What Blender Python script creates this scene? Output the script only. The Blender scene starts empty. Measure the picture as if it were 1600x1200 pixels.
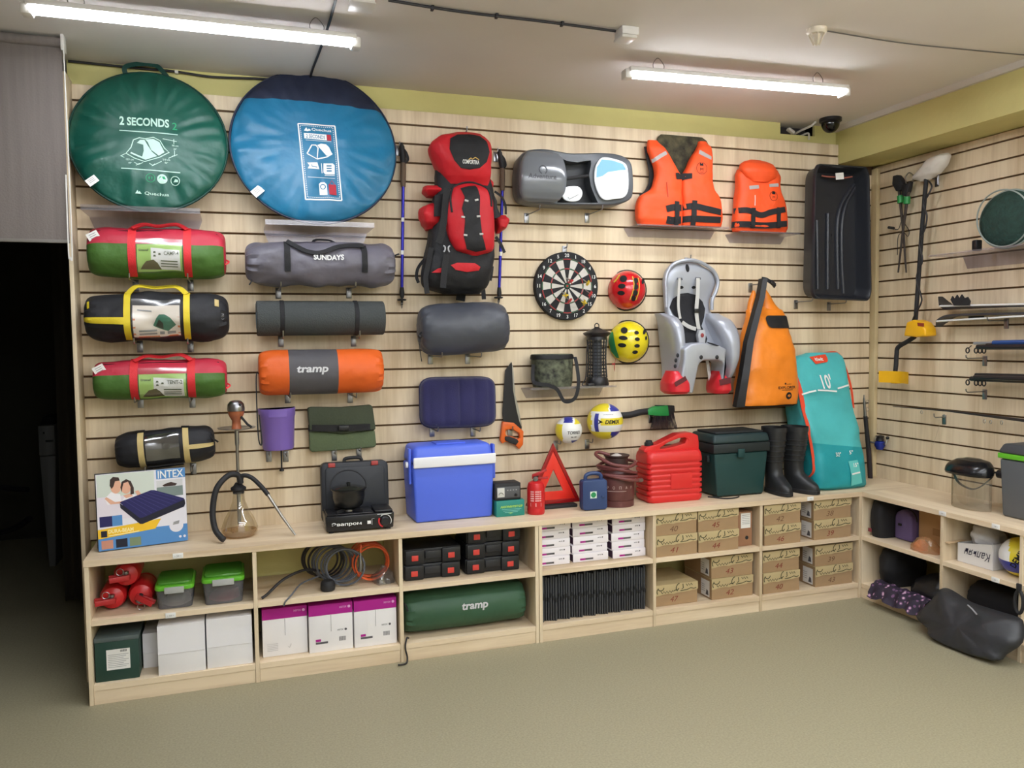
import bpy, bmesh, math, random
from mathutils import Vector, Matrix, noise
PI = math.pi
sc = bpy.context.scene
C = sc.collection
rnd = random.Random(7)

# ------------------------------------------------------------------ camera, world, exposure
cam = bpy.data.cameras.new('camera'); camo = bpy.data.objects.new('camera', cam); C.objects.link(camo)
camo.location = (0.69873, -4.32096, 1.59812)
camo.rotation_euler = (1.51432, 0.01205, -0.32743)
cam.sensor_width = 36.0; cam.lens = 36.0 * 1265.23 / 1600.0; cam.clip_start = 0.05; cam.clip_end = 60
sc.camera = camo
wd = bpy.data.worlds.new('world'); sc.world = wd; wd.use_nodes = True
wd.node_tree.nodes['Background'].inputs[0].default_value = (0.05, 0.05, 0.05, 1)
wd.node_tree.nodes['Background'].inputs[1].default_value = 0.0
sc.view_settings.view_transform = 'Standard'; sc.view_settings.look = 'None'
sc.view_settings.exposure = 0.97; sc.view_settings.gamma = 1.0
sc.view_settings.use_curve_mapping = False
LAMP = 25.0

# ------------------------------------------------------------------ dimensions of the place
W = 4.691; HC = 2.93; Z0 = 2.739; TOP = 0.65; UD = 0.418; RD = 0.449; BEAM = 4.40

# ------------------------------------------------------------------ materials
def lin(c):
    r = []
    for v in c[:3]:
        v = v / 255.0
        r.append(v / 12.92 if v <= 0.04045 else ((v + 0.055) / 1.055) ** 2.4)
    return (r[0], r[1], r[2], 1.0)
MATS = {}
def mat(name, col=(200, 200, 200), rough=0.55, metal=0.0, bump=None, var=None, trans=0.0, emit=None, coat=0.0, spec=0.5, sheen=0.0, weave=None):
    """bump=(scale,strength[,stretch xyz]); var=(scale,amount 0..1)"""
    if name in MATS: return MATS[name]
    m = bpy.data.materials.new(name); m.use_nodes = True; MATS[name] = m
    nt = m.node_tree; b = nt.nodes['Principled BSDF']
    b.inputs['Base Color'].default_value = lin(col); b.inputs['Roughness'].default_value = rough
    b.inputs['Metallic'].default_value = metal; b.inputs['Specular IOR Level'].default_value = spec
    b.inputs['Transmission Weight'].default_value = trans; b.inputs['Coat Weight'].default_value = coat
    b.inputs['Sheen Weight'].default_value = sheen
    if emit:
        b.inputs['Emission Color'].default_value = lin(emit[0]); b.inputs['Emission Strength'].default_value = emit[1]
    tc = nt.nodes.new('ShaderNodeTexCoord')
    def nz(scale, st=(1, 1, 1), det=4.0):
        mp = nt.nodes.new('ShaderNodeMapping'); mp.inputs['Scale'].default_value = st
        nt.links.new(tc.outputs['Object'], mp.inputs['Vector'])
        n = nt.nodes.new('ShaderNodeTexNoise'); n.inputs['Scale'].default_value = scale; n.inputs['Detail'].default_value = det
        nt.links.new(mp.outputs['Vector'], n.inputs['Vector']); return n
    if var:
        n = nz(var[0], var[2] if len(var) > 2 else (1, 1, 1)); hs = nt.nodes.new('ShaderNodeMapRange')
        hs.inputs['From Min'].default_value = 0.3; hs.inputs['From Max'].default_value = 0.7
        hs.inputs['To Min'].default_value = 1 - var[1]; hs.inputs['To Max'].default_value = 1 + var[1] * 0.6
        nt.links.new(n.outputs['Fac'], hs.inputs['Value'])
        mx = nt.nodes.new('ShaderNodeMix'); mx.data_type = 'RGBA'; mx.blend_type = 'MULTIPLY'; mx.inputs['Factor'].default_value = 1.0
        mx.inputs['A'].default_value = lin(col); nt.links.new(hs.outputs['Result'], mx.inputs['B']); nt.links.new(mx.outputs['Result'], b.inputs['Base Color'])
    if bump:
        n = nz(bump[0], bump[2] if len(bump) > 2 else (1, 1, 1), 3.0)
        bp = nt.nodes.new('ShaderNodeBump'); bp.inputs['Strength'].default_value = bump[1]; bp.inputs['Distance'].default_value = 0.01
        nt.links.new(n.outputs['Fac'], bp.inputs['Height']); nt.links.new(bp.outputs['Normal'], b.inputs['Normal'])
    return m
def fabric(name, col, rough=0.6, wr=0.5, scale=14, spec=0.35):
    if name in MATS: return MATS[name]
    m = mat(name, col, rough, bump=(scale, wr), var=(5, 0.12), spec=spec); nt = m.node_tree; b = nt.nodes['Principled BSDF']
    b0 = [n for n in nt.nodes if n.bl_idname == 'ShaderNodeBump'][0]; tc = [n for n in nt.nodes if n.bl_idname == 'ShaderNodeTexCoord'][0]
    r = nt.nodes.new('ShaderNodeTexNoise'); r.noise_type = 'RIDGED_MULTIFRACTAL'; r.inputs['Scale'].default_value = scale * 0.42; r.inputs['Detail'].default_value = 2.0; r.inputs['Distortion'].default_value = 0.9
    nt.links.new(tc.outputs['Object'], r.inputs['Vector'])
    b1 = nt.nodes.new('ShaderNodeBump'); b1.inputs['Strength'].default_value = min(1.0, wr * 0.75); b1.inputs['Distance'].default_value = 0.035
    nt.links.new(r.outputs['Fac'], b1.inputs['Height']); nt.links.new(b0.outputs['Normal'], b1.inputs['Normal']); nt.links.new(b1.outputs['Normal'], b.inputs['Normal'])
    return m
def plastic(name, col, rough=0.35): return mat(name, col, rough, var=(3, 0.04))
def ink(name, col): return mat(name, col, 0.6, spec=0.3)
def clear(name, tint=(235, 240, 240), gloss=0.12, milk=0.08, rough=0.05):
    if name in MATS: return MATS[name]
    m = bpy.data.materials.new(name); m.use_nodes = True; MATS[name] = m; nt = m.node_tree
    nt.nodes.remove(nt.nodes['Principled BSDF']); out = nt.nodes['Material Output']
    t = nt.nodes.new('ShaderNodeBsdfTransparent'); t.inputs['Color'].default_value = lin(tint)
    g = nt.nodes.new('ShaderNodeBsdfGlossy'); g.inputs['Roughness'].default_value = rough; g.inputs['Color'].default_value = (1, 1, 1, 1)
    d = nt.nodes.new('ShaderNodeBsdfDiffuse'); d.inputs['Color'].default_value = lin(tint)
    m1 = nt.nodes.new('ShaderNodeMixShader'); m1.inputs[0].default_value = gloss
    m2 = nt.nodes.new('ShaderNodeMixShader'); m2.inputs[0].default_value = milk
    nt.links.new(t.outputs[0], m1.inputs[1]); nt.links.new(g.outputs[0], m1.inputs[2])
    nt.links.new(m1.outputs[0], m2.inputs[1]); nt.links.new(d.outputs[0], m2.inputs[2]); nt.links.new(m2.outputs[0], out.inputs['Surface'])
    return m
def wood(name, grain='z', base=(206, 184, 150), dark=(172, 146, 112)):
    if name in MATS: return MATS[name]
    m = bpy.data.materials.new(name); m.use_nodes = True; MATS[name] = m; nt = m.node_tree; b = nt.nodes['Principled BSDF']
    b.inputs['Roughness'].default_value = 0.5; b.inputs['Specular IOR Level'].default_value = 0.35
    tc = nt.nodes.new('ShaderNodeTexCoord')
    def nz(s, scale, det):
        mp = nt.nodes.new('ShaderNodeMapping'); mp.inputs['Scale'].default_value = s
        nt.links.new(tc.outputs['Object'], mp.inputs['Vector'])
        n = nt.nodes.new('ShaderNodeTexNoise'); n.inputs['Scale'].default_value = scale; n.inputs['Detail'].default_value = det; n.inputs['Distortion'].default_value = 0.4
        nt.links.new(mp.outputs['Vector'], n.inputs['Vector']); return n
    k = {'z': (1, 1, 0.12), 'x': (0.08, 1, 1), 'y': (1, 0.08, 1)}[grain]
    k2 = {'z': (1, 1, 0.06), 'x': (0.05, 1, 1), 'y': (1, 0.05, 1)}[grain]
    a = nz(k, 9, 5); f = nz(k2, 70, 3)
    ad = nt.nodes.new('ShaderNodeMath'); ad.operation = 'MULTIPLY_ADD'; ad.inputs[1].default_value = 0.35
    nt.links.new(f.outputs['Fac'], ad.inputs[0]); nt.links.new(a.outputs['Fac'], ad.inputs[2])
    cr = nt.nodes.new('ShaderNodeValToRGB'); cr.color_ramp.elements[0].position = 0.48; cr.color_ramp.elements[1].position = 0.78
    cr.color_ramp.elements[0].color = lin(dark); cr.color_ramp.elements[1].color = lin(base)
    nt.links.new(ad.outputs[0], cr.inputs[0]); nt.links.new(cr.outputs[0], b.inputs['Base Color'])
    return m

# ------------------------------------------------------------------ mesh builder
class MB:
    def __init__(s): s.v = []; s.f = []
    def add(s, vs, fs):
        o = len(s.v); s.v += [tuple(p) for p in vs]; s.f += [tuple(i + o for i in f) for f in fs]; return s
    def box(s, x0, x1, y0, y1, z0, z1):
        vs = [(x, y, z) for x in (x0, x1) for y in (y0, y1) for z in (z0, z1)]
        return s.add(vs, [(0, 1, 3, 2), (4, 6, 7, 5), (0, 4, 5, 1), (2, 3, 7, 6), (0, 2, 6, 4), (1, 5, 7, 3)])
    def hexa(s, b, t):       # two quads (lists of 4 points): bottom and top
        return s.add(list(b) + list(t), [(3, 2, 1, 0), (4, 5, 6, 7), (0, 1, 5, 4), (1, 2, 6, 5), (2, 3, 7, 6), (3, 0, 4, 7)])
    def grid(s, fn, us, vs, cu=False, cv=False):
        nu, nv = len(us), len(vs); pts = [fn(u, v) for u in us for v in vs]; fs = []
        for i in range(nu if cu else nu - 1):
            for j in range(nv if cv else nv - 1):
                i2 = (i + 1) % nu; j2 = (j + 1) % nv
                fs.append((i * nv + j, i2 * nv + j, i2 * nv + j2, i * nv + j2))
        return s.add(pts, fs)
    def tube(s, path, r, n=8, closed=False, caps=True, flat=None):
        path = [Vector(p) for p in path]; k = len(path); rs = r if isinstance(r, (list, tuple)) else [r] * k
        tans = []
        for i in range(k):
            a = path[(i - 1) % k] if (closed or i > 0) else path[i]; b = path[(i + 1) % k] if (closed or i < k - 1) else path[i]
            t = (b - a); tans.append(t.normalized() if t.length > 1e-9 else Vector((0, 0, 1)))
        t0 = tans[0]; up = Vector((0, 0, 1)) if abs(t0.z) < 0.9 else Vector((1, 0, 0)); nn = (up - t0 * up.dot(t0)).normalized(); pts = []
        for i in range(k):
            t = tans[i]; nn = (nn - t * nn.dot(t)); nn = nn.normalized() if nn.length > 1e-6 else Vector((1, 0, 0)); bb = t.cross(nn)
            for j in range(n):
                a = 2 * PI * j / n; ca, sa = math.cos(a), math.sin(a)
                if flat: ca *= flat
                pts.append(path[i] + nn * (rs[i] * ca) + bb * (rs[i] * sa))
        fs = []
        for i in range(k if closed else k - 1):
            i2 = (i + 1) % k
            for j in range(n):
                j2 = (j + 1) % n; fs.append((i * n + j, i * n + j2, i2 * n + j2, i2 * n + j))
        if caps and not closed: fs += [tuple(range(n))[::-1], tuple((k - 1) * n + j for j in range(n))]
        return s.add(pts, fs)
    def lathe(s, prof, n=24, c=(0, 0, 0), axis='z', sx=1.0, sy=1.0):
        pts = []; fs = []; k = len(prof)
        for r, z in prof:
            for j in range(n):
                a = 2 * PI * j / n; p = (r * math.cos(a) * sx, r * math.sin(a) * sy, z)
                if axis == 'x': p = (z, p[0], p[1])
                elif axis == 'y': p = (p[0], z, p[1])
                pts.append((p[0] + c[0], p[1] + c[1], p[2] + c[2]))
        for i in range(k - 1):
            for j in range(n):
                j2 = (j + 1) % n; fs.append((i * n + j, i * n + j2, (i + 1) * n + j2, (i + 1) * n + j))
        if prof[0][0] > 1e-6: fs.append(tuple(range(n))[::-1])
        if prof[-1][0] > 1e-6: fs.append(tuple((k - 1) * n + j for j in range(n)))
        return s.add(pts, fs)
    def ball(s, c, rx, ry=None, rz=None, n=20, m=12, p=1.0):
        ry = ry or rx; rz = rz or rx
        def fn(u, v):
            def pw(x): return math.copysign(abs(x) ** p, x)
            return (c[0] + rx * pw(math.cos(v)) * pw(math.cos(u)), c[1] + ry * pw(math.cos(v)) * pw(math.sin(u)), c[2] + rz * pw(math.sin(v)))
        return s.grid(fn, [2 * PI * i / n for i in range(n)], [-PI / 2 + PI * j / m for j in range(m + 1)], cu=True)
    def prism(s, pts, y0, y1, plane='xz'):
        n = len(pts)
        def mk(p, d): return (p[0], d, p[1]) if plane == 'xz' else ((p[0], p[1], d) if plane == 'xy' else (d, p[0], p[1]))
        vs = [mk(p, y0) for p in pts] + [mk(p, y1) for p in pts]
        fs = [tuple(range(n)), tuple(range(2 * n - 1, n - 1, -1))] + [(i, i + n, (i + 1) % n + n, (i + 1) % n) for i in range(n)]
        return s.add(vs, fs)
    def slab(s, S, u0, u1, v0, v1, nu=2, nv=2, off=0.003, th=0.004):
        us = [u0 + (u1 - u0) * i / nu for i in range(nu + 1)]; vs = [v0 + (v1 - v0) * j / nv for j in range(nv + 1)]
        o = len(s.v); s.grid(lambda a, b: S(a, b, off), us, vs); o2 = len(s.v); s.grid(lambda a, b: S(a, b, off - th), us, vs)
        n1 = nv + 1; rim = [i * n1 for i in range(nu + 1)] + [nu * n1 + j for j in range(1, n1)] + [i * n1 + nv for i in range(nu - 1, -1, -1)] + [j for j in range(nv - 1, 0, -1)]
        for a, b in zip(rim, rim[1:] + rim[:1]): s.f.append((o + a, o + b, o2 + b, o2 + a))
        return s
    def poly(s, S, pts, off=0.002, cuts=0):   # flat print: a filled outline laid on surface S
        bm = bmesh.new(); vs = [bm.verts.new((p[0], p[1], 0)) for p in pts]
        try: bm.faces.new(vs)
        except ValueError: bm.free(); return s
        bmesh.ops.triangulate(bm, faces=bm.faces[:])
        for _ in range(cuts): bmesh.ops.subdivide_edges(bm, edges=bm.edges[:], cuts=1, use_grid_fill=True)
        bm.verts.index_update()
        s.add([S(v.co.x, v.co.y, off) for v in bm.verts], [tuple(v.index for v in f.verts) for f in bm.faces]); bm.free(); return s
    def stroke(s, S, pts, w, off=0.002, closed=False):  # flat print: a drawn line on surface S
        k = len(pts); rows = []
        for i in range(k):
            a = pts[(i - 1) % k] if (closed or i) else pts[i]; b = pts[(i + 1) % k] if (closed or i < k - 1) else pts[i]
            dx, dy = b[0] - a[0], b[1] - a[1]; l = math.hypot(dx, dy) or 1; nx, ny = -dy / l * w / 2, dx / l * w / 2
            rows += [S(pts[i][0] + nx, pts[i][1] + ny, off), S(pts[i][0] - nx, pts[i][1] - ny, off)]
        fs = [(2 * i, 2 * i + 1, 2 * i + 3, 2 * i + 2) for i in range(k - 1)]
        if closed: fs.append((2 * k - 2, 2 * k - 1, 1, 0))
        return s.add(rows, fs)
    def text(s, S, string, cx, cy, h, w=None, off=0.0025, bold=0.0, shear=0.0, rot=0.0, align='c'):
        vs, fs, (x0, x1, y0, y1) = text2d(string, bold, shear)
        kh = h / (y1 - y0); kw = (w / (x1 - x0)) if w else kh; ca, sa = math.cos(rot), math.sin(rot)
        mx = (x0 + x1) / 2 if align == 'c' else x0
        out = []
        for x, y in vs:
            X = (x - mx) * kw; Y = (y - (y0 + y1) / 2) * kh
            out.append(S(cx + X * ca - Y * sa, cy + X * sa + Y * ca, off))
        return s.add(out, fs)
    def xf(s, M):
        s.v = [tuple(M @ Vector(p)) for p in s.v]; return s
    def me(s, name, bevel=0, seg=2, smooth=40, fix=True):
        bm = bmesh.new(); vs = [bm.verts.new(p) for p in s.v]
        for f in s.f:
            if len(set(f)) < 3: continue
            try: bm.faces.new([vs[i] for i in f])
            except ValueError: pass
        if fix:
            bmesh.ops.remove_doubles(bm, verts=bm.verts[:], dist=1e-6)
            bmesh.ops.recalc_face_normals(bm, faces=bm.faces[:])
        if bevel:
            es = [e for e in bm.edges if len(e.link_faces) == 2 and e.calc_face_angle(0) > 0.5]
            bmesh.ops.bevel(bm, geom=es, offset=bevel, segments=seg, profile=0.5, affect='EDGES', clamp_overlap=True)
        me = bpy.data.meshes.new(name); bm.to_mesh(me); bm.free()
        if smooth: me.shade_smooth(); me.set_sharp_from_angle(angle=math.radians(smooth))
        return me
_txt = {}
def text2d(string, bold=0.0, shear=0.0):
    key = (string, bold, shear)
    if key in _txt: return _txt[key]
    cu = bpy.data.curves.new('lettering', 'FONT'); cu.body = string; cu.resolution_u = 3; cu.offset = bold; cu.shear = shear; cu.fill_mode = 'FRONT'
    o = bpy.data.objects.new('lettering', cu)
    me = o.to_mesh()
    vs = [(v.co.x, v.co.y) for v in me.vertices]; fs = [tuple(p.vertices) for p in me.polygons]
    o.to_mesh_clear(); bpy.data.objects.remove(o); bpy.data.curves.remove(cu)
    if not vs: vs = [(0, 0), (1, 0), (1, 1)]; fs = [(0, 1, 2)]
    xs = [p[0] for p in vs]; ys = [p[1] for p in vs]
    _txt[key] = (vs, fs, (min(xs), max(xs), min(ys), max(ys))); return _txt[key]

# ------------------------------------------------------------------ things and parts
def thing(name, label, cat, loc=(0, 0, 0), rot=(0, 0, 0), group=None):
    o = bpy.data.objects.new(name, None); C.objects.link(o); o.location = loc; o.rotation_euler = rot; o.empty_display_size = 0.05
    o['label'] = label; o['category'] = cat
    if group: o['group'] = group
    return o
def part(name, mb, m, parent, label=None, bevel=0, seg=2, smooth=40, fix=True, kind=None):
    me = mb if isinstance(mb, bpy.types.Mesh) else mb.me(name, bevel, seg, smooth, fix)
    if m and not me.materials: me.materials.append(m)
    o = bpy.data.objects.new(name, me); C.objects.link(o); o.parent = parent
    if label: o['label'] = label
    if kind: o['kind'] = kind
    return o
def single(name, mb, m, label, cat, loc=(0, 0, 0), rot=(0, 0, 0), group=None, **k):
    o = part(name, mb, m, None, **k); o.location = loc; o.rotation_euler = rot; o['label'] = label; o['category'] = cat
    if group: o['group'] = group
    return o
def struct(name, mb, m, label=None, **k):
    o = part(name, mb, m, None, **k); o['kind'] = 'structure'
    if label: o['label'] = label
    return o
def printed(name, m, parent, fn, label=None):     # flat print on a surface: fn(mb) lays it out
    mb = MB(); fn(mb); return part(name, mb, m, parent, label, fix=False, smooth=0, kind='stuff' if name in ('print', 'label_grey') else None)
def copy_tree(o, parent=None):
    c = o.copy(); C.objects.link(c); c.parent = parent
    for ch in o.children: copy_tree(ch, c)
    return c
def plane_S(y=0.0): return lambda u, v, off=0.0: (u, y - off, v)
def side_S(x=0.0): return lambda u, v, off=0.0: (x - off, -u, v)      # faces -x; u runs towards the room
def arc(cx, cy, r, a0, a1, n=12, ry=None):
    ry = ry or r
    return [(cx + r * math.cos(math.radians(a0 + (a1 - a0) * i / n)), cy + ry * math.sin(math.radians(a0 + (a1 - a0) * i / n))) for i in range(n + 1)]
def rrect(x0, x1, y0, y1, r, n=4):
    return arc(x1 - r, y0 + r, r, -90, 0, n) + arc(x1 - r, y1 - r, r, 0, 90, n) + arc(x0 + r, y1 - r, r, 90, 180, n) + arc(x0 + r, y0 + r, r, 180, 270, n)
def spline(pts, n=8, closed=False):          # Catmull-Rom through the points
    pts = [Vector(p) for p in pts]; k = len(pts); out = []
    for i in range(k if closed else k - 1):
        p0 = pts[(i - 1) % k] if (closed or i > 0) else pts[i]; p1 = pts[i]; p2 = pts[(i + 1) % k]
        p3 = pts[(i + 2) % k] if (closed or i < k - 2) else p2
        for j in range(n):
            t = j / n
            out.append(0.5 * ((2 * p1) + (p2 - p0) * t + (2 * p0 - 5 * p1 + 4 * p2 - p3) * t * t + (3 * p1 - p0 - 3 * p2 + p3) * t ** 3))
    if not closed: out.append(pts[-1])
    return [tuple(p) for p in out]
def sst(a, b, x):
    t = max(0.0, min(1.0, (x - a) / (b - a))); return t * t * (3 - 2 * t)

def carve(me, cutter):                      # mesh minus cutter (both local meshes)
    a = bpy.data.objects.new('tmp_a', me); b = bpy.data.objects.new('tmp_b', cutter.me('tmp_b', 0, 1, 0)); C.objects.link(a); C.objects.link(b)
    md = a.modifiers.new('cut', 'BOOLEAN'); md.object = b; md.operation = 'DIFFERENCE'; md.solver = 'EXACT'
    dg = bpy.context.evaluated_depsgraph_get(); dg.update(); r = bpy.data.meshes.new_from_object(a.evaluated_get(dg))
    bpy.data.objects.remove(a); bpy.data.objects.remove(b); r.materials.clear(); r.shade_smooth(); r.set_sharp_from_angle(angle=0.7); return r
# ------------------------------------------------------------------ soft rolls (bags, mats) lying along x, facing -y
class Roll:
    def __init__(s, L, ry, rz, n=6, wr=0.03, seed=0, pleat=0.0, np_=16, sq=1.0, bend=0.0, freq=7):
        s.L, s.ry, s.rz, s.n, s.wr, s.seed, s.pleat, s.np, s.sq, s.bend, s.freq = L, ry, rz, n, wr, seed, pleat, np_, sq, bend, freq; s.cuts = []
    def __call__(s, u, a, off=0.0, prof=None):
        t = max(-1.0, min(1.0, 2 * u / s.L)); e = abs(t)
        pr = prof if prof is not None else (max(0.0, 1 - e ** s.n)) ** (1.0 / s.n)
        w = 1 + s.wr * (noise.noise((u * s.freq + s.seed, math.cos(a) * 1.3, math.sin(a) * 1.3 + s.seed)) * 1.6 + 0.6 * noise.noise((u * s.freq * 2.7 + s.seed, math.cos(a) * 3, math.sin(a) * 3)))
        if s.pleat: w += s.pleat * math.sin(a * s.np + 3 * math.sin(a * 3)) * sst(0.72, 0.98, e)
        ca, sa = math.cos(a), math.sin(a)
        if s.sq != 1.0: ca = math.copysign(abs(ca) ** s.sq, ca); sa = math.copysign(abs(sa) ** s.sq, sa)
        r = pr * w
        return (u, -(s.ry * r + off) * ca, (s.rz * r + off) * sa + s.bend * (1 - t * t))
    def grid(s, nu=40, na=40):
        ts = []
        for i in range(nu + 1):
            ph = PI * i / nu; ts.append((-math.copysign(abs(math.cos(ph)) ** (2.0 / s.n), math.cos(ph)), abs(math.sin(ph)) ** (2.0 / s.n)))
        for e in s.cuts: ts.append((e, (1 - abs(e) ** s.n) ** (1.0 / s.n)))
        ts.sort(); out = [ts[0]]
        for t in ts[1:]:
            g = t[0] - out[-1][0]
            if g < 1e-5: continue
            k = int(g / 0.05)
            for j in range(k):
                e = out[-1][0] + g / (k + 1) if j else out[-1][0] + g / (k + 1)
                out.append((e, (max(0.0, 1 - abs(e) ** s.n)) ** (1.0 / s.n)))
            out.append(t)
        ts = out
        return ts, [2 * PI * j / na for j in range(na)]
    def bodies(s, cls, nu=40, na=40):         # cls(t,a)->part key ; returns {key: MB}
        ts, an = s.grid(nu, na); out = {}
        for i in range(len(ts) - 1):
            for j in range(na):
                j2 = (j + 1) % na; a0, a1 = an[j], an[j] + 2 * PI / na
                tm = (ts[i][0] + ts[i + 1][0]) / 2; am = (a0 + a1) / 2
                if am > PI: am -= 2 * PI
                mb = out.setdefault(cls(tm, am), MB())
                q = [s(ts[k][0] * s.L / 2, a, 0.0, ts[k][1]) for k, a in ((i, a0), (i + 1, a0), (i + 1, a1), (i, a1))]
                mb.add(q, [(0, 1, 2, 3)])
        return out
    def surf(s):                              # (u along x, v up in metres round the front) -> point
        return lambda u, v, off=0.0: s(u, v / s.rz, off)
    def band(s, mb, u0, u1, a0, a1, n=18, off=0.004, th=0.006):
        return mb.slab(lambda u, a, o: s(u, a, o), u0, u1, a0, a1, 2, n, off, th)

# ================================================================== THE SETTING
WD = wood('oak laminate upright grain', 'z', (228, 210, 180), (202, 180, 147)); WX = wood('oak laminate along shelf', 'x', (230, 210, 180), (206, 182, 150)); WY = wood('oak laminate along side shelf', 'y', (230, 210, 180), (206, 182, 150))
yellow = mat('yellow wall paint', (214, 206, 138), 0.8, var=(2.5, 0.06), bump=(25, 0.15))
ceilm = mat('ceiling paint', (222, 216, 212), 0.85, var=(1.2, 0.06), bump=(9, 0.12))
core = mat('slatwall groove core', (96, 72, 46), 0.8)
floorm = mat('speckled olive linoleum', (156, 149, 123), 0.5, var=(120, 0.17), bump=(60, 0.04), spec=0.3)
darkw = mat('shade-darkened passage wall', (58, 54, 42), 0.9, var=(2, 0.1))  # the passage's lack of light is put into this dark wall colour
struct('floor', MB().box(-2.2, W + 0.1, -6.5, 3.3, -0.08, 0.0), floorm, smooth=0)
struct('ceiling', MB().box(-2.2, W + 0.1, -6.5, 3.3, HC, HC + 0.1), ceilm, smooth=0)
wb = MB().box(-0.02, W + 0.05, 0.03, 0.12, 0, 2.862).box(-0.02, 3.975, 0.03, 0.12, 2.862, HC).box(4.235, W + 0.05, 0.03, 0.12, 2.862, HC)
wb.box(-0.02, 0.06, 0.12, 3.2, 0, HC)
struct('wall_back', wb, yellow, smooth=0)
struct('wall_right', MB().box(W + 0.03, W + 0.12, -6.5, 0.03, 0, HC), yellow, smooth=0)
roomw = mat('pale shop wall paint', (232, 230, 224), 0.8)
struct('wall_rear', MB().box(-2.2, W + 0.1, -6.6, -6.5, 0, HC), roomw, smooth=0)
struct('wall_left_blocker', MB().box(-0.50, -0.40, -6.6, -0.34, 0, HC), mat('drab light blocker paint', (120, 114, 100), 0.85), smooth=0)  # unseen wall, added to keep lamp light out of the passage
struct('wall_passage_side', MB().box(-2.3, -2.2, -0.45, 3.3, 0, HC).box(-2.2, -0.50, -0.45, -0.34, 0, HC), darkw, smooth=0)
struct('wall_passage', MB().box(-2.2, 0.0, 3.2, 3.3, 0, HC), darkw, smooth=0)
struct('trim_1', MB().box(BEAM, W + 0.03, -6.5, 0.03, 2.69, HC), yellow, label='yellow painted ceiling beam above the side slatwall', bevel=0.004)
struct('trim_2', MB().box(BEAM - 0.022, BEAM, -6.5, 0.028, 2.896, HC), mat('cornice paint', (205, 198, 186), 0.7), label='pale cornice strip along the beam', smooth=0)
struct('trim_3', MB().box(3.965, 4.245, 0.12, 0.14, 2.84, HC).box(3.965, 3.975, 0.05, 0.14, 2.862, HC).box(4.235, 4.245, 0.05, 0.14, 2.862, HC), mat('raw hole lining', (52, 48, 50), 0.9), label='dark hole knocked in the wall under the ceiling', smooth=0)
# ------------------------------------------------ slatwall planks: each its own piece
sb = struct('slatwall_back', MB().box(0.0, W - 0.001, 0.012, 0.029, 0.64, 2.812), core, label='groove core behind the back slatwall planks', smooth=0)
def plank(x0, x1, z0, z1): return MB().box(x0, x1, 0, 0.0118, z0, z1)
for k in range(-1, 21):
    z1 = Z0 - 0.1 * k - 0.005; z0 = Z0 - 0.1 * (k + 1) + 0.005
    if k == -1: z1 = 2.814
    if k == 20: z0 = 0.648
    part('plank', plank(0.0, BEAM - 0.002 if z1 > 2.69 else W - 0.002, z0, z1), WD, sb, bevel=0.0012, seg=1)
sr = struct('slatwall_right', MB().box(W + 0.012, W + 0.029, -2.6, 0.0, 0.64, 2.688), core, label='groove core behind the side slatwall planks', smooth=0)
for k in range(0, 21):
    z1 = min(Z0 - 0.1 * k - 0.005, 2.686); z0 = Z0 - 0.1 * (k + 1) + 0.005
    if k == 20: z0 = 0.648
    part('plank', MB().box(W, W + 0.0118, -2.6, -0.002, z0, z1), WD, sr, bevel=0.0012, seg=1)
struct('trim_4', MB().box(W - 0.03, W - 0.001, -0.05, -0.001, TOP + 0.001, 2.67), wood('oak corner trim', 'z', (210, 192, 152), (186, 166, 128)), label='pale wooden corner strip between the two slatwalls', bevel=0.003)
struct('trim_5', MB().box(-0.018, -0.0005, -0.13, 0.029, 0.0, 2.83), WD, label='pale wooden end board of the back slatwall', bevel=0.001)

# ------------------------------------------------ low shelf units
def price_tag(x, y, z, rz, label, st=0.0):
    t = thing('price_tag', label, 'price tag', (x, y, z), (0, 0, rz), 'price tags on the shelf edges')
    part('tag_holder', MB().box(-0.022, 0.022, -0.004, 0, -0.012, 0.012), plastic('white tag plastic', (235, 235, 232)), t, bevel=0.0015)
    part('tag_text', MB().text(plane_S(-0.004), '• 50 •', 0, 0, 0.006, 0.028, off=0.0006), ink('grey tag ink', (120, 118, 118)), t, fix=False, smooth=0)
def shelf_unit(name, label, x0, divs, x1, depth, loc=(0, 0, 0), rz=0):
    """divs: centre x of the inner uprights"""
    t = thing(name, label, 'shelf unit', loc, (0, 0, rz)); g = WX if rz == 0 else WY; th = 0.018
    part('side_panel', MB().box(x0, x0 + th, -depth, 0.02, 0, 0.621), WD, t, bevel=0.0008, seg=1)
    part('side_panel', MB().box(x1 - th, x1, -depth, 0.02, 0, 0.621), WD, t, bevel=0.0008, seg=1)
    for d in divs: part('divider', MB().box(d - th / 2, d + th / 2, -depth + 0.001, 0.02, 0.0, 0.621), WD, t, bevel=0.0008, seg=1)
    xs = [x0 + th] + [e for d in divs for e in (d - th / 2, d + th / 2)] + [x1 - th]
    for i in range(0, len(xs), 2):
        a, b = xs[i] + 0.0006, xs[i + 1] - 0.0006
        part('shelf', MB().box(a, b, -depth + 0.002, 0.02, 0.355, 0.38), WX, t, bevel=0.0008, seg=1)
        part('bottom_shelf', MB().box(a, b, -depth + 0.002, 0.02, 0.063, 0.09), WX, t, bevel=0.0008, seg=1)
        part('kickboard', MB().box(a, b, -depth + 0.006, -depth + 0.024, 0.0, 0.0625), WX, t, bevel=0.0008, seg=1)
    return t
shelf_unit('shelf_unit', 'three-bay pale oak shelf unit at the dark doorway end', 0.038, [0.747, 1.432], 2.156, UD)
shelf_unit('shelf_unit', 'three-bay pale oak shelf unit ending at the room corner', 2.159, [2.836, 3.526], 4.24, UD)
shelf_unit('shelf_unit', 'pale oak shelf unit standing along the right-hand wall', 0.40, [1.0, 1.465], 2.05, RD, loc=(W, 0, 0), rz=-PI / 2)
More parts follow.
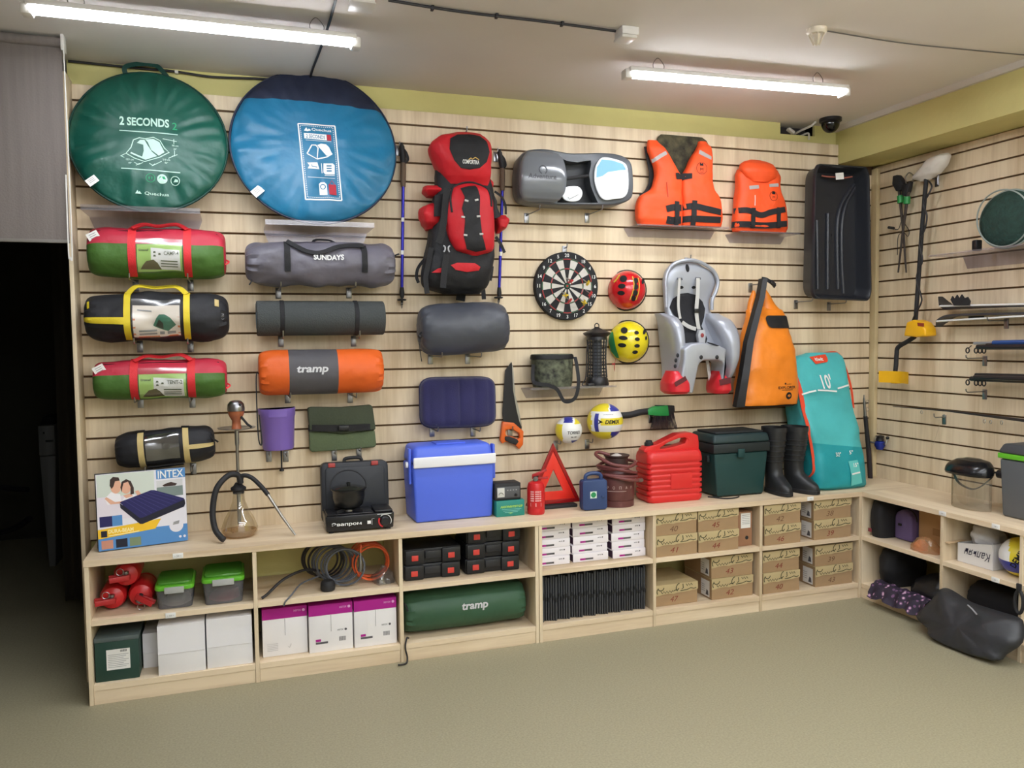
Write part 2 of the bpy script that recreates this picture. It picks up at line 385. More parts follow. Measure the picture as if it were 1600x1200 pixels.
single('worktop', MB().box(0.036, W - 0.001, -UD - 0.004, -0.0005, 0.6215, TOP), WX, 'long pale oak worktop along the back wall', 'worktop', bevel=0.001, seg=1)
single('worktop', MB().box(W - RD - 0.004, W - 0.001, -2.06, -UD - 0.0045, 0.6215, TOP), WY, 'pale oak worktop along the right-hand wall', 'worktop', bevel=0.001, seg=1)
price_tag(0.42, -UD - 0.004, 0.637, 0, 'white price tag on worktop edge below the airbed box')
price_tag(0.38, -UD, 0.367, 0, 'white price tag on middle shelf above the plain white boxes')
price_tag(3.86, -UD - 0.004, 0.637, 0, 'white price tag on worktop edge below the rubber boots')
price_tag(W - RD - 0.004, -1.01, 0.637, -PI / 2, 'white price tag on side worktop edge below the face shield')
price_tag(W - RD - 0.004, -1.33, 0.637, -PI / 2, 'white price tag on side worktop edge below the grey cooler')
price_tag(W - RD + 0.002, -1.33, 0.367, -PI / 2, 'white price tag on side shelf edge under the volleyball')

# ------------------------------------------------ LED tube lamps
tube_glow = mat('led diffuser', (255, 250, 246), 0.4, emit=((241, 246, 254), LAMP))
lamp_white = plastic('lamp housing white', (225, 222, 218))
def led_lamp(x, y, label, L=1.23, rz=0.0, seen=True):
    t = thing('tube_lamp', label, 'ceiling lamp', (x, y, 2.85), (0, 0, rz), 'hanging LED tube lamps')
    part('housing', MB().box(-L / 2 + 0.01, L / 2 - 0.01, -0.044, 0.044, -0.0035, 0.018), lamp_white, t, bevel=0.004)
    n = 12
    prof = [(0.043 * math.cos(PI + PI * i / n), -0.004 + 0.018 * math.sin(PI + PI * i / n)) for i in range(n + 1)]
    part('diffuser', MB().prism(prof, -L / 2 + 0.03, L / 2 - 0.03, plane='yz'), tube_glow, t)
    for s in (-1, 1):
        part('end_cap', MB().box(s * (L / 2 - 0.03) - 0.0 if s > 0 else -L / 2 - 0.01, L / 2 + 0.01 if s > 0 else -L / 2 + 0.03, -0.03, 0.03, -0.034, 0.012), lamp_white, t, bevel=0.008)
        if seen:
            px = s * (L / 2 - 0.17)
            part('suspension_wire', MB().tube(spline([(px - 0.02, 0, 0.018), (px - 0.025, 0, 0.05), (px, 0, 0.079), (px + 0.03, 0, 0.05), (px + 0.03, 0, 0.026)]), 0.0018, 6), mat('grey wire', (120, 116, 112), 0.4, 0.6), t)
    return t
led_lamp(0.603, -0.825, 'long hanging LED tube lamp at upper left near the blind')
led_lamp(3.094, -0.823, 'hanging LED tube lamp at right near the junction box', rz=-0.05)
for ry, rn in ((-2.4, 'second row'), (-3.6, 'third row'), (-4.8, 'fourth row'), (-6.0, 'rearmost row')):
    for rx_, cn in ((1.1, 'at the left'), (2.4, 'in the middle'), (3.7, 'at the right')):
        led_lamp(rx_, ry, 'LED tube lamp of the %s over the shop floor, %s' % (rn, cn), seen=False)
# ------------------------------------------------ ceiling cables and fittings
blk = mat('black cable', (34, 32, 36), 0.5)
single('ceiling_cable', MB().tube(spline([(1.10, -1.25, 2.925), (1.105, -0.9, 2.923), (1.10, -0.5, 2.924), (1.09, -0.2, 2.922), (1.09, -0.02, 2.922)]), 0.006, 8), blk, 'black cable crossing the ceiling behind the left tube lamp', 'cable')
cw = thing('wall_cable', 'black cable clipped along the top of the yellow wall', 'cable', (0, 0, 0))
part('cable', MB().tube(spline([(-0.01, 0.012, 2.92), (0.25, 0.014, 2.917), (0.45, 0.013, 2.915), (0.62, 0.014, 2.905), (0.85, 0.014, 2.916), (1.09, 0.012, 2.92)]), 0.006, 8), blk, cw)
for xx in (0.46, 1.06): part('clip', MB().box(xx - 0.008, xx + 0.008, 0.004, 0.029, 2.905, 2.92), plastic('white clip', (225, 222, 215)), cw, bevel=0.002)
cc = thing('ceiling_cable', 'black clipped ceiling cable running to the junction box', 'cable', (0, 0, 0))
part('cable', MB().tube(spline([(1.30, -1.10, 2.922), (1.6, -1.075, 2.922), (1.95, -1.08, 2.921), (2.29, -1.077, 2.919)]), 0.006, 8), blk, cc)
for xx in (1.48, 1.75, 2.04): part('clip', MB().box(xx - 0.006, xx + 0.006, -1.09, -1.066, 2.912, HC), blk, cc, bevel=0.002)
jb = thing('junction_box', 'white junction box on the ceiling beside the right tube lamp', 'junction box', (2.34, -1.085, HC))
part('box_body', MB().box(-0.04, 0.04, -0.04, 0.04, -0.035, 0), plastic('junction white', (222, 218, 214)), jb, bevel=0.004)
part('box_lid', MB().box(-0.043, 0.03, -0.043, 0.043, -0.05, -0.036), plastic('junction white', (222, 218, 214)), jb, bevel=0.004)
jb = thing('junction_box', 'white junction box at the top edge above the left tube lamp', 'junction box', (1.2, -1.07, HC))
part('box_body', MB().box(-0.045, 0.045, -0.05, 0.05, -0.03, 0), plastic('junction white', (222, 218, 214)), jb, bevel=0.004)
part('box_lid', MB().box(-0.048, 0.048, -0.053, 0.053, -0.036, -0.0305), plastic('junction white', (222, 218, 214)), jb, bevel=0.002)
sm = thing('smoke_detector', 'small cream smoke detector on the ceiling', 'smoke detector', (3.137, -1.33, HC))
crm = plastic('cream plastic', (216, 204, 184))
part('detector_base', MB().lathe([(0.0, 0), (0.043, 0), (0.043, -0.014), (0.036, -0.024), (0, -0.024)], 24), crm, sm)
part('detector_head', MB().lathe([(0.0, -0.024), (0.016, -0.024), (0.013, -0.062), (0.006, -0.07), (0, -0.07)], 16), crm, sm)
for i in range(6):
    a = PI * i / 3; part('cage_rib', MB().tube([(0.034 * math.cos(a), 0.034 * math.sin(a), -0.022), (0.014 * math.cos(a), 0.014 * math.sin(a), -0.068)], 0.003, 6), crm, sm)
single('detector_wire', MB().tube(spline([(3.17, -1.33, 2.927), (3.6, -1.31, 2.927), (4.0, -1.33, 2.927), (4.377, -1.36, 2.927)]), 0.003, 6), mat('grey wire', (120, 116, 112)), 'thin grey wire from the smoke detector to the beam', 'wire')
dc = thing('dome_camera', 'black dome security camera in the ceiling corner', 'security camera', (4.215, -0.14, HC))
part('camera_base', MB().lathe([(0, 0), (0.066, 0), (0.066, -0.02), (0.058, -0.026), (0, -0.026)], 28), mat('black gloss plastic', (22, 22, 26), 0.3), dc)
part('camera_dome', MB().lathe([(0.054, -0.024)] + [(0.054 * math.cos(PI / 2 * i / 8), -0.03 - 0.058 * math.sin(PI / 2 * i / 8)) for i in range(9)], 28), mat('black dome glass', (10, 10, 12), 0.08), dc)
cb = thing('cable_end', 'white plug and leads poking out of the wall hole', 'cable', (4.05, 0.03, 2.885))
wp = plastic('white plug', (200, 196, 190))
part('plug', MB().box(-0.03, 0.02, -0.03, 0.0, -0.018, 0.0).xf(Matrix.Rotation(0.5, 4, 'Y')), wp, cb, bevel=0.004)
part('lead', MB().tube(spline([(0.05, 0.03, -0.012), (0.06, -0.03, 0.0), (0.075, -0.10, 0.01), (0.09, -0.13, 0.03)]), 0.007, 8), wp, cb)
part('lead', MB().tube(spline([(0.10, 0.03, -0.02), (0.12, -0.02, -0.012), (0.13, -0.015, -0.05)]), 0.006, 8), wp, cb)

# ------------------------------------------------ roller blind and dark passage
bl = thing('roller_blind', 'grey fabric roller blind hanging above the dark doorway', 'blind', (0.0, -0.3, 2.93))
part('blind_fabric', MB().box(-0.395, 0.018, -0.001, 0.001, -0.88, -0.03), mat('blind cloth', (118, 110, 106), 0.85, var=(40, 0.1, (1, 1, 0.05)), bump=(120, 0.2)), bl, smooth=0)
part('head_rail', MB().lathe([(0, -0.395), (0.022, -0.395), (0.022, 0.018), (0, 0.018)], 16, (0, 0.0, -0.03), 'x'), mat('blind cloth', (118, 110, 106)), bl)
part('bottom_bar', MB().box(-0.395, 0.018, -0.006, 0.006, -0.892, -0.878), mat('blind bar', (120, 116, 110), 0.5), bl, bevel=0.002)
part('bracket', MB().box(0.018, 0.032, -0.03, 0.03, -0.07, 0.0), plastic('white bracket', (225, 222, 218)), bl, bevel=0.004)
part('pull_chain', MB().tube(spline([(0.03, -0.03, -0.05), (0.031, -0.03, -0.5), (0.030, -0.03, -0.93), (0.022, -0.03, -0.955), (0.016, -0.03, -0.93), (0.018, -0.03, -0.6)]), 0.0028, 6), plastic('white bracket', (225, 222, 218)), bl)
ht = thing('floor_heater', 'tall narrow white appliance standing in the dark passage', 'appliance', (-0.60, 2.35, 0)); ht.scale = (.36, 1, 1)
hw = mat('shade-greyed white enamel', (120, 120, 118), 0.5)  # white enamel greyed down, its colour carries the passage's shade
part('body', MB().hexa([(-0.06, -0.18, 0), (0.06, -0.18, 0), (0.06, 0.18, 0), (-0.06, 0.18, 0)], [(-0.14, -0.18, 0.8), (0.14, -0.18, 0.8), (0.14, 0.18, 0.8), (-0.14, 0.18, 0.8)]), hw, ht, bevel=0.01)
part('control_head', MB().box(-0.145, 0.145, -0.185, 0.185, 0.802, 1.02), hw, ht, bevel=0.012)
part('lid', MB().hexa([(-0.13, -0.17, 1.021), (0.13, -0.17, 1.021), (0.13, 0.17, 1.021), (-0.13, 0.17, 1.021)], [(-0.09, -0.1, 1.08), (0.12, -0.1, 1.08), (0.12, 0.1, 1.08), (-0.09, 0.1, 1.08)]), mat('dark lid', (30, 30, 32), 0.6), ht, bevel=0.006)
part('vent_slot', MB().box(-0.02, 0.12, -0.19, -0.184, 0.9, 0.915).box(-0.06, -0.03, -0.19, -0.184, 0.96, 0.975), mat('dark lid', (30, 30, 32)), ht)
single('hose', MB().tube(spline([(-1.75, 2.9, 0.62), (-1.4, 2.85, 0.60), (-1.1, 2.75, 0.52), (-0.83, 2.6, 0.50)]), 0.022, 8), blk, 'dark hose sagging across the dark passage above another hose', 'hose')
single('hose', MB().tube(spline([(-1.55, 2.8, 0.02), (-1.4, 2.8, 0.10), (-1.2, 2.75, 0.13), (-0.95, 2.65, 0.2), (-0.80, 2.5, 0.3)]), 0.022, 8), blk, 'lower dark hose curving to the appliance foot', 'hose')
def cur(u, v): return (u, 1.15 + 0.03 * math.sin(u * 60) + 0.02 * math.sin(v * 2 + u * 9), v)
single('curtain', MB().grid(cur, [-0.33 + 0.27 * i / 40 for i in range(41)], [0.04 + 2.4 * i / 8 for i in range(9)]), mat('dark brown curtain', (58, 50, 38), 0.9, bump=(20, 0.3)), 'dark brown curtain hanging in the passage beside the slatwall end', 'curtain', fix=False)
bn = thing('bin_bag', 'pale bin standing at the far left of the dark passage', 'bin', (-1.35, 2.0, 0))
part('bin_body', MB().lathe([(0, 0), (0.14, 0), (0.17, 0.36), (0.16, 0.36), (0.13, 0.02), (0, 0.02)], 20), mat('shade-greyed white enamel', (150, 150, 148)), bn)
part('bin_liner', MB().lathe([(0.172, 0.3), (0.178, 0.37), (0.16, 0.375), (0.15, 0.33)], 20), mat('liner plastic', (60, 60, 60), 0.4), bn)

# ================================================================== measuring: a point seen at a pixel, on a plane at a given depth
from mathutils import Euler
_R = Euler((1.51432, 0.01205, -0.32743)).to_matrix(); _O = Vector((0.69873, -4.32096, 1.59812))     # the measuring station, fixed
def _ray(px, py): return _R @ Vector(((px - 800) / 1265.23, -(py - 600) / 1265.23, -1.0))
class Fr:
    """local frame of a thing: x right along its wall, y negative into the room, z up"""
    def __init__(s, px, py, d, wall='b', z=None):
        s.d = d; s.wall = wall; s.ox = s.oz = 0.0; s.ox, s.oz = s(px, py)
        if z is not None: s.oz = z
    def __call__(s, px, py, d=None):
        d = s.d if d is None else d; r = _ray(px, py)
        if s.wall == 'b': t = (-d - _O.y) / r.y; p = _O + r * t; return (p.x - s.ox, p.z - s.oz)
        t = (W - d - _O.x) / r.x; p = _O + r * t; return (-p.y - s.ox, p.z - s.oz)
    @property
    def loc(s): return (s.ox, 0, s.oz) if s.wall == 'b' else (W, -s.ox, s.oz)
    @property
    def rot(s): return (0, 0, 0) if s.wall == 'b' else (0, 0, -PI / 2)
    def pts(s, l, d=None): return [s(a, b, d) for a, b in l]
class Loft:
    """soft or moulded body: rows (z, xl, xr, y_back, y_front) from bottom to top"""
    def __init__(s, rows, p=2.6, wr=0.0, seed=0, freq=9, n=6):
        rows = sorted(rows); s.p = p; s.wr = wr; s.seed = seed; s.freq = freq
        s.rows = [Vector5(r) for r in rows]; s.n = n
    def at(s, z):
        R = s.rows
        if z <= R[0][0]: return R[0]
        for i in range(len(R) - 1):
            if z <= R[i + 1][0]:
                t = (z - R[i][0]) / max(1e-9, R[i + 1][0] - R[i][0])
                p0 = R[max(0, i - 1)]; p1 = R[i]; p2 = R[i + 1]; p3 = R[min(len(R) - 1, i + 2)]; o = [z]
                for k in range(1, 5):
                    a, b, c, d = p0[k], p1[k], p2[k], p3[k]
                    v = 0.5 * (2 * b + (c - a) * t + (2 * a - 5 * b + 4 * c - d) * t * t + (3 * b - a - 3 * c + d) * t ** 3)
                    lo, hi = min(b, c), max(b, c); e = 0.15 * (hi - lo) + 1e-6; o.append(max(lo - e, min(hi + e, v)))
                return tuple(o)
        return R[-1]
    def ring(s, z, a, off=0.0):
        z_, xl, xr, yb, yf = s.at(z); cx, hw, cy, hd = (xl + xr) / 2, (xr - xl) / 2, (yb + yf) / 2, (yb - yf) / 2
        ca, sa = math.cos(a), math.sin(a); e = 2.0 / s.p
        x = cx + (hw + off) * math.copysign(abs(ca) ** e, ca); y = cy - (hd + off) * math.copysign(abs(sa) ** e, sa)
        if s.wr:
            w = s.wr * (noise.noise((x * s.freq + s.seed, y * s.freq, z * s.freq)) + 0.5 * noise.noise((x * s.freq * 2.5 + s.seed, y * s.freq * 2.5, z * s.freq * 2.5)))
            x += w * ca; y -= w * sa
        return (x, y, z)
    def front(s, u, v, off=0.0):
        z_, xl, xr, yb, yf = s.at(v); cx, hw, cy, hd = (xl + xr) / 2, (xr - xl) / 2, (yb + yf) / 2, (yb - yf) / 2
        t = min(1.0, abs(u - cx) / max(1e-6, hw)); y = cy - hd * (max(0.0, 1 - t ** s.p)) ** (1 / s.p)
        if s.wr:
            ca = max(-1, min(1, (u - cx) / max(1e-6, hw)))
            w = s.wr * (noise.noise((u * s.freq + s.seed, y * s.freq, v * s.freq)) + 0.5 * noise.noise((u * s.freq * 2.5 + s.seed, y * s.freq * 2.5, v * s.freq * 2.5)))
            y -= w
        return (u, y - off, v)
    def mb(s, na=32, sub=4):
        zs = []
        for i in range(len(s.rows) - 1):
            for j in range(sub): zs.append(s.rows[i][0] + (s.rows[i + 1][0] - s.rows[i][0]) * j / sub)
        zs.append(s.rows[-1][0]); an = [2 * PI * j / na for j in range(na)]
        m = MB().grid(lambda z, a: s.ring(z, a), zs, an, cv=True)
        m.f.append(tuple(range(na))); m.f.append(tuple((len(zs) - 1) * na + j for j in range(na))); return m
def Vector5(r): return tuple(float(x) for x in r)
def rows_px(f, l, d=None):      # (py, pxl, pxr, yb, yf) measured rows -> local rows
    out = []
    for py, a, b, yb, yf in l:
        p = f(a, py, d); q = f(b, py, d); out.append(((p[1] + q[1]) / 2, p[0], q[0], yb, yf))
    return out
def strap(parent, name, pts, w, m, th=0.003, n=6, normal=None):   # flat webbing along a 3D path; flat side faces -y unless normal is given
    P = [Vector(p) for p in spline(pts, n)]; mb = MB(); rows = []
    for i, p in enumerate(P):
        t = (P[min(i + 1, len(P) - 1)] - P[max(i - 1, 0)]).normalized(); nn = Vector(normal or (0, -1, 0)); sd = t.cross(nn)
        sd = sd.normalized() if sd.length > 1e-4 else Vector((1, 0, 0)); nn = sd.cross(t).normalized()
        rows.append([p + sd * w / 2 + nn * th / 2, p - sd * w / 2 + nn * th / 2, p - sd * w / 2 - nn * th / 2, p + sd * w / 2 - nn * th / 2])
    vs = [q for r in rows for q in r]; fs = []
    for i in range(len(P) - 1):
        for j in range(4): fs.append((4 * i + j, 4 * i + (j + 1) % 4, 4 * i + 4 + (j + 1) % 4, 4 * i + 4 + j))
    fs += [(0, 1, 2, 3), tuple(4 * len(P) - 4 + j for j in range(4))]
    return part(name, mb.add(vs, fs), m, parent)
# ------------------------------------------------ common materials
black_f = fabric('black nylon', (36, 36, 40), 0.6); web_b = mat('black webbing', (30, 30, 33), 0.75, bump=(300, 0.3))
white_i = ink('white print', (235, 236, 234)); black_i = ink('black print', (28, 28, 30)); grey_i = ink('grey print', (150, 150, 152))
chrome = mat('chrome', (150, 150, 153), 0.3, 1.0); steel = mat('brushed steel', (170, 168, 165), 0.35, 1.0)
acryl = clear('clear acrylic', (236, 234, 238), 0.05, 0.06, 0.2); sleeve = clear('clear label sleeve', (252, 252, 252), 0.06, 0.0, 0.22)
tagw = mat('paper tag', (236, 234, 230), 0.7)
blackp = mat('black plastic', (26, 26, 29), 0.4); blackm = mat('matt black plastic', (32, 32, 35), 0.65)

def hook(x, z, d, where, wall='b', up=0.018):
    loc = (x, 0, z) if wall == 'b' else (W, -x, z)
    t = thing('display_hook', 'chrome slatwall hook ' + where, 'hook', loc, (0, 0, 0 if wall == 'b' else -PI / 2), 'chrome slatwall hooks')
    part('back_plate', MB().box(-0.014, 0.014, -0.006, -0.0005, -0.05, 0.006), chrome, t, bevel=0.002)
    part('prong', MB().tube([(0, -0.005, -0.006), (0, -d * 0.5, -0.006), (0, -d + 0.01, -0.006), (0, -d, 0.0), (0, -d - 0.003, up)], 0.0035, 8), chrome, t)
    return t
def hooks(f, pxs, py, d, what, wall='b', up=0.018):
    for i, px in enumerate(pxs):
        x, z = f(px, py); hook(f.ox + x, f.oz + z - 0.008, d + 0.022, ('left one ' if i == 0 else 'right one ') + what if len(pxs) > 1 else what, wall, up)
def acrylic_shelf(x0, x1, z, d, label, wall='b', flange=0.085, lip=0.02):
    t = thing('acrylic_shelf', label, 'acrylic shelf', ((x0 + x1) / 2, 0, z) if wall == 'b' else (W, -(x0 + x1) / 2, z), (0, 0, 0 if wall == 'b' else -PI / 2), 'clear acrylic display shelves')
    h = (x1 - x0) / 2
    part('shelf_plate', MB().box(-h, h, -d, -0.001, -0.004, 0.0), acryl, t, bevel=0.0008, seg=1)
    part('back_flange', MB().hexa([(-h + 0.03, -0.005, -flange), (h - 0.03, -0.005, -flange), (h - 0.03, -0.001, -flange), (-h + 0.03, -0.001, -flange)], [(-h, -0.005, -0.0045), (h, -0.005, -0.0045), (h, -0.001, -0.0045), (-h, -0.001, -0.0045)]), acryl, t)
    part('front_lip', MB().box(-h, h, -d - 0.004, -d - 0.0002, -0.004, lip), acryl, t)
    return t
def paper_tag(parent, x, y, z, w, h, rot, lines=3):
    S = lambda u, v, off=0.0: (x + u * math.cos(rot) - v * math.sin(rot), y - off, z + u * math.sin(rot) + v * math.cos(rot))
    tg = part('paper_tag', MB().slab(S, -w / 2, w / 2, -h / 2, h / 2, 1, 1, 0.001, 0.001), tagw, parent, label='white paper tag')
    printed('tag_print', grey_i, tg, lambda mb: [mb.poly(S, [(-w * .3, h * (.3 - .2 * i) - h * .04), (w * .3, h * (.3 - .2 * i) - h * .04), (w * .3, h * (.3 - .2 * i) + h * .02), (-w * .3, h * (.3 - .2 * i) + h * .02)], 0.0016) for i in range(lines)])

# ================================================================== ROUND POP-UP TENT BAGS
class Disc:
    def __init__(s, R, th, seed): s.R, s.th, s.seed = R, th, seed
    def front(s, u, v, off=0.0):
        r = math.hypot(u, v) / s.R; a = math.atan2(v, u)
        h = s.th * (max(0.0, 1 - min(r, 1) ** 3.2)) ** 0.5
        h += 0.020 * sst(0.35, 0.9, r) * (1 - sst(0.93, 1.0, r)) * noise.noise((math.cos(a) * 6.5, math.sin(a) * 6.5, r * 2.0 + s.seed)) + 0.006 * noise.noise((u * 9, v * 9, s.seed)) * (1 - sst(0.8, 1, r))
        return (u, -h - off, v)
    def mb(s, cls):
        out = {}; nr, na = 28, 120
        rr = [math.sin(PI / 2 * i / nr) for i in range(nr + 1)]
        def edge(a): return 1 + 0.008 * math.sin(a * 3 + s.seed) + 0.006 * noise.noise((math.cos(a) * 4, math.sin(a) * 4, s.seed))
        for sg in (1, -1):
            for i in range(nr):
                for j in range(na):
                    q = []
                    for ii, jj in ((i, j), (i + 1, j), (i + 1, j + 1), (i, j + 1)):
                        a = 2 * PI * jj / na; p = s.front(rr[ii] * s.R * math.cos(a), rr[ii] * s.R * math.sin(a)); e = edge(a) if ii > nr - 6 else 1 + (edge(a) - 1) * ii / nr
                        q.append((p[0] * e, p[1] if sg > 0 else -p[1] * 0.5, p[2] * e))
                    c = [sum(k[m] for k in q) / 4 for m in range(3)]
                    out.setdefault(cls(c[0], c[2]), MB()).add(q, [(0, 1, 2, 3)])
        return out
def halves(mb, co, no):        # cut a body by a plane: (above, below)
    res = []
    for sg in (1, -1):
        bm = bmesh.new(); vs = [bm.verts.new(p) for p in mb.v]
        for f_ in mb.f:
            try: bm.faces.new([vs[i] for i in f_])
            except ValueError: pass
        bmesh.ops.remove_doubles(bm, verts=bm.verts[:], dist=1e-6)
        bmesh.ops.bisect_plane(bm, geom=bm.verts[:] + bm.edges[:] + bm.faces[:], dist=1e-7, plane_co=co, plane_no=no, clear_inner=sg > 0, clear_outer=sg < 0)
        bm.verts.index_update(); res.append(MB().add([v.co[:] for v in bm.verts], [tuple(v.index for v in f_.verts) for f_ in bm.faces])); bm.free()
    return res
def tent_icon(mb, S, P, w):                # outline of a pop-up tent with an open door
    mb.stroke(S, spline([P(-1, -.35), P(-.72, .15), P(-.45, .85), P(0, .95), P(.35, 1), P(.7, .5), P(1, -.4)]), w)
    mb.stroke(S, [P(-1, -.35), P(-.1, -1), P(.45, -.75), P(1, -.4)], w)
gbag = Disc(0.342, 0.05, 3)
gf = Fr(231, 221, 0.12)
gr = thing('round_tent_bag', 'dark green round pop-up tent bag with white print', 'tent bag', (0.340, -0.105, 2.545), (-0.20, 0, 0))
bods = gbag.mb(lambda x, z: 'a')
gfab = fabric('green ripstop', (18, 84, 70), 0.42, 0.7, 10, 0.5)
part('bag_shell', bods['a'], gfab, gr)
part('rim_piping', MB().tube([(0.344 * math.cos(2 * PI * i / 60), 0.0, 0.344 * math.sin(2 * PI * i / 60)) for i in range(60)], 0.006, 6, closed=True), fabric('dark green piping', (14, 60, 52)), gr)
strap(gr, 'carry_handle', [(-0.10, 0.0, 0.325), (-0.10, -0.01, 0.36), (-0.03, -0.005, 0.385), (0.03, 0.0, 0.385), (0.06, 0.0, 0.36), (0.085, 0.0, 0.325)], 0.022, fabric('dark green piping', (14, 60, 52)))
GU = lambda px, py: ((px - 231) / 362.0, -(py - 221 - 0.078 * (px - 231)) / (362 * 0.89))
mint = ink('mint print', (190, 224, 210)); mg = ink('bright green print', (50, 160, 110))
def gprint(mb):
    S = gbag.front; s = 7.74
    g = lambda zx, zy: GU(140 + zx / s, 170 + zy / s)
    a = g(655, 215); mb.text(S, '2 SECONDS', a[0], a[1], 0.042, 0.212, bold=0.03)
    for y0, y1, xa, xb in ((310, 375, 355, 1055), (765, 842, 370, 1075)):
        p, q = g(xa, y0), g(xb, y1); mb.stroke(S, [(p[0] + (q[0] - p[0]) * i / 8, p[1] + (q[1] - p[1]) * i / 8) for i in range(9)], 0.0045)
    out = [(430, 590), (490, 520), (520, 430), (590, 405), (660, 418), (760, 405), (840, 450), (890, 540), (945, 592), (830, 650), (650, 695), (530, 650)]
    mb.stroke(S, [g(*p) for p in out], 0.004, closed=True)
    mb.poly(S, [g(*p) for p in [(660, 425), (760, 425), (830, 465), (890, 590), (820, 630), (730, 555), (690, 460)]], cuts=1)
    mb.poly(S, [g(*p) for p in [(560, 465), (600, 430), (650, 430), (690, 500), (740, 580), (800, 635), (660, 675), (480, 590), (490, 575), (620, 635), (640, 560), (635, 490)]], cuts=1)
    for l in ([(365, 620), (430, 590)], [(365, 615), (410, 640)], [(525, 700), (575, 730), (630, 705)], [(545, 738), (590, 715)], [(705, 720), (750, 748), (855, 700)], [(735, 752), (775, 728)], [(935, 665), (1010, 630)], [(870, 425), (1040, 460)], [(1005, 430), (1005, 490)], [(1010, 570), (1010, 640)], [(980, 640), (1045, 620)]):
        mb.stroke(S, [g(*p) for p in l], 0.0028)
    for tx, x, y, w in (('125 cm', 475, 665, .032), ("49''", 475, 708, .014), ('210 cm', 910, 682, .032), ("82''", 910, 720, .014), ('98 cm', 1020, 512, .028), ("39''", 1018, 555, .014)):
        c = g(x, y); mb.text(S, tx, c[0], c[1], 0.009, w, bold=0.01)
    c = g(855, 910); mb.poly(S, arc(c[0], c[1], 0.022, 0, 345, 22), cuts=1)
    c = g(1010, 930); mb.stroke(S, arc(c[0], c[1], 0.019, 0, 345, 22), 0.003, closed=True); mb.poly(S, [(c[0] - .008, c[1] - .006), (c[0] + .012, c[1] - .006), (c[0] + .012, c[1] + .004), (c[0], c[1] + .008)])
    c = g(560, 1045); mb.poly(S, [(c[0] - .012, c[1] - .006), (c[0] - .002, c[1] + .010), (c[0] + .002, c[1]), (c[0] + .006, c[1] + .006), (c[0] + .016, c[1] - .008)])
    c = g(785, 1080); mb.text(S, 'Quechua', c[0], c[1], 0.017, 0.104, bold=0.008)
printed('print', mint, gr, gprint)
def gp2(mb):
    S = gbag.front; g = lambda zx, zy: GU(140 + zx / 7.74, 170 + zy / 7.74)
    c = g(1018, 270); mb.text(S, '2', c[0], c[1], 0.036, 0.021, bold=0.006)
    c = g(715, 895); mb.stroke(S, arc(c[0], c[1], 0.019, 0, 345, 22), 0.003, closed=True); mb.text(S, '♦♦', c[0], c[1], 0.016, 0.018)
    c = g(855, 910); mb.poly(S, [(c[0] - .016, c[1] - .001), (c[0] + .016, c[1] - .001), (c[0] + .010, c[1] + .011), (c[0] - .010, c[1] + .011)], 0.0032)
printed('print_accent', mg, gr, gp2, label='brighter green printed marks')
paper_tag(gr, -0.24, -0.045, -0.225, 0.05, 0.035, 0.7)
acrylic_shelf(0.055, 0.555, 2.200, 0.235, 'clear acrylic shelf holding the green round tent bag')

bbag = Disc(0.402, 0.055, 9)
br = thing('round_tent_bag', 'blue round pop-up tent bag with navy top panel', 'tent bag', (1.100, -0.11, 2.568), (-0.22, 0, 0))
bods = dict(zip(('top', 'low'), halves(bbag.mb(lambda x, z: 'a')['a'], (0, 0, 0.212), (0.03, 0, 1))))
part('bag_shell', bods['low'], fabric('blue ripstop', (28, 112, 152), 0.4, 0.7, 9, 0.5), br)
part('top_panel', bods['top'], fabric('navy ripstop', (40, 46, 68), 0.5, 0.7, 9), br, label='navy fabric top panel')
part('rim_piping', MB().tube([(0.404 * math.cos(2 * PI * i / 64), 0.0, 0.404 * math.sin(2 * PI * i / 64)) for i in range(64)], 0.006, 6, closed=True), fabric('navy ripstop', (40, 46, 68)), br)
strap(br, 'carry_handle', [(0.03, 0.0, 0.395), (0.04, 0, 0.43), (0.09, 0, 0.435), (0.12, 0, 0.425), (0.125, 0, 0.39)], 0.02, fabric('red webbing', (170, 60, 70)))
BU = lambda zx, zy: ((445 + zx / 8.89 - 488) / 321.0, -((190 + zy / 8.89) - 228 - 0.055 * (445 + zx / 8.89 - 488)) / (321 * 0.885))
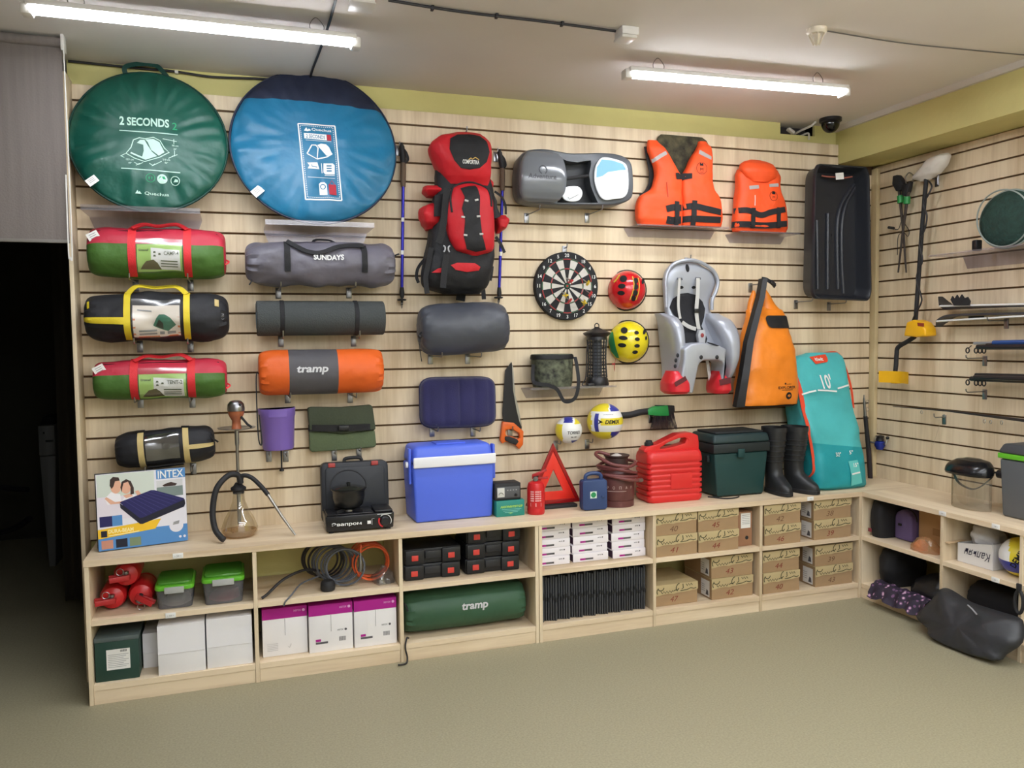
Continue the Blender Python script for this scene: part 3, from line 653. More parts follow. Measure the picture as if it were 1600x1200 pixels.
def bprint(mb):
    S = bbag.front; g = BU
    for r, w in (([(145, 100), (655, 125), (700, 1110), (205, 1085)], 0.006), ):
        for a, b in zip(r, r[1:] + r[:1]): mb.stroke(S, [g(a[0] + (b[0] - a[0]) * i / 8, a[1] + (b[1] - a[1]) * i / 8) for i in range(9)], w)
    r = [(172, 125), (625, 148), (672, 1080), (232, 1058)]
    for a, b in zip(r, r[1:] + r[:1]):
        n = 34 if abs(b[1] - a[1]) > 400 else 16
        for i in range(n): mb.stroke(S, [g(a[0] + (b[0] - a[0]) * t, a[1] + (b[1] - a[1]) * t) for t in ((i + .1) / n, (i + .65) / n)], 0.0028)
    c = g(465, 185); mb.text(S, 'Quechua', c[0], c[1], 0.017, 0.096, bold=0.01)
    mb.poly(S, [g(*p) for p in [(220, 195), (255, 150), (275, 185), (290, 165), (320, 190), (290, 200), (270, 205)]])
    mb.poly(S, [g(*p) for p in [(218, 228), (530, 240), (533, 318), (222, 300)]], cuts=2)
    mb.stroke(S, [g(240, 320), g(420, 328), g(595, 335)], 0.002); mb.stroke(S, [g(245, 800), g(430, 808), g(620, 818)], 0.002)
    mb.stroke(S, [g(*p) for p in [(250, 498), (320, 385), (375, 385), (405, 420), (385, 570), (250, 498)]], 0.006)
    mb.stroke(S, [g(*p) for p in [(385, 570), (520, 540), (600, 495)]], 0.006)
    mb.poly(S, [g(*p) for p in [(395, 385), (450, 362), (520, 370), (560, 410), (595, 495), (520, 525), (480, 480)]], cuts=1)
    mb.poly(S, [g(*p) for p in [(245, 615), (385, 612), (410, 700), (250, 690), (275, 650)]], cuts=1)
    mb.poly(S, [g(*p) for p in [(470, 625), (600, 625), (625, 650), (620, 765), (490, 765), (465, 740)]], cuts=1)
    mb.stroke(S, [g(440, 625), g(445, 750)], 0.003); mb.stroke(S, [g(480, 780), g(620, 780)], 0.003)
    mb.poly(S, [g(*p) for p in [(395, 890), (420, 870), (470, 870), (500, 900), (503, 1040), (400, 1035)]], cuts=1)
printed('print', white_i, br, bprint)
def bp2(mb):
    S = bbag.front; g = BU
    mb.poly(S, [g(*p) for p in [(535, 242), (592, 246), (596, 325), (537, 320)]], 0.003); mb.poly(S, [g(*p) for p in [(525, 900), (630, 905), (630, 1045), (530, 1035)]], 0.003)
    mb.stroke(S, [g(*p) for p in [(540, 895), (575, 845), (610, 900)]], 0.003)
printed('print_red', ink('red print', (170, 46, 60)), br, bp2, label='dark red printed blocks')['kind'] = 'stuff'
def bp3(mb):
    S = bbag.front; g = BU
    c = g(378, 275); mb.text(S, '2 SECONDS', c[0], c[1], 0.019, 0.092, off=0.0038, bold=0.01)
    for y in (658, 690, 722): mb.poly(S, [g(*p) for p in [(510, y - 8), (580, y - 8), (580, y + 8), (510, y + 8)]], 0.0038)
    mb.stroke(S, [g(*p) for p in [(305, 640), (310, 665), (380, 675)]], 0.004, 0.0038); c = g(447, 930); mb.stroke(S, arc(c[0], c[1], 0.012, 0, 340, 16), 0.004, 0.0038, closed=True)
printed('print_blue', ink('blue print', (40, 110, 150)), br, bp3)['kind'] = 'stuff'
paper_tag(br, -0.285, -0.03, -0.262, 0.055, 0.04, 0.75)
acrylic_shelf(0.845, 1.365, 2.160, 0.245, 'clear acrylic shelf holding the blue round tent bag')

# ================================================================== ROLLED TENT BAGS AND MATS
def bag_label(parent, S, u0, u1, v0, v1, kind, title=None):
    part('label_sleeve', MB().slab(S, u0 - 0.004, u1 + 0.004, v0 - 0.004, v1 + 0.028, 12, 12, 0.0095, 0.001), sleeve, parent, label='clear plastic label sleeve')
    du, dv = u1 - u0, v1 - v0; q = lambda a, b: (u0 + du * a, v0 + dv * b)
    card = part('label_card', MB().slab(S, u0, u1, v0, v1, 16, 16, 0.0045, 0.0015), ink('label pale green', (168, 206, 112)) if kind == 'green' else ink('label cream', (236, 226, 214)), parent, label='printed label card')
    if kind == 'green':
        printed('label_white', white_i, card, lambda mb: mb.poly(S, [q(.31, .12), q(.96, .04), q(.95, .80), q(.31, .88)], 0.0052, 3))
        printed('label_tent', ink('olive tent print', (92, 84, 48)), card, lambda mb: mb.poly(S, [q(*p) for p in [(.06, .12), (.12, .28), (.2, .42), (.36, .48), (.45, .36), (.53, .1)]], 0.0060, 2))
        def w(mb):
            c = q(.76, .70); mb.text(S, title, c[0], c[1], 0.016, du * .33, off=0.0062, bold=0.01)
            c = q(.15, .80); mb.text(S, 'Greenell', c[0], c[1], 0.010, du * .22, off=0.0062, bold=0.02, shear=0.2)
            for i in range(3): mb.poly(S, [q(.52, .42 - .1 * i), q(.9, .40 - .1 * i), q(.9, .44 - .1 * i), q(.52, .46 - .1 * i)], 0.0062)
            for a, b in ((.36, .7), (.36, .58), (.47, .64)): mb.poly(S, [q(a, b), q(a + .06, b), q(a + .05, b + .06), q(a + .01, b + .06)], 0.0062)
        printed('label_text', ink('dark olive print', (86, 98, 70)), card, w)
    else:
        printed('label_border', ink('orange print', (214, 130, 82)), card, lambda mb: [mb.poly(S, [q(a, b), q(c, b), q(c, d), q(a, d)], 0.0052, 1) for a, b, c, d in ((0, .1, .05, .6), (.95, .1, 1, .65), (.1, 0, .95, .045))])
        def tn(mb):
            mb.poly(S, [q(*p) for p in [(.42, .38), (.50, .62), (.56, .72), (.68, .72), (.80, .62), (.92, .42), (.74, .2), (.46, .34)]], 0.0056, 2)
        printed('label_tent', ink('teal tent print', (58, 122, 98)), card, tn)
        printed('label_tent_door', ink('dark tent print', (44, 52, 40)), card, lambda mb: mb.poly(S, [q(.48, .36), q(.55, .58), q(.64, .46), q(.64, .27)], 0.0062, 1))
        def w(mb):
            for i in range(2): mb.poly(S, [q(.12, .10 + .1 * i), q(.5, .10 + .1 * i), q(.5, .16 + .1 * i), q(.12, .16 + .1 * i)], 0.0056)
            mb.poly(S, [q(.56, .1), q(.66, .1), q(.66, .2), q(.56, .2)], 0.0056); mb.poly(S, [q(.72, .1), q(.9, .1), q(.9, .2), q(.72, .2)], 0.0056)
            mb.poly(S, [q(.1, .84), q(.4, .80), q(.4, .84), q(.1, .88)], 0.0056)
        printed('label_text', grey_i, card, w)
def duffel(name, label, f, px0, px1, py, py0, py1, dep, ry, mats, cls, seed, n=5, wr=0.035, pleat=0.03, nx=0.0):
    x0 = f(px0, py)[0]; x1 = f(px1, py)[0]; rz = (f((px0 + px1) / 2, py0)[1] - f((px0 + px1) / 2, py1)[1]) / 2
    R = Roll(x1 - x0, ry, rz, n, wr, seed, pleat)
    zc = (f((px0 + px1) / 2, py0)[1] + f((px0 + px1) / 2, py1)[1]) / 2
    t = thing(name, label, 'tent bag', (f.ox + (x0 + x1) / 2, -dep, f.oz + zc))
    for k, mb in R.bodies(cls).items():
        part(k, mb, mats[k], t, label=None)
    return t, R
def U(f, t, px, py=None, d=None): return f(px, py or 400, d or f.d + 0.07)[0] + f.ox - t.location.x
redf = fabric('red tent nylon', (186, 46, 66), 0.5, 0.5); greenf = fabric('green tent nylon', (74, 112, 48), 0.5, 0.6); redw = mat('red webbing strap', (214, 40, 48), 0.6, bump=(200, 0.2))
yelw = mat('yellow webbing strap', (224, 200, 44), 0.6, bump=(200, 0.2)); beigew = mat('beige webbing strap', (200, 178, 120), 0.65, bump=(200, 0.2))
def camp(label, f, px, py, rng, u_str, title, seed, hk):
    t, R = duffel('tent_bag', label, f, px[0], px[1], py, rng[0], rng[1], 0.125, 0.105, {'bag_top': redf, 'bag_body': greenf, 'end_cap': redf}, lambda tt, a: 'bag_top' if 0.36 < a < 2.4 else ('end_cap' if tt > 0.965 else 'bag_body'), seed, 7, 0.045)
    us = [U(f, t, p, py) for p in u_str]
    for s_, u in zip((1, -1), us):
        part('strap', R.band(MB(), u - 0.017, u + 0.017, -1.15, 1.5), redw, t)
    zt = R.rz
    for yy in (-0.03, 0.015):
        strap(t, 'handle', [(us[0], yy - 0.03, zt * 0.96), (us[0] + 0.05, yy - 0.01, zt + 0.018), (0.0, yy, zt + 0.012), (us[1] - 0.05, yy - 0.01, zt + 0.022), (us[1], yy - 0.03, zt * 0.96)], 0.024, redw, normal=(0, -0.5, 1))
    part('zipper', R.band(MB(), -R.L * 0.42, R.L * 0.44, 1.02, 1.07, 2, 0.002, 0.003), blackp, t)
    bag_label(t, R.surf(), us[0] + 0.022, us[1] - 0.024, -0.095, 0.032 if seed < 3 else 0.028, 'green', title)
    paper_tag(t, -R.L / 2 + 0.035, -0.08, R.rz * 0.55, 0.05, 0.045, 0.5)
    strap(t, 'zip_pull', [(R.L / 2 - 0.02, -0.03, -0.02), (R.L / 2 + 0.012, -0.05, -0.035), (R.L / 2 - 0.005, -0.06, -0.05)], 0.008, redw)
    hooks(f, hk, rng[1] - 2, 0.225, 'under the ' + title.split()[0] + ' red and green tent bag')
f = Fr(245, 394, 0.15)
camp('red and green rolled tent bag with larger label, top of its column', f, (137, 353), 395, (357, 435), (206, 293), 'CAMP-4', 1, (206, 295))
f = Fr(250, 590, 0.15)
camp('red and green rolled tent bag below the black and yellow one', f, (146, 355), 592, (562, 624), (209, 299), 'TENT-2', 5, (214, 298))
f = Fr(245, 494, 0.15)
t, R = duffel('tent_bag', 'black rolled tent bag with yellow straps and orange-edged label', f, 132, 358, 494, 458, 533, 0.13, 0.11, {'bag_body': black_f}, lambda tt, a: 'bag_body', 8, 5, 0.085, 0.06)
us = [U(f, t, 199, 494), U(f, t, 292, 494)]
for u in us: part('strap', R.band(MB(), u - 0.014, u + 0.014, -1.2, 1.5, off=0.006), yelw, t)
part('end_strap', MB().slab(lambda u, a, o: R(u, a, o), -R.L / 2 + 0.004, us[0], -0.28, -0.02, 14, 2, 0.005, 0.006), yelw, t)
strap(t, 'handle', [(us[0], -0.06, R.rz * .92), (us[0] + 0.04, -0.04, R.rz + 0.03), (-0.01, -0.02, R.rz + 0.025), (0.08, -0.03, R.rz + 0.03), (us[1], -0.06, R.rz * .95)], 0.028, yelw, normal=(0, -0.6, 1))
bag_label(t, R.surf(), us[0] + 0.024, us[1] - 0.03, -0.10, 0.052, 'orange')
part('end_tab', MB().slab(lambda u, a, o: R(u, a, o), R.L * .40, R.L * .43, 0.5, 0.85, 2, 2, 0.004, 0.005), beigew, t)
part('end_tab', MB().slab(lambda u, a, o: R(u, a, o), -R.L * .47, -R.L * .455, 0.5, 0.8, 2, 2, 0.004, 0.005), yelw, t)
printed('brand_print', grey_i, t, lambda mb: mb.text(R.surf(), 'PRO', R.L * .455, 0.0, 0.012, 0.035, rot=-PI / 2, off=0.004))
hooks(f, (213, 295), 532, 0.225, 'under the black and yellow tent bag')
f = Fr(258, 697, 0.12)
t, R = duffel('tent_bag', 'small black rolled tent bag with beige straps above the airbed box', f, 180, 336, 697, 669, 727, 0.11, 0.085, {'bag_body': black_f}, lambda tt, a: 'bag_body', 12, 5, 0.075, 0.06)
us = [U(f, t, 220, 697), U(f, t, 291, 697)]
t.rotation_euler = (0, -0.05, 0)
for u in us: part('strap', R.band(MB(), u - 0.013, u + 0.013, -1.2, 1.1, off=0.005), beigew, t)
for u in us: part('strap_buckle', R.band(MB(), u - 0.018, u + 0.018, 1.12, 1.4, 4, 0.008, 0.008), blackp, t)
part('end_strap', MB().slab(lambda u, a, o: R(u, a, o), us[1], R.L / 2 - 0.004, -0.14, 0.08, 12, 2, 0.004, 0.005), beigew, t)
part('window', MB().slab(R.surf(), us[0] + 0.02, us[1] - 0.03, -0.05, 0.075, 8, 8, 0.006, 0.002), clear('shiny clear window', (150, 150, 155), 0.22, 0.05, 0.12), t, label='shiny clear plastic window')
part('handle', MB().slab(lambda u, a, o: R(u, a, o), us[0] + 0.02, us[1] - 0.02, -1.25, -1.05, 8, 2, 0.012, 0.006), web_b, t)
strap(t, 'zip_cord', [(R.L * .44, -0.05, 0.045), (R.L * .5, -0.07, 0.02), (R.L * .54, -0.07, 0.005)], 0.008, web_b)
hooks(f, (230, 300), 728, 0.19, 'under the small black and beige tent bag')
# grey tent bag with lettering
f = Fr(500, 413, 0.15)
greyf = fabric('grey tent nylon', (104, 101, 112), 0.45, 0.8, 10, 0.5)
t, R = duffel('tent_bag', 'grey rolled tent bag lettered SUNDAYS with black straps', f, 383, 616, 413, 378, 447, 0.135, 0.11, {'bag_body': greyf}, lambda tt, a: 'bag_body', 15, 6, 0.10, 0.09)
us = [U(f, t, 449, 413), U(f, t, 569, 413)]
for u in us: part('strap', R.band(MB(), u - 0.014, u + 0.014, -0.42, 1.0, 14, 0.008), web_b, t)
sf = lambda u, a, o: Vector(R(u, a, o))
strap(t, 'handle', [sf(us[0], .95, .016), sf(us[0] + .05, .62, .016), sf(us[0] + .10, .42, .016), sf(-.01, .40, .016), sf(.07, .62, .016), sf(us[1] - .04, .82, .016), sf(us[1], .85, .016)], 0.022, web_b, normal=(0, -1, .5))
strap(t, 'handle', [(us[0] + .13, .0, R.rz * .98), (us[0] + .15, 0, R.rz + .012), (us[1] - .16, 0, R.rz + .010), (us[1] - .13, 0, R.rz * .98)], 0.02, web_b, normal=(0, -.5, 1))
printed('lettering', white_i, t, lambda mb: mb.text(R.surf(), 'SUNDAYS', U(f, t, 513, 413), 0.022, 0.024, 0.145, off=0.014, bold=0.035))
strap(t, 'drawcord', [(R.L / 2 - .02, -.04, .04), (R.L / 2 + .005, -.05, .05), (R.L / 2 + .02, -.05, .055)], 0.008, web_b)
strap(t, 'drawcord', [(-R.L / 2 + .03, -.05, -.07), (-R.L / 2 + .025, -.06, -.095), (-R.L / 2 + .015, -.06, -.11)], 0.006, web_b)
hooks(f, (437, 551), 446, 0.235, 'under the grey SUNDAYS tent bag')
# charcoal foam mat roll
f = Fr(500, 497, 0.14)
x0, x1 = f(401, 497)[0], f(600, 497)[0]; rz = (f(500, 471)[1] - f(500, 525)[1]) / 2
t = thing('sleeping_mat', 'charcoal rolled foam sleeping mat held by two elastic bands', 'sleeping mat', (f.ox + (x0 + x1) / 2, -0.115, f.oz))
L = x1 - x0; foam = mat('charcoal foam', (66, 70, 70), 0.85, bump=(160, 0.5)); foam2 = mat('blue grey foam back', (92, 108, 116), 0.85)
part('mat_roll', MB().lathe([(0, -L / 2), (rz - .004, -L / 2), (rz, -L / 2 + .004), (rz, L / 2 - .004), (rz - .004, L / 2), (0, L / 2)], 40, axis='x'), foam, t)
sp = []
for s_ in (-1, 1):
    pts = [(s_ * (L / 2 + 0.0005), 0.016 * math.cos(a) * (1 + a * .45), 0.016 * math.sin(a) * (1 + a * .45)) for a in [i * .35 for i in range(24)]]
    part('roll_edge', MB().tube(pts, 0.0022, 5), foam2, t, label='bluish spiral edge of the rolled foam')
for px in (442, 559):
    u = U(f, t, px, 497); part('elastic_band', MB().lathe([(rz + .0005, u - .011), (rz + .003, u - .009), (rz + .003, u + .009), (rz + .0005, u + .011)], 40, axis='x'), web_b, t)
hooks(f, (441, 558), 524, 0.215, 'under the charcoal foam mat', up=0.03)
# orange self-inflating mat
f = Fr(501, 581, 0.15)
x0, x1 = f(404, 581)[0], f(598, 581)[0]; rz = (f(500, 546)[1] - f(500, 616)[1]) / 2
R = Roll(x1 - x0, 0.105, rz, 9, 0.012, 21, 0.05, 18)
t = thing('sleeping_mat', 'orange and grey rolled mat bag lettered tramp on the wall', 'sleeping mat', (f.ox + (x0 + x1) / 2, -0.125, f.oz))
ta, tb = 2 * U(f, t, 452, 581) / R.L, 2 * U(f, t, 529, 581) / R.L; R.cuts = [ta, tb]
orf = fabric('orange nylon', (222, 98, 34), 0.5, 0.4); gyf = fabric('grey nylon panel', (84, 82, 86), 0.55, 0.3)
for k, mb in R.bodies(lambda tt, a: 'middle_panel' if ta < tt < tb else ('end_panel' if tt < ta else 'end_panel.001'), 60, 40).items(): part(k.split('.')[0], mb, gyf if k == 'middle_panel' else orf, t, label='grey middle panel' if k == 'middle_panel' else None)
trampi = ink('pale tramp print', (206, 206, 208))
printed('lettering', trampi, t, lambda mb: mb.text(R.surf(), 'tramp', U(f, t, 488.5, 581), 0.012, 0.044, 0.152, off=0.003, bold=0.03, shear=0.15))
t_cord = strap(t, 'drawcord', [(-R.L / 2 + .0, -.06, -.0), (-R.L / 2 - .012, -.07, -.01), (-R.L / 2 - .014, -.07, -.15), (-R.L / 2 - .010, -.07, -.32), (-R.L / 2 + .004, -.07, -.34), (-R.L / 2 - .004, -.07, -.20)], 0.006, web_b)
hooks(f, (452, 553), 615, 0.225, 'under the orange mat bag')
# dark grey sleeping bag
f = Fr(724, 513, 0.15)
x0, x1 = f(655, 513)[0], f(792, 513)[0]; rz = (f(724, 473)[1] - f(724, 553)[1]) / 2
R = Roll(x1 - x0, 0.125, rz, 5, 0.03, 27, 0.06, 18)
t = thing('sleeping_bag', 'dark grey sleeping bag in a stuff sack below the backpack', 'sleeping bag', (f.ox + (x0 + x1) / 2, -0.14, f.oz), (0, -0.04, 0))
part('stuff_sack', R.bodies(lambda a, b: 'x', 44, 48)['x'], fabric('slate nylon', (70, 73, 82), 0.45, 0.5, 9, 0.5), t)
strap(t, 'drawcord', [(-R.L / 2 + .01, -.05, -.01), (-R.L / 2 - .012, -.07, -.02), (-R.L / 2 - .016, -.075, -.06)], 0.010, web_b)
strap(t, 'drawcord', [(-R.L / 2 - .014, -.075, -.02), (-R.L / 2 - .018, -.08, -.09), (-R.L / 2 - .012, -.08, -.16)], 0.004, web_b)
part('cord_lock', MB().ball((-R.L / 2 - .012, -.072, -.03), 0.012), blackp, t)
hooks(f, (682, 742), 553, 0.25, 'under the dark grey sleeping bag')

# ================================================================== HANGING GEAR, MIDDLE AND RIGHT OF THE BACK WALL
def Z(x0, y0, s): return lambda zx, zy: (x0 + zx / s, y0 + zy / s)      # pixel of a point read off an enlarged crop
def zrows(z, f, l, d=None): return rows_px(f, [(z(0, zy)[1], z(a, 0)[0], z(b, 0)[0], yb, yf) for zy, a, b, yb, yf in l], d)
def ringprism(outer, inner, y0, y1):
    n = len(outer); m = MB(); vs = [(p[0], y, p[1]) for y in (y0, y1) for p in outer] + [(p[0], y, p[1]) for y in (y0, y1) for p in inner]; fs = []
    for i in range(n):
        j = (i + 1) % n
        fs += [(i, j, j + n, i + n), (2 * n + j, 2 * n + i, 3 * n + i, 3 * n + j), (i, 2 * n + i, 2 * n + j, j), (n + j, 3 * n + j, 3 * n + i, n + i)]
    return m.add(vs, fs)
# ------------------------------------------------ backpack
z = Z(640, 200, 4.444); f = Fr(722, 333, 0.15)
t = thing('backpack', 'tall red and black hiking backpack hanging on the wall', 'backpack', f.loc)
bred = fabric('backpack red', (200, 34, 44), 0.55, 0.7, 12); bblk = fabric('backpack black', (34, 34, 37), 0.65, 0.6, 16)
q = lambda zx, zy, d=None: f(*z(zx, zy), d)
body = Loft(zrows(z, f, [(1150, 255, 495, -.04, -.16), (1110, 115, 530, -.03, -.21), (1050, 88, 552, -.02, -.24), (950, 100, 570, -.02, -.25), (850, 120, 585, -.02, -.24), (700, 148, 590, -.02, -.22), (550, 155, 590, -.02, -.22), (430, 182, 580, -.02, -.21), (345, 186, 566, -.03, -.2), (285, 192, 560, -.04, -.17)]), 3.2, 0.008, 3)
part('pack_body', body.mb(40, 5), bblk, t)
lid = Loft(zrows(z, f, [(400, 262, 540, -.08, -.22), (345, 232, 548, -.04, -.255), (250, 182, 562, -.03, -.275), (150, 150, 572, -.03, -.265), (100, 172, 562, -.04, -.25), (60, 225, 540, -.05, -.22), (30, 320, 515, -.09, -.18)], .18), 3.4, 0.010, 5)
part('top_lid', lid.mb(40, 6), bred, t)
part('lid_panel', MB().poly(lid.front, [q(*p, .25) for p in [(282, 72), (340, 38), (420, 33), (500, 50), (540, 95), (552, 170), (530, 240), (480, 283), (410, 293), (350, 283), (300, 230), (272, 150)]], 0.004, 3), bblk, t, label='black panel on the lid', fix=False)
c = q(423, 238, .27); printed('lettering', white_i, t, lambda mb: mb.text(lid.front, 'COMFORTIKA', c[0], c[1], 0.020, 0.088, off=0.0065, bold=0.02))
printed('peak_emblem', ink('gold print', (214, 176, 90)), t, lambda mb: mb.stroke(lid.front, [q(*p, .27) for p in [(405, 222), (422, 212), (432, 220), (452, 207), (478, 224)]], 0.004, 0.0065))
pk = Loft(zrows(z, f, [(885, 420, 500, -.18, -.25), (850, 335, 578, -.17, -.29), (780, 285, 592, -.17, -.305), (650, 265, 592, -.17, -.305), (500, 270, 580, -.17, -.295), (420, 300, 562, -.17, -.275), (372, 370, 500, -.17, -.23)], .26), 2.6, 0.007, 8)
part('front_pocket', pk.mb(40, 6), bred, t)
part('pocket_panel', MB().poly(pk.front, [q(*p, .30) for p in [(362, 412), (420, 395), (472, 390), (490, 470), (485, 600), (500, 740), (535, 845), (470, 858), (400, 842), (375, 760), (382, 640), (362, 560), (385, 480)]], 0.004, 3), bblk, t, label='black centre panel of the pocket', fix=False)
for zx, zy, r in [(395, 505, -.2), (465, 500, .3), (368, 620, -.1), (475, 615, .1), (385, 745, -.1), (495, 738, .05)]:
    cx, cz = q(zx, zy, .30); yy = pk.front(cx, cz)[1]
    part('daisy_loop', MB().box(-.010, .010, -.004, 0, -.005, .005).xf(Matrix.Translation((cx, yy - .004, cz)) @ Matrix.Rotation(-r, 4, 'Y')), mat('grey loop webbing', (190, 188, 184), .6), t, bevel=0.0015)
zp = [q(*p, .28) for p in [(293, 585), (290, 470), (330, 395), (420, 365), (505, 385), (560, 440), (568, 545)]]
zz = spline([(p[0], pk.front(p[0], p[1], .004)[1], p[1]) for p in zp], 6)
part('zipper', MB().tube(zz, 0.006, 6), blackm, t)
for rows, nm, m_ in (([(702, 125, 195, -.06, -.16), (660, 95, 216, -.04, -.2), (600, 78, 224, -.03, -.21), (550, 95, 222, -.04, -.19), (520, 150, 215, -.06, -.15)], 'side_pocket', bred), ([(728, 608, 635, -.09, -.14), (690, 604, 668, -.08, -.18), (640, 600, 684, -.08, -.18), (603, 640, 678, -.085, -.14)], 'side_pocket', bred),
                     ([(468, 130, 205, -.06, -.15), (435, 96, 228, -.04, -.19), (400, 112, 230, -.06, -.16)], 'side_flap', bred), ([(422, 558, 588, -.06, -.14), (380, 548, 594, -.05, -.16), (345, 550, 572, -.06, -.14)], 'side_flap', bred), ([(625, 570, 648, -.08, -.14), (540, 565, 620, -.08, -.15), (445, 560, 596, -.08, -.14)], 'side_mesh', bblk)):
    part(nm, Loft(zrows(z, f, rows), 3.4, 0.009, 2, 14).mb(32, 5), m_, t)
part('pocket_strap', MB().poly(lambda u, v, o: (u, -.215 - o, v), [q(*p) for p in [(155, 480), (225, 470), (215, 560), (205, 625), (148, 628), (150, 540)]], .002, 1), bblk, t, fix=False)
part('zip_pouch', MB().poly(body.front, [q(*p, .25) for p in [(285, 952), (330, 936), (450, 940), (490, 965), (480, 990), (400, 1000), (320, 985)]], 0.006, 2), bred, t, fix=False, label='red zip pouch')
part('zip_pouch', MB().poly(body.front, [q(*p, .22) for p in [(150, 1005), (190, 978), (238, 972), (240, 1000), (200, 1008)]], 0.006, 2), bred, t, fix=False, label='red zip pouch')
def s3(l, d): return [(q(a, b, d)[0], -d, q(a, b, d)[1]) for a, b in l]
strap(t, 'compression_strap', s3([(262, 420), (250, 500), (240, 620), (222, 740), (200, 800)], .262), 0.034, web_b)
strap(t, 'compression_strap', s3([(256, 880), (245, 960), (236, 1050), (232, 1110)], .268), 0.032, web_b)
strap(t, 'hanging_strap', s3([(150, 830), (130, 950), (112, 1040), (122, 1150)], .22), 0.026, web_b)
strap(t, 'hanging_strap', s3([(105, 910), (60, 970), (48, 1030), (62, 1075)], .12), 0.016, web_b)
strap(t, 'hanging_strap', s3([(590, 440), (640, 480), (665, 540), (668, 600)], .12), 0.012, web_b)
strap(t, 'hanging_strap', s3([(598, 755), (630, 800), (660, 866)], .12), 0.016, web_b)
strap(t, 'hanging_strap', s3([(575, 960), (570, 1010), (560, 1060)], .15), 0.014, web_b)
strap(t, 'hip_belt_end', s3([(365, 1120), (358, 1160), (352, 1200)], .06), 0.05, web_b)
strap(t, 'hip_belt_end', s3([(510, 1120), (514, 1160), (516, 1190)], .08), 0.024, web_b)
for s_ in (-1, 1):
    part('buckle', MB().tube(spline([*[(q(256 + a * s_, b, .27)[0], -e, q(256, b, .27)[1]) for a, b, e in ((22, 818, .272), (12, 828, .276), (12, 848, .276), (20, 860, .272))]]), 0.004, 8), mat('grey buckle', (176, 178, 182), .4), t)
hook(f.ox + q(420, 30)[0], f.oz + q(420, 20)[1] + .02, 0.09, 'behind the top of the backpack')

# ------------------------------------------------ trekking poles
blu = mat('blue anodised shaft', (44, 40, 168), 0.3, 0.4); cork = mat('brown cork grip', (112, 94, 78), 0.8, bump=(80, .3))
def pole(pxs, label, hk):
    d = 0.035; f = Fr(pxs[0][0], pxs[0][1], d); P = [f(*p) for p in pxs]        # top, grip mid, shaft top, shaft end, tip
    t = thing('trekking_pole', label, 'trekking pole', f.loc, group='blue trekking poles')
    def pt(i, k=0.0): return (P[i][0], -d, P[i][1] + k)
    part('grip_head', MB().tube(spline([pt(0), (P[0][0] + .004, -d - .006, P[0][1] - .04), pt(1)]), [.010] * 4 + [.014] * 6 + [.016] * 7, 10), blackm, t)
    part('grip', MB().tube([pt(1, .002), pt(1, -.03), pt(2, .02), pt(2)], [.014, .015, .014, .012], 12), cork, t)
    strap(t, 'wrist_strap', [pt(0, -.02), (P[0][0] + .022, -d - .01, P[0][1] - .05), (P[0][0] + .03, -d - .012, P[0][1] - .085), (P[0][0] + .012, -d - .012, P[0][1] - .10)], 0.016, web_b)
    part('shaft', MB().tube([pt(2, .004), pt(3)], .0085, 12), blu, t)
    for k in (.3, .62): part('shaft_print', MB().tube([tuple(Vector(pt(2)).lerp(Vector(pt(3)), k + e)) for e in (0, .04)], .0088, 12), white_i, t)
    part('lock', MB().tube([pt(3, .01), pt(3, -.02), pt(3, -.045)], [.010, .014, .010], 10), blackm, t)
    part('lower_shaft', MB().tube([pt(3, -.04), pt(4, .02)], .006, 8), blackm, t)
    part('basket', MB().lathe([(0.006, .008), (.024, .004), (.026, 0), (.02, -.004), (.006, -.002)], 16, (P[4][0], -d, P[4][1] + .045)), blackm, t)
    part('tip', MB().tube([pt(4, .03), pt(4)], [.007, .002], 8), steel, t)
    hook(f.ox + P[0][0] - .01, f.oz + P[0][1] - .01, .04, hk)
pole([(627, 224), (630, 254), (630, 292), (628, 452), (628, 482)], 'blue trekking pole hanging between blue tent bag and backpack', 'holding the trekking pole beside the blue tent bag')
pole([(780, 234), (785, 262), (785, 298), (780, 452), (779, 478)], 'blue trekking pole hanging half behind the backpack', 'holding the trekking pole behind the backpack')

# ------------------------------------------------ navy pillow
f = Fr(716, 628, 0.08); x0 = f(657, 628)[0]; x1 = f(774, 628)[0]; zt = f(716, 590)[1]; zb = f(716, 667)[1]
t = thing('inflatable_pillow', 'navy flocked inflatable pillow with five ribs', 'pillow', (f.ox + (x0 + x1) / 2, -0.07, f.oz + (zt + zb) / 2), (-.08, .015, 0))
hw, hh = (x1 - x0) / 2, (zt - zb) / 2
def pil(u, v, sg):
    e = (1 - abs(u) ** 6) ** .5 * (1 - abs(v) ** 6) ** .5; rib = .72 + .28 * abs(math.cos((u * 2.5) * PI / 1.0 + PI / 2)) ** .5
    k = 1 - .06 * (1 - abs(v)) ** 0.5 * 0
    sx = (1 - .10 * abs(v) ** 8); sz = (1 - .12 * abs(u) ** 8)
    return (u * hw * sx, -sg * (.012 + .042 * e * rib), v * hh * sz)
nn = [-1 + 2 * i / 48 for i in range(49)]; mm = [-1 + 2 * i / 24 for i in range(25)]
mb = MB(); mb.grid(lambda u, v: pil(u, v, 1), nn, mm); mb.grid(lambda u, v: pil(u, v, -1), nn, mm)
k = 25; o = 49 * 25
rim = [i * k for i in range(49)] + [48 * k + j for j in range(1, 25)] + [i * k + 24 for i in range(47, -1, -1)] + [j for j in range(23, 0, -1)]
for a, b in zip(rim, rim[1:] + rim[:1]): mb.f.append((a, b, o + b, o + a))
part('pillow_body', mb, mat('navy flock', (38, 36, 84), .9, bump=(220, .3), sheen=.3, var=(6, .15)), t)
part('seam_rim', MB().tube([(p[0] * 1.005, 0, p[2] * 1.005) for p in [mb.v[i] for i in rim]], .005, 6, closed=True), mat('navy vinyl', (32, 31, 70), .6), t)
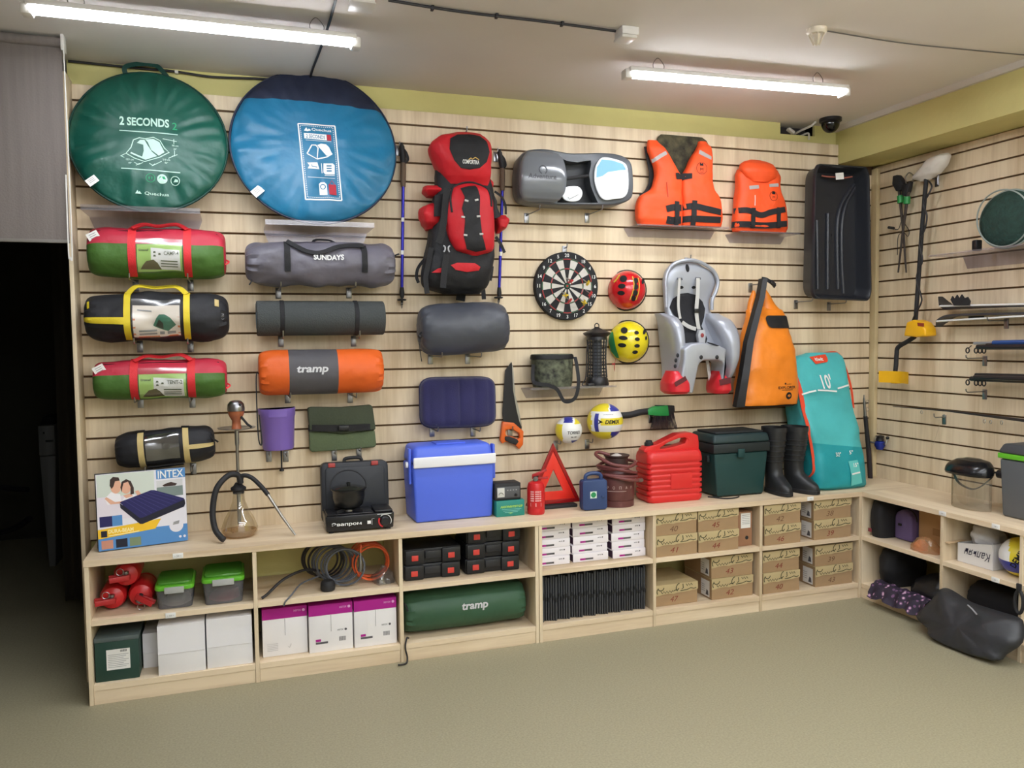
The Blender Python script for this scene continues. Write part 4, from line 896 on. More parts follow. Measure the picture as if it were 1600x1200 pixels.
hooks(f, (680, 745), 668, 0.125, 'under the navy pillow')
# ------------------------------------------------ saw
z = Z(610, 460, 3.333); f = Fr(799, 632, 0.02); q = lambda a, b: f(*z(a, b))
t = thing('hand_saw', 'hand saw with black blade and orange handle hanging blade up', 'saw', f.loc)
part('blade', MB().prism([q(*p) for p in [(632, 352), (640, 380), (650, 520), (670, 600), (686, 690), (680, 720), (590, 665), (585, 620), (598, 420), (600, 395)]], -.016, -.012), mat('black saw blade', (48, 48, 52), .35, .6), t)
part('teeth_edge', MB().prism([q(*p) for p in [(634, 360), (640, 380), (650, 520), (670, 600), (684, 690), (672, 660), (658, 600), (640, 500)]], -.0175, -.0105), steel, t)
out = [(583, 662), (640, 668), (690, 712), (688, 780), (668, 805), (655, 790), (640, 780), (600, 765), (580, 775), (570, 760), (576, 715)]
inn = [(600, 705), (632, 700), (668, 722), (672, 745), (665, 752), (655, 750), (640, 742), (615, 738), (602, 735), (598, 728), (596, 715)]
part('handle', ringprism([q(*p) for p in out], [q(*p) for p in inn], -.032, -.004), plastic('orange handle', (232, 104, 30), .4), t, bevel=.003)
part('grip_insert', MB().prism([q(*p) for p in [(592, 738), (615, 738), (655, 752), (665, 764), (650, 784), (615, 770), (592, 758)]], -.036, -.002), blackm, t, bevel=.004)
hook(f.ox + q(628, 700)[0], f.oz + q(628, 705)[1] + .004, .05, 'holding the hand saw')

# ------------------------------------------------ dartboard and darts
f = Fr(886, 447, 0.035); Rb = (f(936, 447)[0] - f(836, 447)[0]) / 2 * .985
t = thing('dartboard', 'round dartboard with black number ring hanging on the wall', 'dartboard', f.loc)
part('board_body', MB().lathe([(0, -.002), (Rb, -.002), (Rb, -.032), (Rb - .004, -.036), (0, -.036)], 64, axis='y'), mat('board black', (30, 30, 33), .8), t)
S = lambda u, v, o=0: (u, -.036 - o, v)
r1, r2, r3, r4 = Rb * .80, Rb * .77, Rb * .52, Rb * .49
def wedge(mb, i, a, b, o=.0012):
    a0, a1 = 90 - 9 - 18 * i, 90 + 9 - 18 * i
    mb.poly(S, arc(0, 0, b, a0, a1, 4) + arc(0, 0, a, a1, a0, 4), o)
for i in range(1, 20, 2): printed('pale_wedge', ink('pale sisal', (206, 202, 194)), t, lambda mb: wedge(mb, i, .02, r2))
printed('red_ring', ink('dart red', (186, 44, 52)), t, lambda mb: [(wedge(mb, i, r2, r1), wedge(mb, i, r4, r3, .0018)) for i in range(0, 20, 2)])['kind'] = 'stuff'
printed('green_ring', ink('dart green', (40, 104, 70)), t, lambda mb: [(wedge(mb, i, r2, r1), wedge(mb, i, r4, r3, .0018)) for i in range(1, 20, 2)])['kind'] = 'stuff'
nums = [20, 1, 18, 4, 13, 6, 10, 15, 2, 17, 3, 19, 7, 16, 8, 11, 14, 9, 12, 5]
printed('numbers', white_i, t, lambda mb: [mb.text(S, str(n), Rb * .895 * math.sin(i * PI / 10), Rb * .895 * math.cos(i * PI / 10), .020, off=.0014, bold=.01) for i, n in enumerate(nums)])
wires = MB()
for r in (r1, r2, r3, r4): part('wire_ring', MB().tube([(r * math.cos(2 * PI * i / 48), -.038, r * math.sin(2 * PI * i / 48)) for i in range(48)], .0009, 4, closed=True), steel, t)
part('bullseye', MB().lathe([(0, -.0365), (.012, -.0365), (.012, -.039), (0, -.039)], 20, axis='y'), ink('dart green', (40, 104, 70)), t)
part('bullseye_centre', MB().lathe([(0, -.039), (.006, -.039), (.006, -.0405), (0, -.0405)], 16, axis='y'), ink('dart red', (186, 44, 52)), t)
hook(f.ox, f.oz + Rb + .03, .04, 'at the top of the dartboard')
zd = Z(800, 380, 3.75); yel = mat('yellow dart flight', (226, 196, 40), .4)
for (zx, zy), ang, lb, m_ in (((410, 210), .4, 'yellow-flighted dart stuck in the upper right of the dartboard', yel), ((285, 280), 1.2, 'yellow-flighted dart stuck left of the bullseye', yel), ((388, 322), .1, 'yellow-flighted dart stuck at the lower right of the dartboard', yel), ((312, 312), 2.0, 'red-flighted dart stuck just left below the bullseye', mat('red dart flight', (200, 50, 50), .4)), ((312, 200), .9, 'red-flighted dart stuck above the bullseye', mat('red dart flight', (200, 50, 50), .4)), ((425, 272), .5, 'red-flighted dart stuck at the right of the dartboard', mat('red dart flight', (200, 50, 50), .4))):
    x, zq = f(*zd(zx, zy)); dt = thing('dart', lb, 'dart', (f.ox + x, -.041, f.oz + zq), (.35, ang * .15, 0), 'darts in the dartboard')
    part('barrel', MB().lathe([(.001, 0), (.0035, -.02), (.0035, -.05), (.002, -.06), (.002, -.085)], 8, axis='y'), steel, dt)
    for i in range(4):
        a = ang + i * PI / 2; part('flight', MB().prism([(0, 0), (.016, .002), (.016, .026), (0, .034)], -.0005, .0005).xf(Matrix.Translation((0, -.07, 0)) @ Matrix.Rotation(a, 4, 'Y') @ Matrix.Rotation(PI / 2, 4, 'X')), m_, dt)

# ------------------------------------------------ helmets
def helmet(f, label, px, py, col, vents, accent, strapm, decal):
    x0, x1 = f(px[0], sum(py) / 2)[0], f(px[1], sum(py) / 2)[0]; z1, z0 = f(sum(px) / 2, py[0])[1], f(sum(px) / 2, py[1])[1]
    cx, cz, rx, rz = (x0 + x1) / 2, (z0 + z1) / 2, (x1 - x0) / 2, (z1 - z0) / 2; ry = .12
    t = thing('bicycle_helmet', label, 'helmet', (f.ox + cx - .02, 0, f.oz + cz), (0, .10, -.42))
    def S(u, v, o=0.0):      # u,v metres across the crown, seen from the front
        a = min(.985, (u / rx) ** 2 + (v / rz) ** 2); return (u * (1 + o / rx), -.03 - (ry + o) * math.sqrt(1 - a), v * (1 + o / rz))
    n, m = 36, 14; mb = MB()
    mb.grid(lambda a, b: (rx * math.cos(a) * math.cos(b), -.03 - ry * math.sin(b), rz * math.sin(a) * math.cos(b)), [2 * PI * i / n for i in range(n)], [-.12 + (PI / 2 + .12) * j / m for j in range(m + 1)], cu=True)
    mb.grid(lambda a, b: (.9 * rx * math.cos(a) * math.cos(b), -.03 - .88 * ry * math.sin(b), .9 * rz * math.sin(a) * math.cos(b)), [2 * PI * i / n for i in range(n)], [-.12 + (PI / 2 + .12) * j / 6 for j in range(7)], cu=True)
    part('shell', mb, col, t)
    part('rim', MB().tube([(rx * .99 * math.cos(2 * PI * i / 36), -.018, rz * .99 * math.sin(2 * PI * i / 36)) for i in range(36)], .008, 6, closed=True), blackm, t)
    for (u, v, w, h, r) in vents:
        P = [(u * rx + (a * math.cos(r) - b * math.sin(r)), v * rz + (a * math.sin(r) + b * math.cos(r))) for a, b in arc(0, 0, w * 1.25 * rx, 0, 342, 18, h * 1.25 * rz)]
        part('vent', MB().poly(S, P, .0016, 1), mat('vent black', (14, 14, 15), .8), t, fix=False)
    if accent: printed('decal', accent, t, lambda mb: decal(mb, S, rx, rz))
    if strapm: strap(t, 'chin_strap', [(-rx * .6, -.03, -rz * .7), (-rx * .62, -.035, -rz - .02), (-rx * .6, -.035, -rz - .05), (-rx * .6, -.03, -rz - .085)], .018, strapm)
    return t
f = Fr(998, 452, .12); redg = mat('glossy red shell', (206, 26, 34), .2, coat=.5); yelg = mat('glossy yellow shell', (226, 208, 28), .25, coat=.4)
helmet(f, 'glossy red bicycle helmet with dark vents hanging above the yellow one', (971, 1025), (421, 483), redg, [(-.25, .5, .15, .14, .5), (-.3, .12, .15, .1, .1), (-.3, -.22, .15, .09, 0), (.38, .45, .10, .13, 0), (.42, .15, .10, .12, 0), (.42, -.15, .10, .12, 0), (.36, -.42, .09, .12, 0), (.78, .5, .06, .14, -.2)], ink('gold helmet print', (214, 176, 60)), None,
       lambda mb, S, rx, rz: (mb.stroke(S, spline([(.20 * rx, .66 * rz), (.30 * rx, .3 * rz), (.28 * rx, -.1 * rz), (.18 * rx, -.52 * rz)]), .005, .002), mb.stroke(S, spline([(.5 * rx, .62 * rz), (.58 * rx, .3 * rz), (.58 * rx, -.1 * rz), (.48 * rx, -.5 * rz)]), .005, .002), mb.stroke(S, [(-.7 * rx, .3 * rz), (-.55 * rx, .5 * rz), (-.45 * rx, .7 * rz)], .008, .002)))
f = Fr(1000, 535, .12)
helmet(f, 'glossy yellow bicycle helmet with green patch hanging below the red one', (972, 1029), (501, 567), yelg, [(-.28, .52, .13, .12, .2), (-.30, .16, .17, .08, 0), (-.32, -.18, .16, .08, 0), (.32, .46, .09, .07, 0), (.38, .16, .10, .07, 0), (.40, -.15, .11, .07, .1), (.34, -.45, .11, .07, .2), (.72, .55, .06, .12, -.3), (.82, .25, .04, .08, 0)], ink('green helmet patch', (40, 140, 84)), mat('red chin strap', (178, 30, 34), .6),
       lambda mb, S, rx, rz: mb.poly(S, [(-.93 * rx, .3 * rz), (-.8 * rx, .42 * rz), (-.72 * rx, .1 * rz), (-.6 * rx, -.3 * rz), (-.38 * rx, -.78 * rz), (-.5 * rx, -.8 * rz), (-.8 * rx, -.5 * rz), (-.96 * rx, -.05 * rz)], .003, 2))
for px, py, lb in ((992, 455, 'inside the red helmet'), (992, 537, 'inside the yellow helmet')):
    x, zq = f(px, py, .03); hook(f.ox + x, f.oz + zq, .04, lb)

# ------------------------------------------------ camo bag, insect lamp and their shelf
acrylic_shelf(2.215, 2.73, 1.318, .17, 'clear acrylic shelf with the camouflage bag and insect lamp', flange=.06, lip=.008)
f = Fr(862, 590, .1); x0, x1 = f(832, 585)[0], f(896, 585)[0]; zb, zt = 1.319 - f.oz, f(864, 553)[1]
camc = mat('camouflage cloth', (84, 88, 70), .7, var=(34, .95), bump=(30, .3))
t = thing('folding_bucket', 'camouflage cloth bucket bag with black strap on the acrylic shelf', 'bag', (f.ox + (x0 + x1) / 2, -.085, f.oz + zb + .003))
H = zt - zb - .004; hw = (x1 - x0) / 2
bk = Loft([(0.002, -hw * .92, hw * .92, .075, -.075), (.03, -hw * .95, hw * .95, .08, -.08), (H * .6, -hw * .97, hw * .98, .08, -.08), (H - .02, -hw, hw, .08, -.08), (H, -hw * .97, hw * .97, .075, -.075)], 2.1, .004, 4)
part('bag_body', bk.mb(32, 4), camc, t)
part('rim_band', MB().grid(lambda v, a: bk.ring(v, a, .004), [H - .028, H - .018, H - .004], [2 * PI * j / 32 for j in range(32)], cv=True), fabric('black trim', (28, 28, 30)), t, fix=False)
strap(t, 'carry_strap', [(-hw * 1.0, -.03, H * .7), (-hw * 1.12, -.06, .06), (-hw * 1.1, -.092, .03), (-hw * .5, -.106, .016), (-hw * .1, -.106, -.01), (hw * .25, -.104, -.075), (hw * .75, -.104, -.06), (hw * .95, -.1, .02), (hw * .99, -.07, H * .6), (hw * 1.0, -.04, H * .9)], .02, web_b)
f = Fr(934, 553, .1)
t = thing('insect_lamp', 'black lantern-shaped electric insect lamp with wire cage', 'insect lamp', (f.ox, -.09, 1.319))
k = (f(934, 508)[1] + f.oz - 1.319) / .34
part('base', MB().lathe([(0, 0), (.062, 0), (.066, .01), (.06, .04), (.054, .052), (0, .052)], 32).xf(Matrix.Scale(k, 4)), blackp, t)
part('inner_tube', MB().lathe([(.028, .05), (.028, .262)], 16).xf(Matrix.Scale(k, 4)), mat('dim lamp tube', (92, 96, 104), .3), t)
for i in range(11):
    zc = .06 + i * .0185; part('cage_ring', MB().tube([(.05 * math.cos(2 * PI * j / 28), .05 * math.sin(2 * PI * j / 28), zc) for j in range(28)], .0028, 5, closed=True).xf(Matrix.Scale(k, 4)), blackp, t)
for i in range(16):
    a = 2 * PI * i / 16; part('cage_bar', MB().tube([((.056 - .006 * math.sin(PI * j / 4)) * math.cos(a), (.056 - .006 * math.sin(PI * j / 4)) * math.sin(a), .05 + .21 * j / 4) for j in range(5)], .0026, 5).xf(Matrix.Scale(k, 4)), blackp, t)
part('roof', MB().lathe([(0, .258), (.058, .258), (.056, .275), (.074, .288), (.078, .296), (.05, .31), (.02, .322), (.012, .33), (0, .33)], 32).xf(Matrix.Scale(k, 4)), blackp, t)
part('hanger', MB().tube(spline([(-.012, 0, .325), (-.012, 0, .342), (0, 0, .35), (.012, 0, .342), (.012, 0, .325)], 4), .003, 6).xf(Matrix.Scale(k, 4)), blackp, t)
part('power_cord', MB().tube(spline([(-.05, -.02, .26), (-.075, -.03, .22), (-.08, -.03, .12), (-.09, -.04, .05), (-.115, -.05, .012), (-.09, -.06, .006), (-.06, -.05, .02)]), .0032, 6), blk, t)
part('plug', MB().box(-.09, -.05, -.075, -.045, .001, .02), blackp, t, bevel=.005)

# ------------------------------------------------ volleyballs and ice brush
vw = mat('white ball leather', (232, 232, 230), .35, bump=(90, .1)); vy = mat('yellow ball leather', (228, 208, 50), .35); vb = mat('blue ball leather', (52, 58, 150), .35)
def ball(name, label, loc, r, cls, word, wc, th, rot=(0, 0, 0), n=48):
    t = thing(name, label, 'volleyball', loc, rot); out = {}
    for i in range(n):
        for j in range(n // 2):
            q_ = []
            for a, b in ((i, j), (i + 1, j), (i + 1, j + 1), (i, j + 1)):
                A = 2 * PI * a / n; B = -PI / 2 + 2 * PI * b / n; q_.append(Vector((r * math.cos(B) * math.cos(A), r * math.cos(B) * math.sin(A), r * math.sin(B))))
            c_ = sum(q_, Vector()) / 4; out.setdefault(cls((c_ / c_.length).x, (c_ / c_.length).y, (c_ / c_.length).z), MB()).add(q_, [(0, 1, 2, 3)])
    for k_, mb in out.items(): part({'w': 'white_panels', 'y': 'yellow_panels', 'b': 'blue_panels'}[k_], mb, {'w': vw, 'y': vy, 'b': vb}[k_], t)
    S = lambda u, v, o=0.0: ((r + o) * math.sin(u / r) * math.cos(v / r), -(r + o) * math.cos(u / r) * math.cos(v / r), (r + o) * math.sin(v / r))
    printed('lettering', black_i, t, lambda mb: word(mb, S)); return t
f = Fr(889, 672, .1); x, zq = f(889, 672); r = .076
def c1(x, y, z):
    if z > .62 and -.35 < x < .3: return 'b'
    if x < -.45 and z < .55: return 'y'
    if x > .45 and z > .45: return 'y'
    return 'w' if z > -.75 else ('b' if x > .2 else 'w')
ball('volleyball', 'small white volleyball lettered TORRES hanging on the wall', (f.ox, -.095, f.oz), r, c1, lambda mb, S: (mb.text(S, 'TORRES', .032, -.008, .018, .078, off=.0012, bold=.02, shear=.15), mb.text(S, 'BM 1200', .032, -.034, .008, .036, off=.0012, bold=.02)), 0, 0, (0, 0, -.38))
f = Fr(944, 658, .11); r2_ = .103
def c2(x, y, z):
    a = math.hypot(x + .15, z)
    if x < -.38 and .42 < math.hypot(x - .2, z) < .86 and z < .75 and z > -.75: return 'b'
    if x < -.75: return 'y'
    if z > .62: return 'b' if x > .25 else ('y' if x < .2 else 'w')
    if -.16 < z < .24 and x > -.28: return 'y'
    if z < -.55: return 'y' if x < .32 else 'b'
    return 'w'
ball('volleyball', 'yellow, white and blue volleyball lettered DEMIX on the wall', (f.ox, -.12, f.oz), r2_, c2, lambda mb, S: (mb.text(S, 'DEMIX', .045, .006, .022, .092, off=.0012, bold=.03, shear=.2), mb.poly(S, [(-.045, -.008), (-.012, .006), (-.045, .022), (-.032, .006)], .0014), mb.text(S, 'professional', .02, .048, .007, .06, off=.0012)), 0, 0, (0, 0, -.42))
for px, py, lb in ((868, 690, 'left of the small TORRES volleyball'), (917, 688, 'between the two wall volleyballs')):
    x, zq = f(px, py, .0); hook(f.ox + x, f.oz + zq, .08, lb)
z = Z(800, 380, 3.75); f = Fr(1012, 650, .04); q = lambda a, b: f(*z(a, b))
t = thing('ice_brush', 'black and green car snow brush hanging beside the volleyballs', 'brush', f.loc)
part('handle', MB().tube(spline([(q(640, 1010)[0], -.04, q(640, 1010)[1]), (q(690, 1005)[0], -.045, q(690, 1005)[1]), (q(750, 990)[0], -.045, q(750, 990)[1]), (q(800, 985)[0], -.04, q(800, 985)[1])]), .019, 12), blackm, t)
part('green_body', MB().prism([q(*p) for p in [(785, 975), (830, 955), (905, 948), (912, 1010), (860, 1012), (790, 1005)]], -.062, -.022), plastic('green brush plastic', (34, 150, 74), .35), t, bevel=.006)
part('brush_head', MB().prism([q(*p) for p in [(840, 948), (945, 950), (948, 985), (912, 1012), (840, 1000)]], -.056, -.028), blackm, t, bevel=.004)
br_ = MB()
for i in range(26):
    for j in range(3):
        u = 840 + 100 * i / 25; w = (i * 37 % 7 - 3) * 1.4; a = q(u, 985); b = q(820 + 138 * i / 25 + w, 1090 - (i * 13 % 5) * 3)
        br_.tube([(a[0], -.034 - .008 * j, a[1]), (b[0], -.03 - .016 * j, b[1])], .0022, 4)
part('bristles', br_, mat('dark bristles', (44, 34, 40), .8), t, kind='stuff')
hook(f.ox + q(830, 1000)[0], f.oz + q(830, 1020)[1] + .012, .05, 'under the snow brush')

# ------------------------------------------------ child bike seat
z = Z(1020, 390, 4.446); f = Fr(1092, 511, .15); q = lambda a, b, d=None: f(*z(a, b), d)
t = thing('child_bike_seat', 'silver grey child bicycle seat with black pad and red foot cups', 'bike seat', f.loc)
silv = mat('silver plastic', (168, 172, 182), .32, .25, spec=.6)
back = Loft(zrows(z, f, [(700, 150, 520, -.03, -.16), (600, 128, 520, -.02, -.13), (500, 118, 470, -.02, -.10), (420, 108, 414, -.02, -.085), (350, 102, 416, -.02, -.08), (290, 96, 438, -.02, -.085), (220, 92, 453, -.02, -.095), (150, 108, 424, -.02, -.095), (100, 148, 345, -.03, -.085), (75, 195, 285, -.04, -.07)], .09), 3.4)
part('back_shell', back.mb(40, 5), silv, t)
rimp = [q(*p, .1) for p in [(95, 400), (93, 300), (90, 220), (106, 150), (150, 98), (235, 74), (300, 78), (370, 108), (425, 152), (453, 220), (440, 290), (414, 350), (412, 420)]]
part('shell_rim', MB().tube(spline([(p[0], -.098, p[1]) for p in rimp], 5), .011, 8), silv, t)
lw = Loft(zrows(z, f, [(985, 115, 150, -.12, -.2), (920, 118, 180, -.08, -.24), (800, 128, 198, -.05, -.27), (650, 122, 205, -.03, -.27), (540, 112, 206, -.03, -.25), (470, 104, 190, -.03, -.2), (438, 96, 140, -.04, -.12)], .2), 2.8)
part('side_wing', lw.mb(28, 5), silv, t)
rw_ = Loft(zrows(z, f, [(940, 498, 525, -.12, -.2), (860, 490, 545, -.08, -.25), (750, 478, 572, -.05, -.28), (650, 462, 582, -.03, -.28), (560, 440, 580, -.03, -.26), (490, 425, 560, -.03, -.22), (440, 440, 520, -.04, -.13)], .2), 2.8)
part('side_wing', rw_.mb(28, 5), silv, t)
part('leg_frame', MB().prism([q(*p, .28) for p in [(200, 688), (250, 655), (330, 645), (430, 660), (494, 690), (492, 790), (478, 980), (448, 985), (477, 810), (468, 780), (440, 768), (340, 768), (310, 785), (300, 810), (262, 1000), (170, 985), (185, 850), (200, 760)]], -.31, -.17), silv, t, bevel=.012, seg=3)
padm = fabric('black seat pad', (36, 36, 40), .8, .3, 30)
part('seat_pad', MB().poly(back.front, [q(*p, .1) for p in [(128, 400), (150, 340), (200, 305), (250, 300), (310, 315), (355, 360), (372, 410), (358, 470), (330, 530), (352, 620), (330, 660), (250, 650), (195, 675), (205, 520), (150, 450)]], .006, 2), padm, t, fix=False, label='black fabric pad')
part('seat_pad_lip', MB().poly(lambda u, v, o: (u, -.315 - o, v), [q(*p, .31) for p in [(365, 640), (410, 650), (460, 668), (440, 672), (385, 655)]], .002), padm, t, fix=False)
lg = mat('light grey webbing', (196, 194, 190), .6)
sp_ = lambda l, d: [(q(a, b, d)[0], -d, q(a, b, d)[1]) for a, b in l]
strap(t, 'harness_strap', sp_([(186, 198), (180, 300), (178, 400), (190, 480)], .118), .016, lg)
strap(t, 'harness_strap', sp_([(314, 198), (312, 300), (303, 420), (310, 500), (322, 562)], .12), .024, lg)
strap(t, 'harness_strap', sp_([(204, 505), (250, 535), (300, 552)], .14), .022, lg)
part('strap_adjuster', MB().box(-.016, .016, -.128, -.118, -.012, .012).xf(Matrix.Translation((q(303, 425, .12)[0], 0, q(303, 425, .12)[1]))), blackp, t, bevel=.002)
cx, cz = q(333, 605, .17)
part('buckle', MB().prism([(cx - .02, cz - .038), (cx + .022, cz - .038), (cx + .027, cz + .01), (cx + .018, cz + .04), (cx - .016, cz + .04), (cx - .026, cz + .01)], -.185, -.155), mat('grey buckle', (176, 178, 182), .4), t, bevel=.004)
part('buckle_button', MB().ball((cx, -.187, cz + .008), .011, .005, .013), mat('dark red button', (150, 52, 50), .4), t)
strap(t, 'crotch_strap', sp_([(378, 770), (390, 850), (405, 952)], .20), .02, lg)
for zx, zy, w, h, d in ((245, 128, .013, .024, .085), (205, 262, .014, .009, .095), (290, 262, .014, .009, .095)):
    cx, cz = q(zx, zy, .1); part('slot', MB().poly(back.front, arc(cx, cz, w, 0, 340, 14, h), .0015, 1), mat('vent black', (14, 14, 15)), t, fix=False)
for zx, zy in ((188, 203), (315, 200)):
    cx, cz = q(zx, zy, .1); part('strap_slot', MB().tube([(cx - .016, -.098, cz - .006), (cx - .014, -.1, cz + .004), (cx + .014, -.1, cz + .004), (cx + .016, -.098, cz - .006)], .004, 6), mat('grey slot edge', (110, 112, 118), .4), t)
for zx, zy in ((335, 748), (445, 748)):
    cx, cz = q(zx, zy, .31); part('rivet', MB().ball((cx, -.312, cz), .011, .006, .012), blackp, t)
redc = mat('red foot cup', (214, 40, 52), .35)
part('foot_cup', Loft(zrows(z, f, [(1005, 140, 262, -.16, -.3), (985, 118, 266, -.15, -.33), (930, 116, 262, -.15, -.33), (885, 135, 240, -.16, -.31), (845, 150, 200, -.18, -.28)], .3), 3).mb(28, 5), redc, t, label='red plastic foot cup')
part('foot_cup', Loft(zrows(z, f, [(1000, 450, 545, -.16, -.3), (975, 445, 556, -.15, -.32), (930, 450, 548, -.15, -.32), (885, 465, 530, -.16, -.3), (845, 480, 500, -.18, -.27)], .3), 3).mb(28, 5), redc, t, label='red plastic foot cup')
strap(t, 'foot_strap', sp_([(155, 938), (195, 915), (232, 892)], .334), .026, mat('dark red strap', (92, 28, 36), .6))
strap(t, 'foot_strap', sp_([(465, 925), (500, 915), (542, 908)], .33), .034, mat('dark red strap', (92, 28, 36), .6))
for i, (zx, zy) in enumerate(((160, 810), (165, 770), (178, 735))):
    cx, cz = q(zx, zy, .28); part('adjust_hole', MB().ball((cx, -.272, cz), .009, .005, .012), blackm, t)
hook(f.ox + q(245, 118, .02)[0], f.oz + q(245, 60, .02)[1], .05, 'above the child bike seat')

# ------------------------------------------------ orange dry bag
f = Fr(1192, 540, .17); q = lambda a, b, d=None: f(*z(a, b), d)
t = thing('dry_bag', 'orange waterproof dry bag with black side strap hanging on a hook', 'dry bag', f.loc)
ora = fabric('orange tarpaulin', (238, 134, 34), .38, .7, 8, .5)
dbg = Loft(zrows(z, f, [(1092, 595, 965, -.05, -.17), (1075, 575, 985, -.03, -.2), (1000, 588, 988, -.02, -.21), (850, 602, 978, -.02, -.21), (700, 622, 968, -.02, -.19), (560, 650, 955, -.02, -.16), (470, 685, 948, -.02, -.13), (420, 700, 935, -.02, -.10), (395, 715, 890, -.03, -.08)]), 2.8, .012, 4, 8)
t.location.y = -.05
part('bag_body', dbg.mb(40, 6), ora, t)
part('fold_horn', Loft(zrows(z, f, [(440, 698, 800, -.03, -.09), (380, 705, 785, -.03, -.08), (320, 722, 762, -.04, -.075), (280, 735, 748, -.05, -.07)]), 2.4, .003, 2).mb(20, 4), ora, t)
part('fold_horn', Loft(zrows(z, f, [(440, 790, 935, -.03, -.10), (380, 798, 890, -.03, -.085), (320, 800, 855, -.04, -.08), (262, 805, 822, -.05, -.07)]), 2.4, .003, 6).mb(20, 4), ora, t)
blt = fabric('black tarpaulin', (32, 32, 34), .5, .3)
for i in range(1):
    P = [(732, 205), (712, 330), (672, 480), (630, 640), (600, 850), (575, 1000), (562, 1088)]
    mb = MB(); rows = []
    for k, (a, b) in enumerate(P):
        w = .022 + .022 * k / 6; d = [.085, .11, .145, .175, .20, .205, .195][k]; x, zz_ = q(a, b, d); rows.append(((x, zz_), w, d))
    for (p, w, d) in rows: mb.v += [(p[0] - w * .5, -d - .012, p[1]), (p[0] + w * .5, -d - .030, p[1]), (p[0] + w * .5, -d + .03, p[1]), (p[0] - w * .5, -d + .03, p[1])]
    for k in range(len(rows) - 1):
        for j in range(4): mb.f.append((4 * k + j, 4 * k + (j + 1) % 4, 4 * k + 4 + (j + 1) % 4, 4 * k + 4 + j))
    mb.f += [(0, 1, 2, 3), tuple(4 * len(rows) - 4 + j for j in range(4))]
    part('side_strap', mb, blt, t, label='long black side strap')
part('base_band', MB().grid(lambda v, a: dbg.ring(v, a, .004), [q(700, 1094)[1], q(700, 1086)[1], q(700, 1078)[1]], [2 * PI * j / 40 for j in range(40)], cv=True), blt, t, fix=False)
part('handle_patch', MB().poly(dbg.front, [q(*p, .17) for p in rrect(770, 954, 458, 545, 30, 4)], .008, 2), blt, t, fix=False, label='black rounded handle patch')
strap(t, 'top_strap', sp_([(722, 205), (755, 212), (790, 235), (815, 262)], .075), .022, web_b)
cx, cz = q(795, 238, .08); part('buckle', MB().box(-.02, .02, -.014, .004, -.011, .011).xf(Matrix.Translation((cx, -.08, cz)) @ Matrix.Rotation(.7, 4, 'Y')), blackp, t, bevel=.004)
def dp(mb):
    c_ = q(892, 954, .2); mb.text(dbg.front, 'EXPLORER', c_[0], c_[1], .016, .135, off=.003, bold=.015)
    c_ = q(905, 930, .2); mb.text(dbg.front, 'woodland', c_[0], c_[1], .008, .04, off=.003); c_ = q(880, 928, .2); mb.poly(dbg.front, arc(c_[0], c_[1], .006, 0, 330, 10), .003)
    a = q(850, 972, .2); b = q(935, 970, .2); mb.stroke(dbg.front, [a, ((a[0] + b[0]) / 2, (a[1] + b[1]) / 2), b], .003, .003)
    c_ = q(906, 1011, .2); mb.poly(dbg.front, arc(c_[0], c_[1], .022, 0, 345, 22), .003, 1)
printed('print', black_i, t, dp)
c = q(906, 1011, .2); printed('size_number', ink('orange print b', (238, 140, 50)), t, lambda mb: mb.text(dbg.front, '40', c[0], c[1], .016, .022, off=.0045, bold=.03))
cx, cz = f(1172, 444, 0); hook(f.ox + cx, f.oz + cz, .09, 'beside the top of the orange dry bag')

# ------------------------------------------------ black plastic sled
z = Z(1120, 160, 3.75); f = Fr(1306, 362, .2); q = lambda a, b, d=None: f(*z(a, b), d)
t = thing('plastic_sled', 'black moulded plastic sled hanging in the corner of the wall', 'sled', f.loc)
slm = mat('black sled plastic', (34, 36, 42), .38)
cor = [q(*p, .22) for p in [(575, 358), (892, 378), (905, 1165), (555, 1150)]]
def quadpt(a, b):  # a across, b up 0..1
    bl_, br_2, tr_, tl_ = cor[3], cor[2], cor[1], cor[0]
    x = (bl_[0] * (1 - a) + br_2[0] * a) * (1 - b) + (tl_[0] * (1 - a) + tr_[0] * a) * b; y = (bl_[1] * (1 - a) + br_2[1] * a) * (1 - b) + (tl_[1] * (1 - a) + tr_[1] * a) * b; return x, y
cont = rrect(0, 1, 0, 1, .09, 6)
cont = [(a, b if True else b) for a, b in [(0.5 + (p[0] - .5), 0.5 + (p[1] - .5)) for p in cont]]
def lay(sc_, y, dz=0.0, sy=None):
    return [(quadpt(.5 + (a - .5) * sc_, .5 + (b - .5) * (sy or (1 - (1 - sc_) * .45)) + dz)[0], y, quadpt(.5 + (a - .5) * sc_, .5 + (b - .5) * (sy or (1 - (1 - sc_) * .45)) + dz)[1]) for a, b in cont]
prof = [(1.0, -.205), (1.0, -.222), (.985, -.228), (.955, -.228), (.94, -.222), (.91, -.20), (.87, -.15), (.83, -.13), (.4, -.125), (.02, -.125)]
prof2 = [(1.0, -.205), (.95, -.205), (.94, -.19), (.91, -.12), (.88, -.105), (.4, -.10), (.02, -.10)]
for nm, pr_ in (('tray_inside', prof), ('tray_outside', prof2)):
    rings = [lay(s_, y, sy=(1 - (1 - s_) * .5) if s_ > .5 else s_) for s_, y in pr_]; n = len(cont); mb = MB(); mb.v = [p for r in rings for p in r]
    for i in range(len(rings) - 1):
        for j in range(n): mb.f.append((i * n + j, i * n + (j + 1) % n, (i + 1) * n + (j + 1) % n, (i + 1) * n + j))
    part(nm, mb, slm, t)
ribm = mat('sled rib', (46, 48, 55), .35)
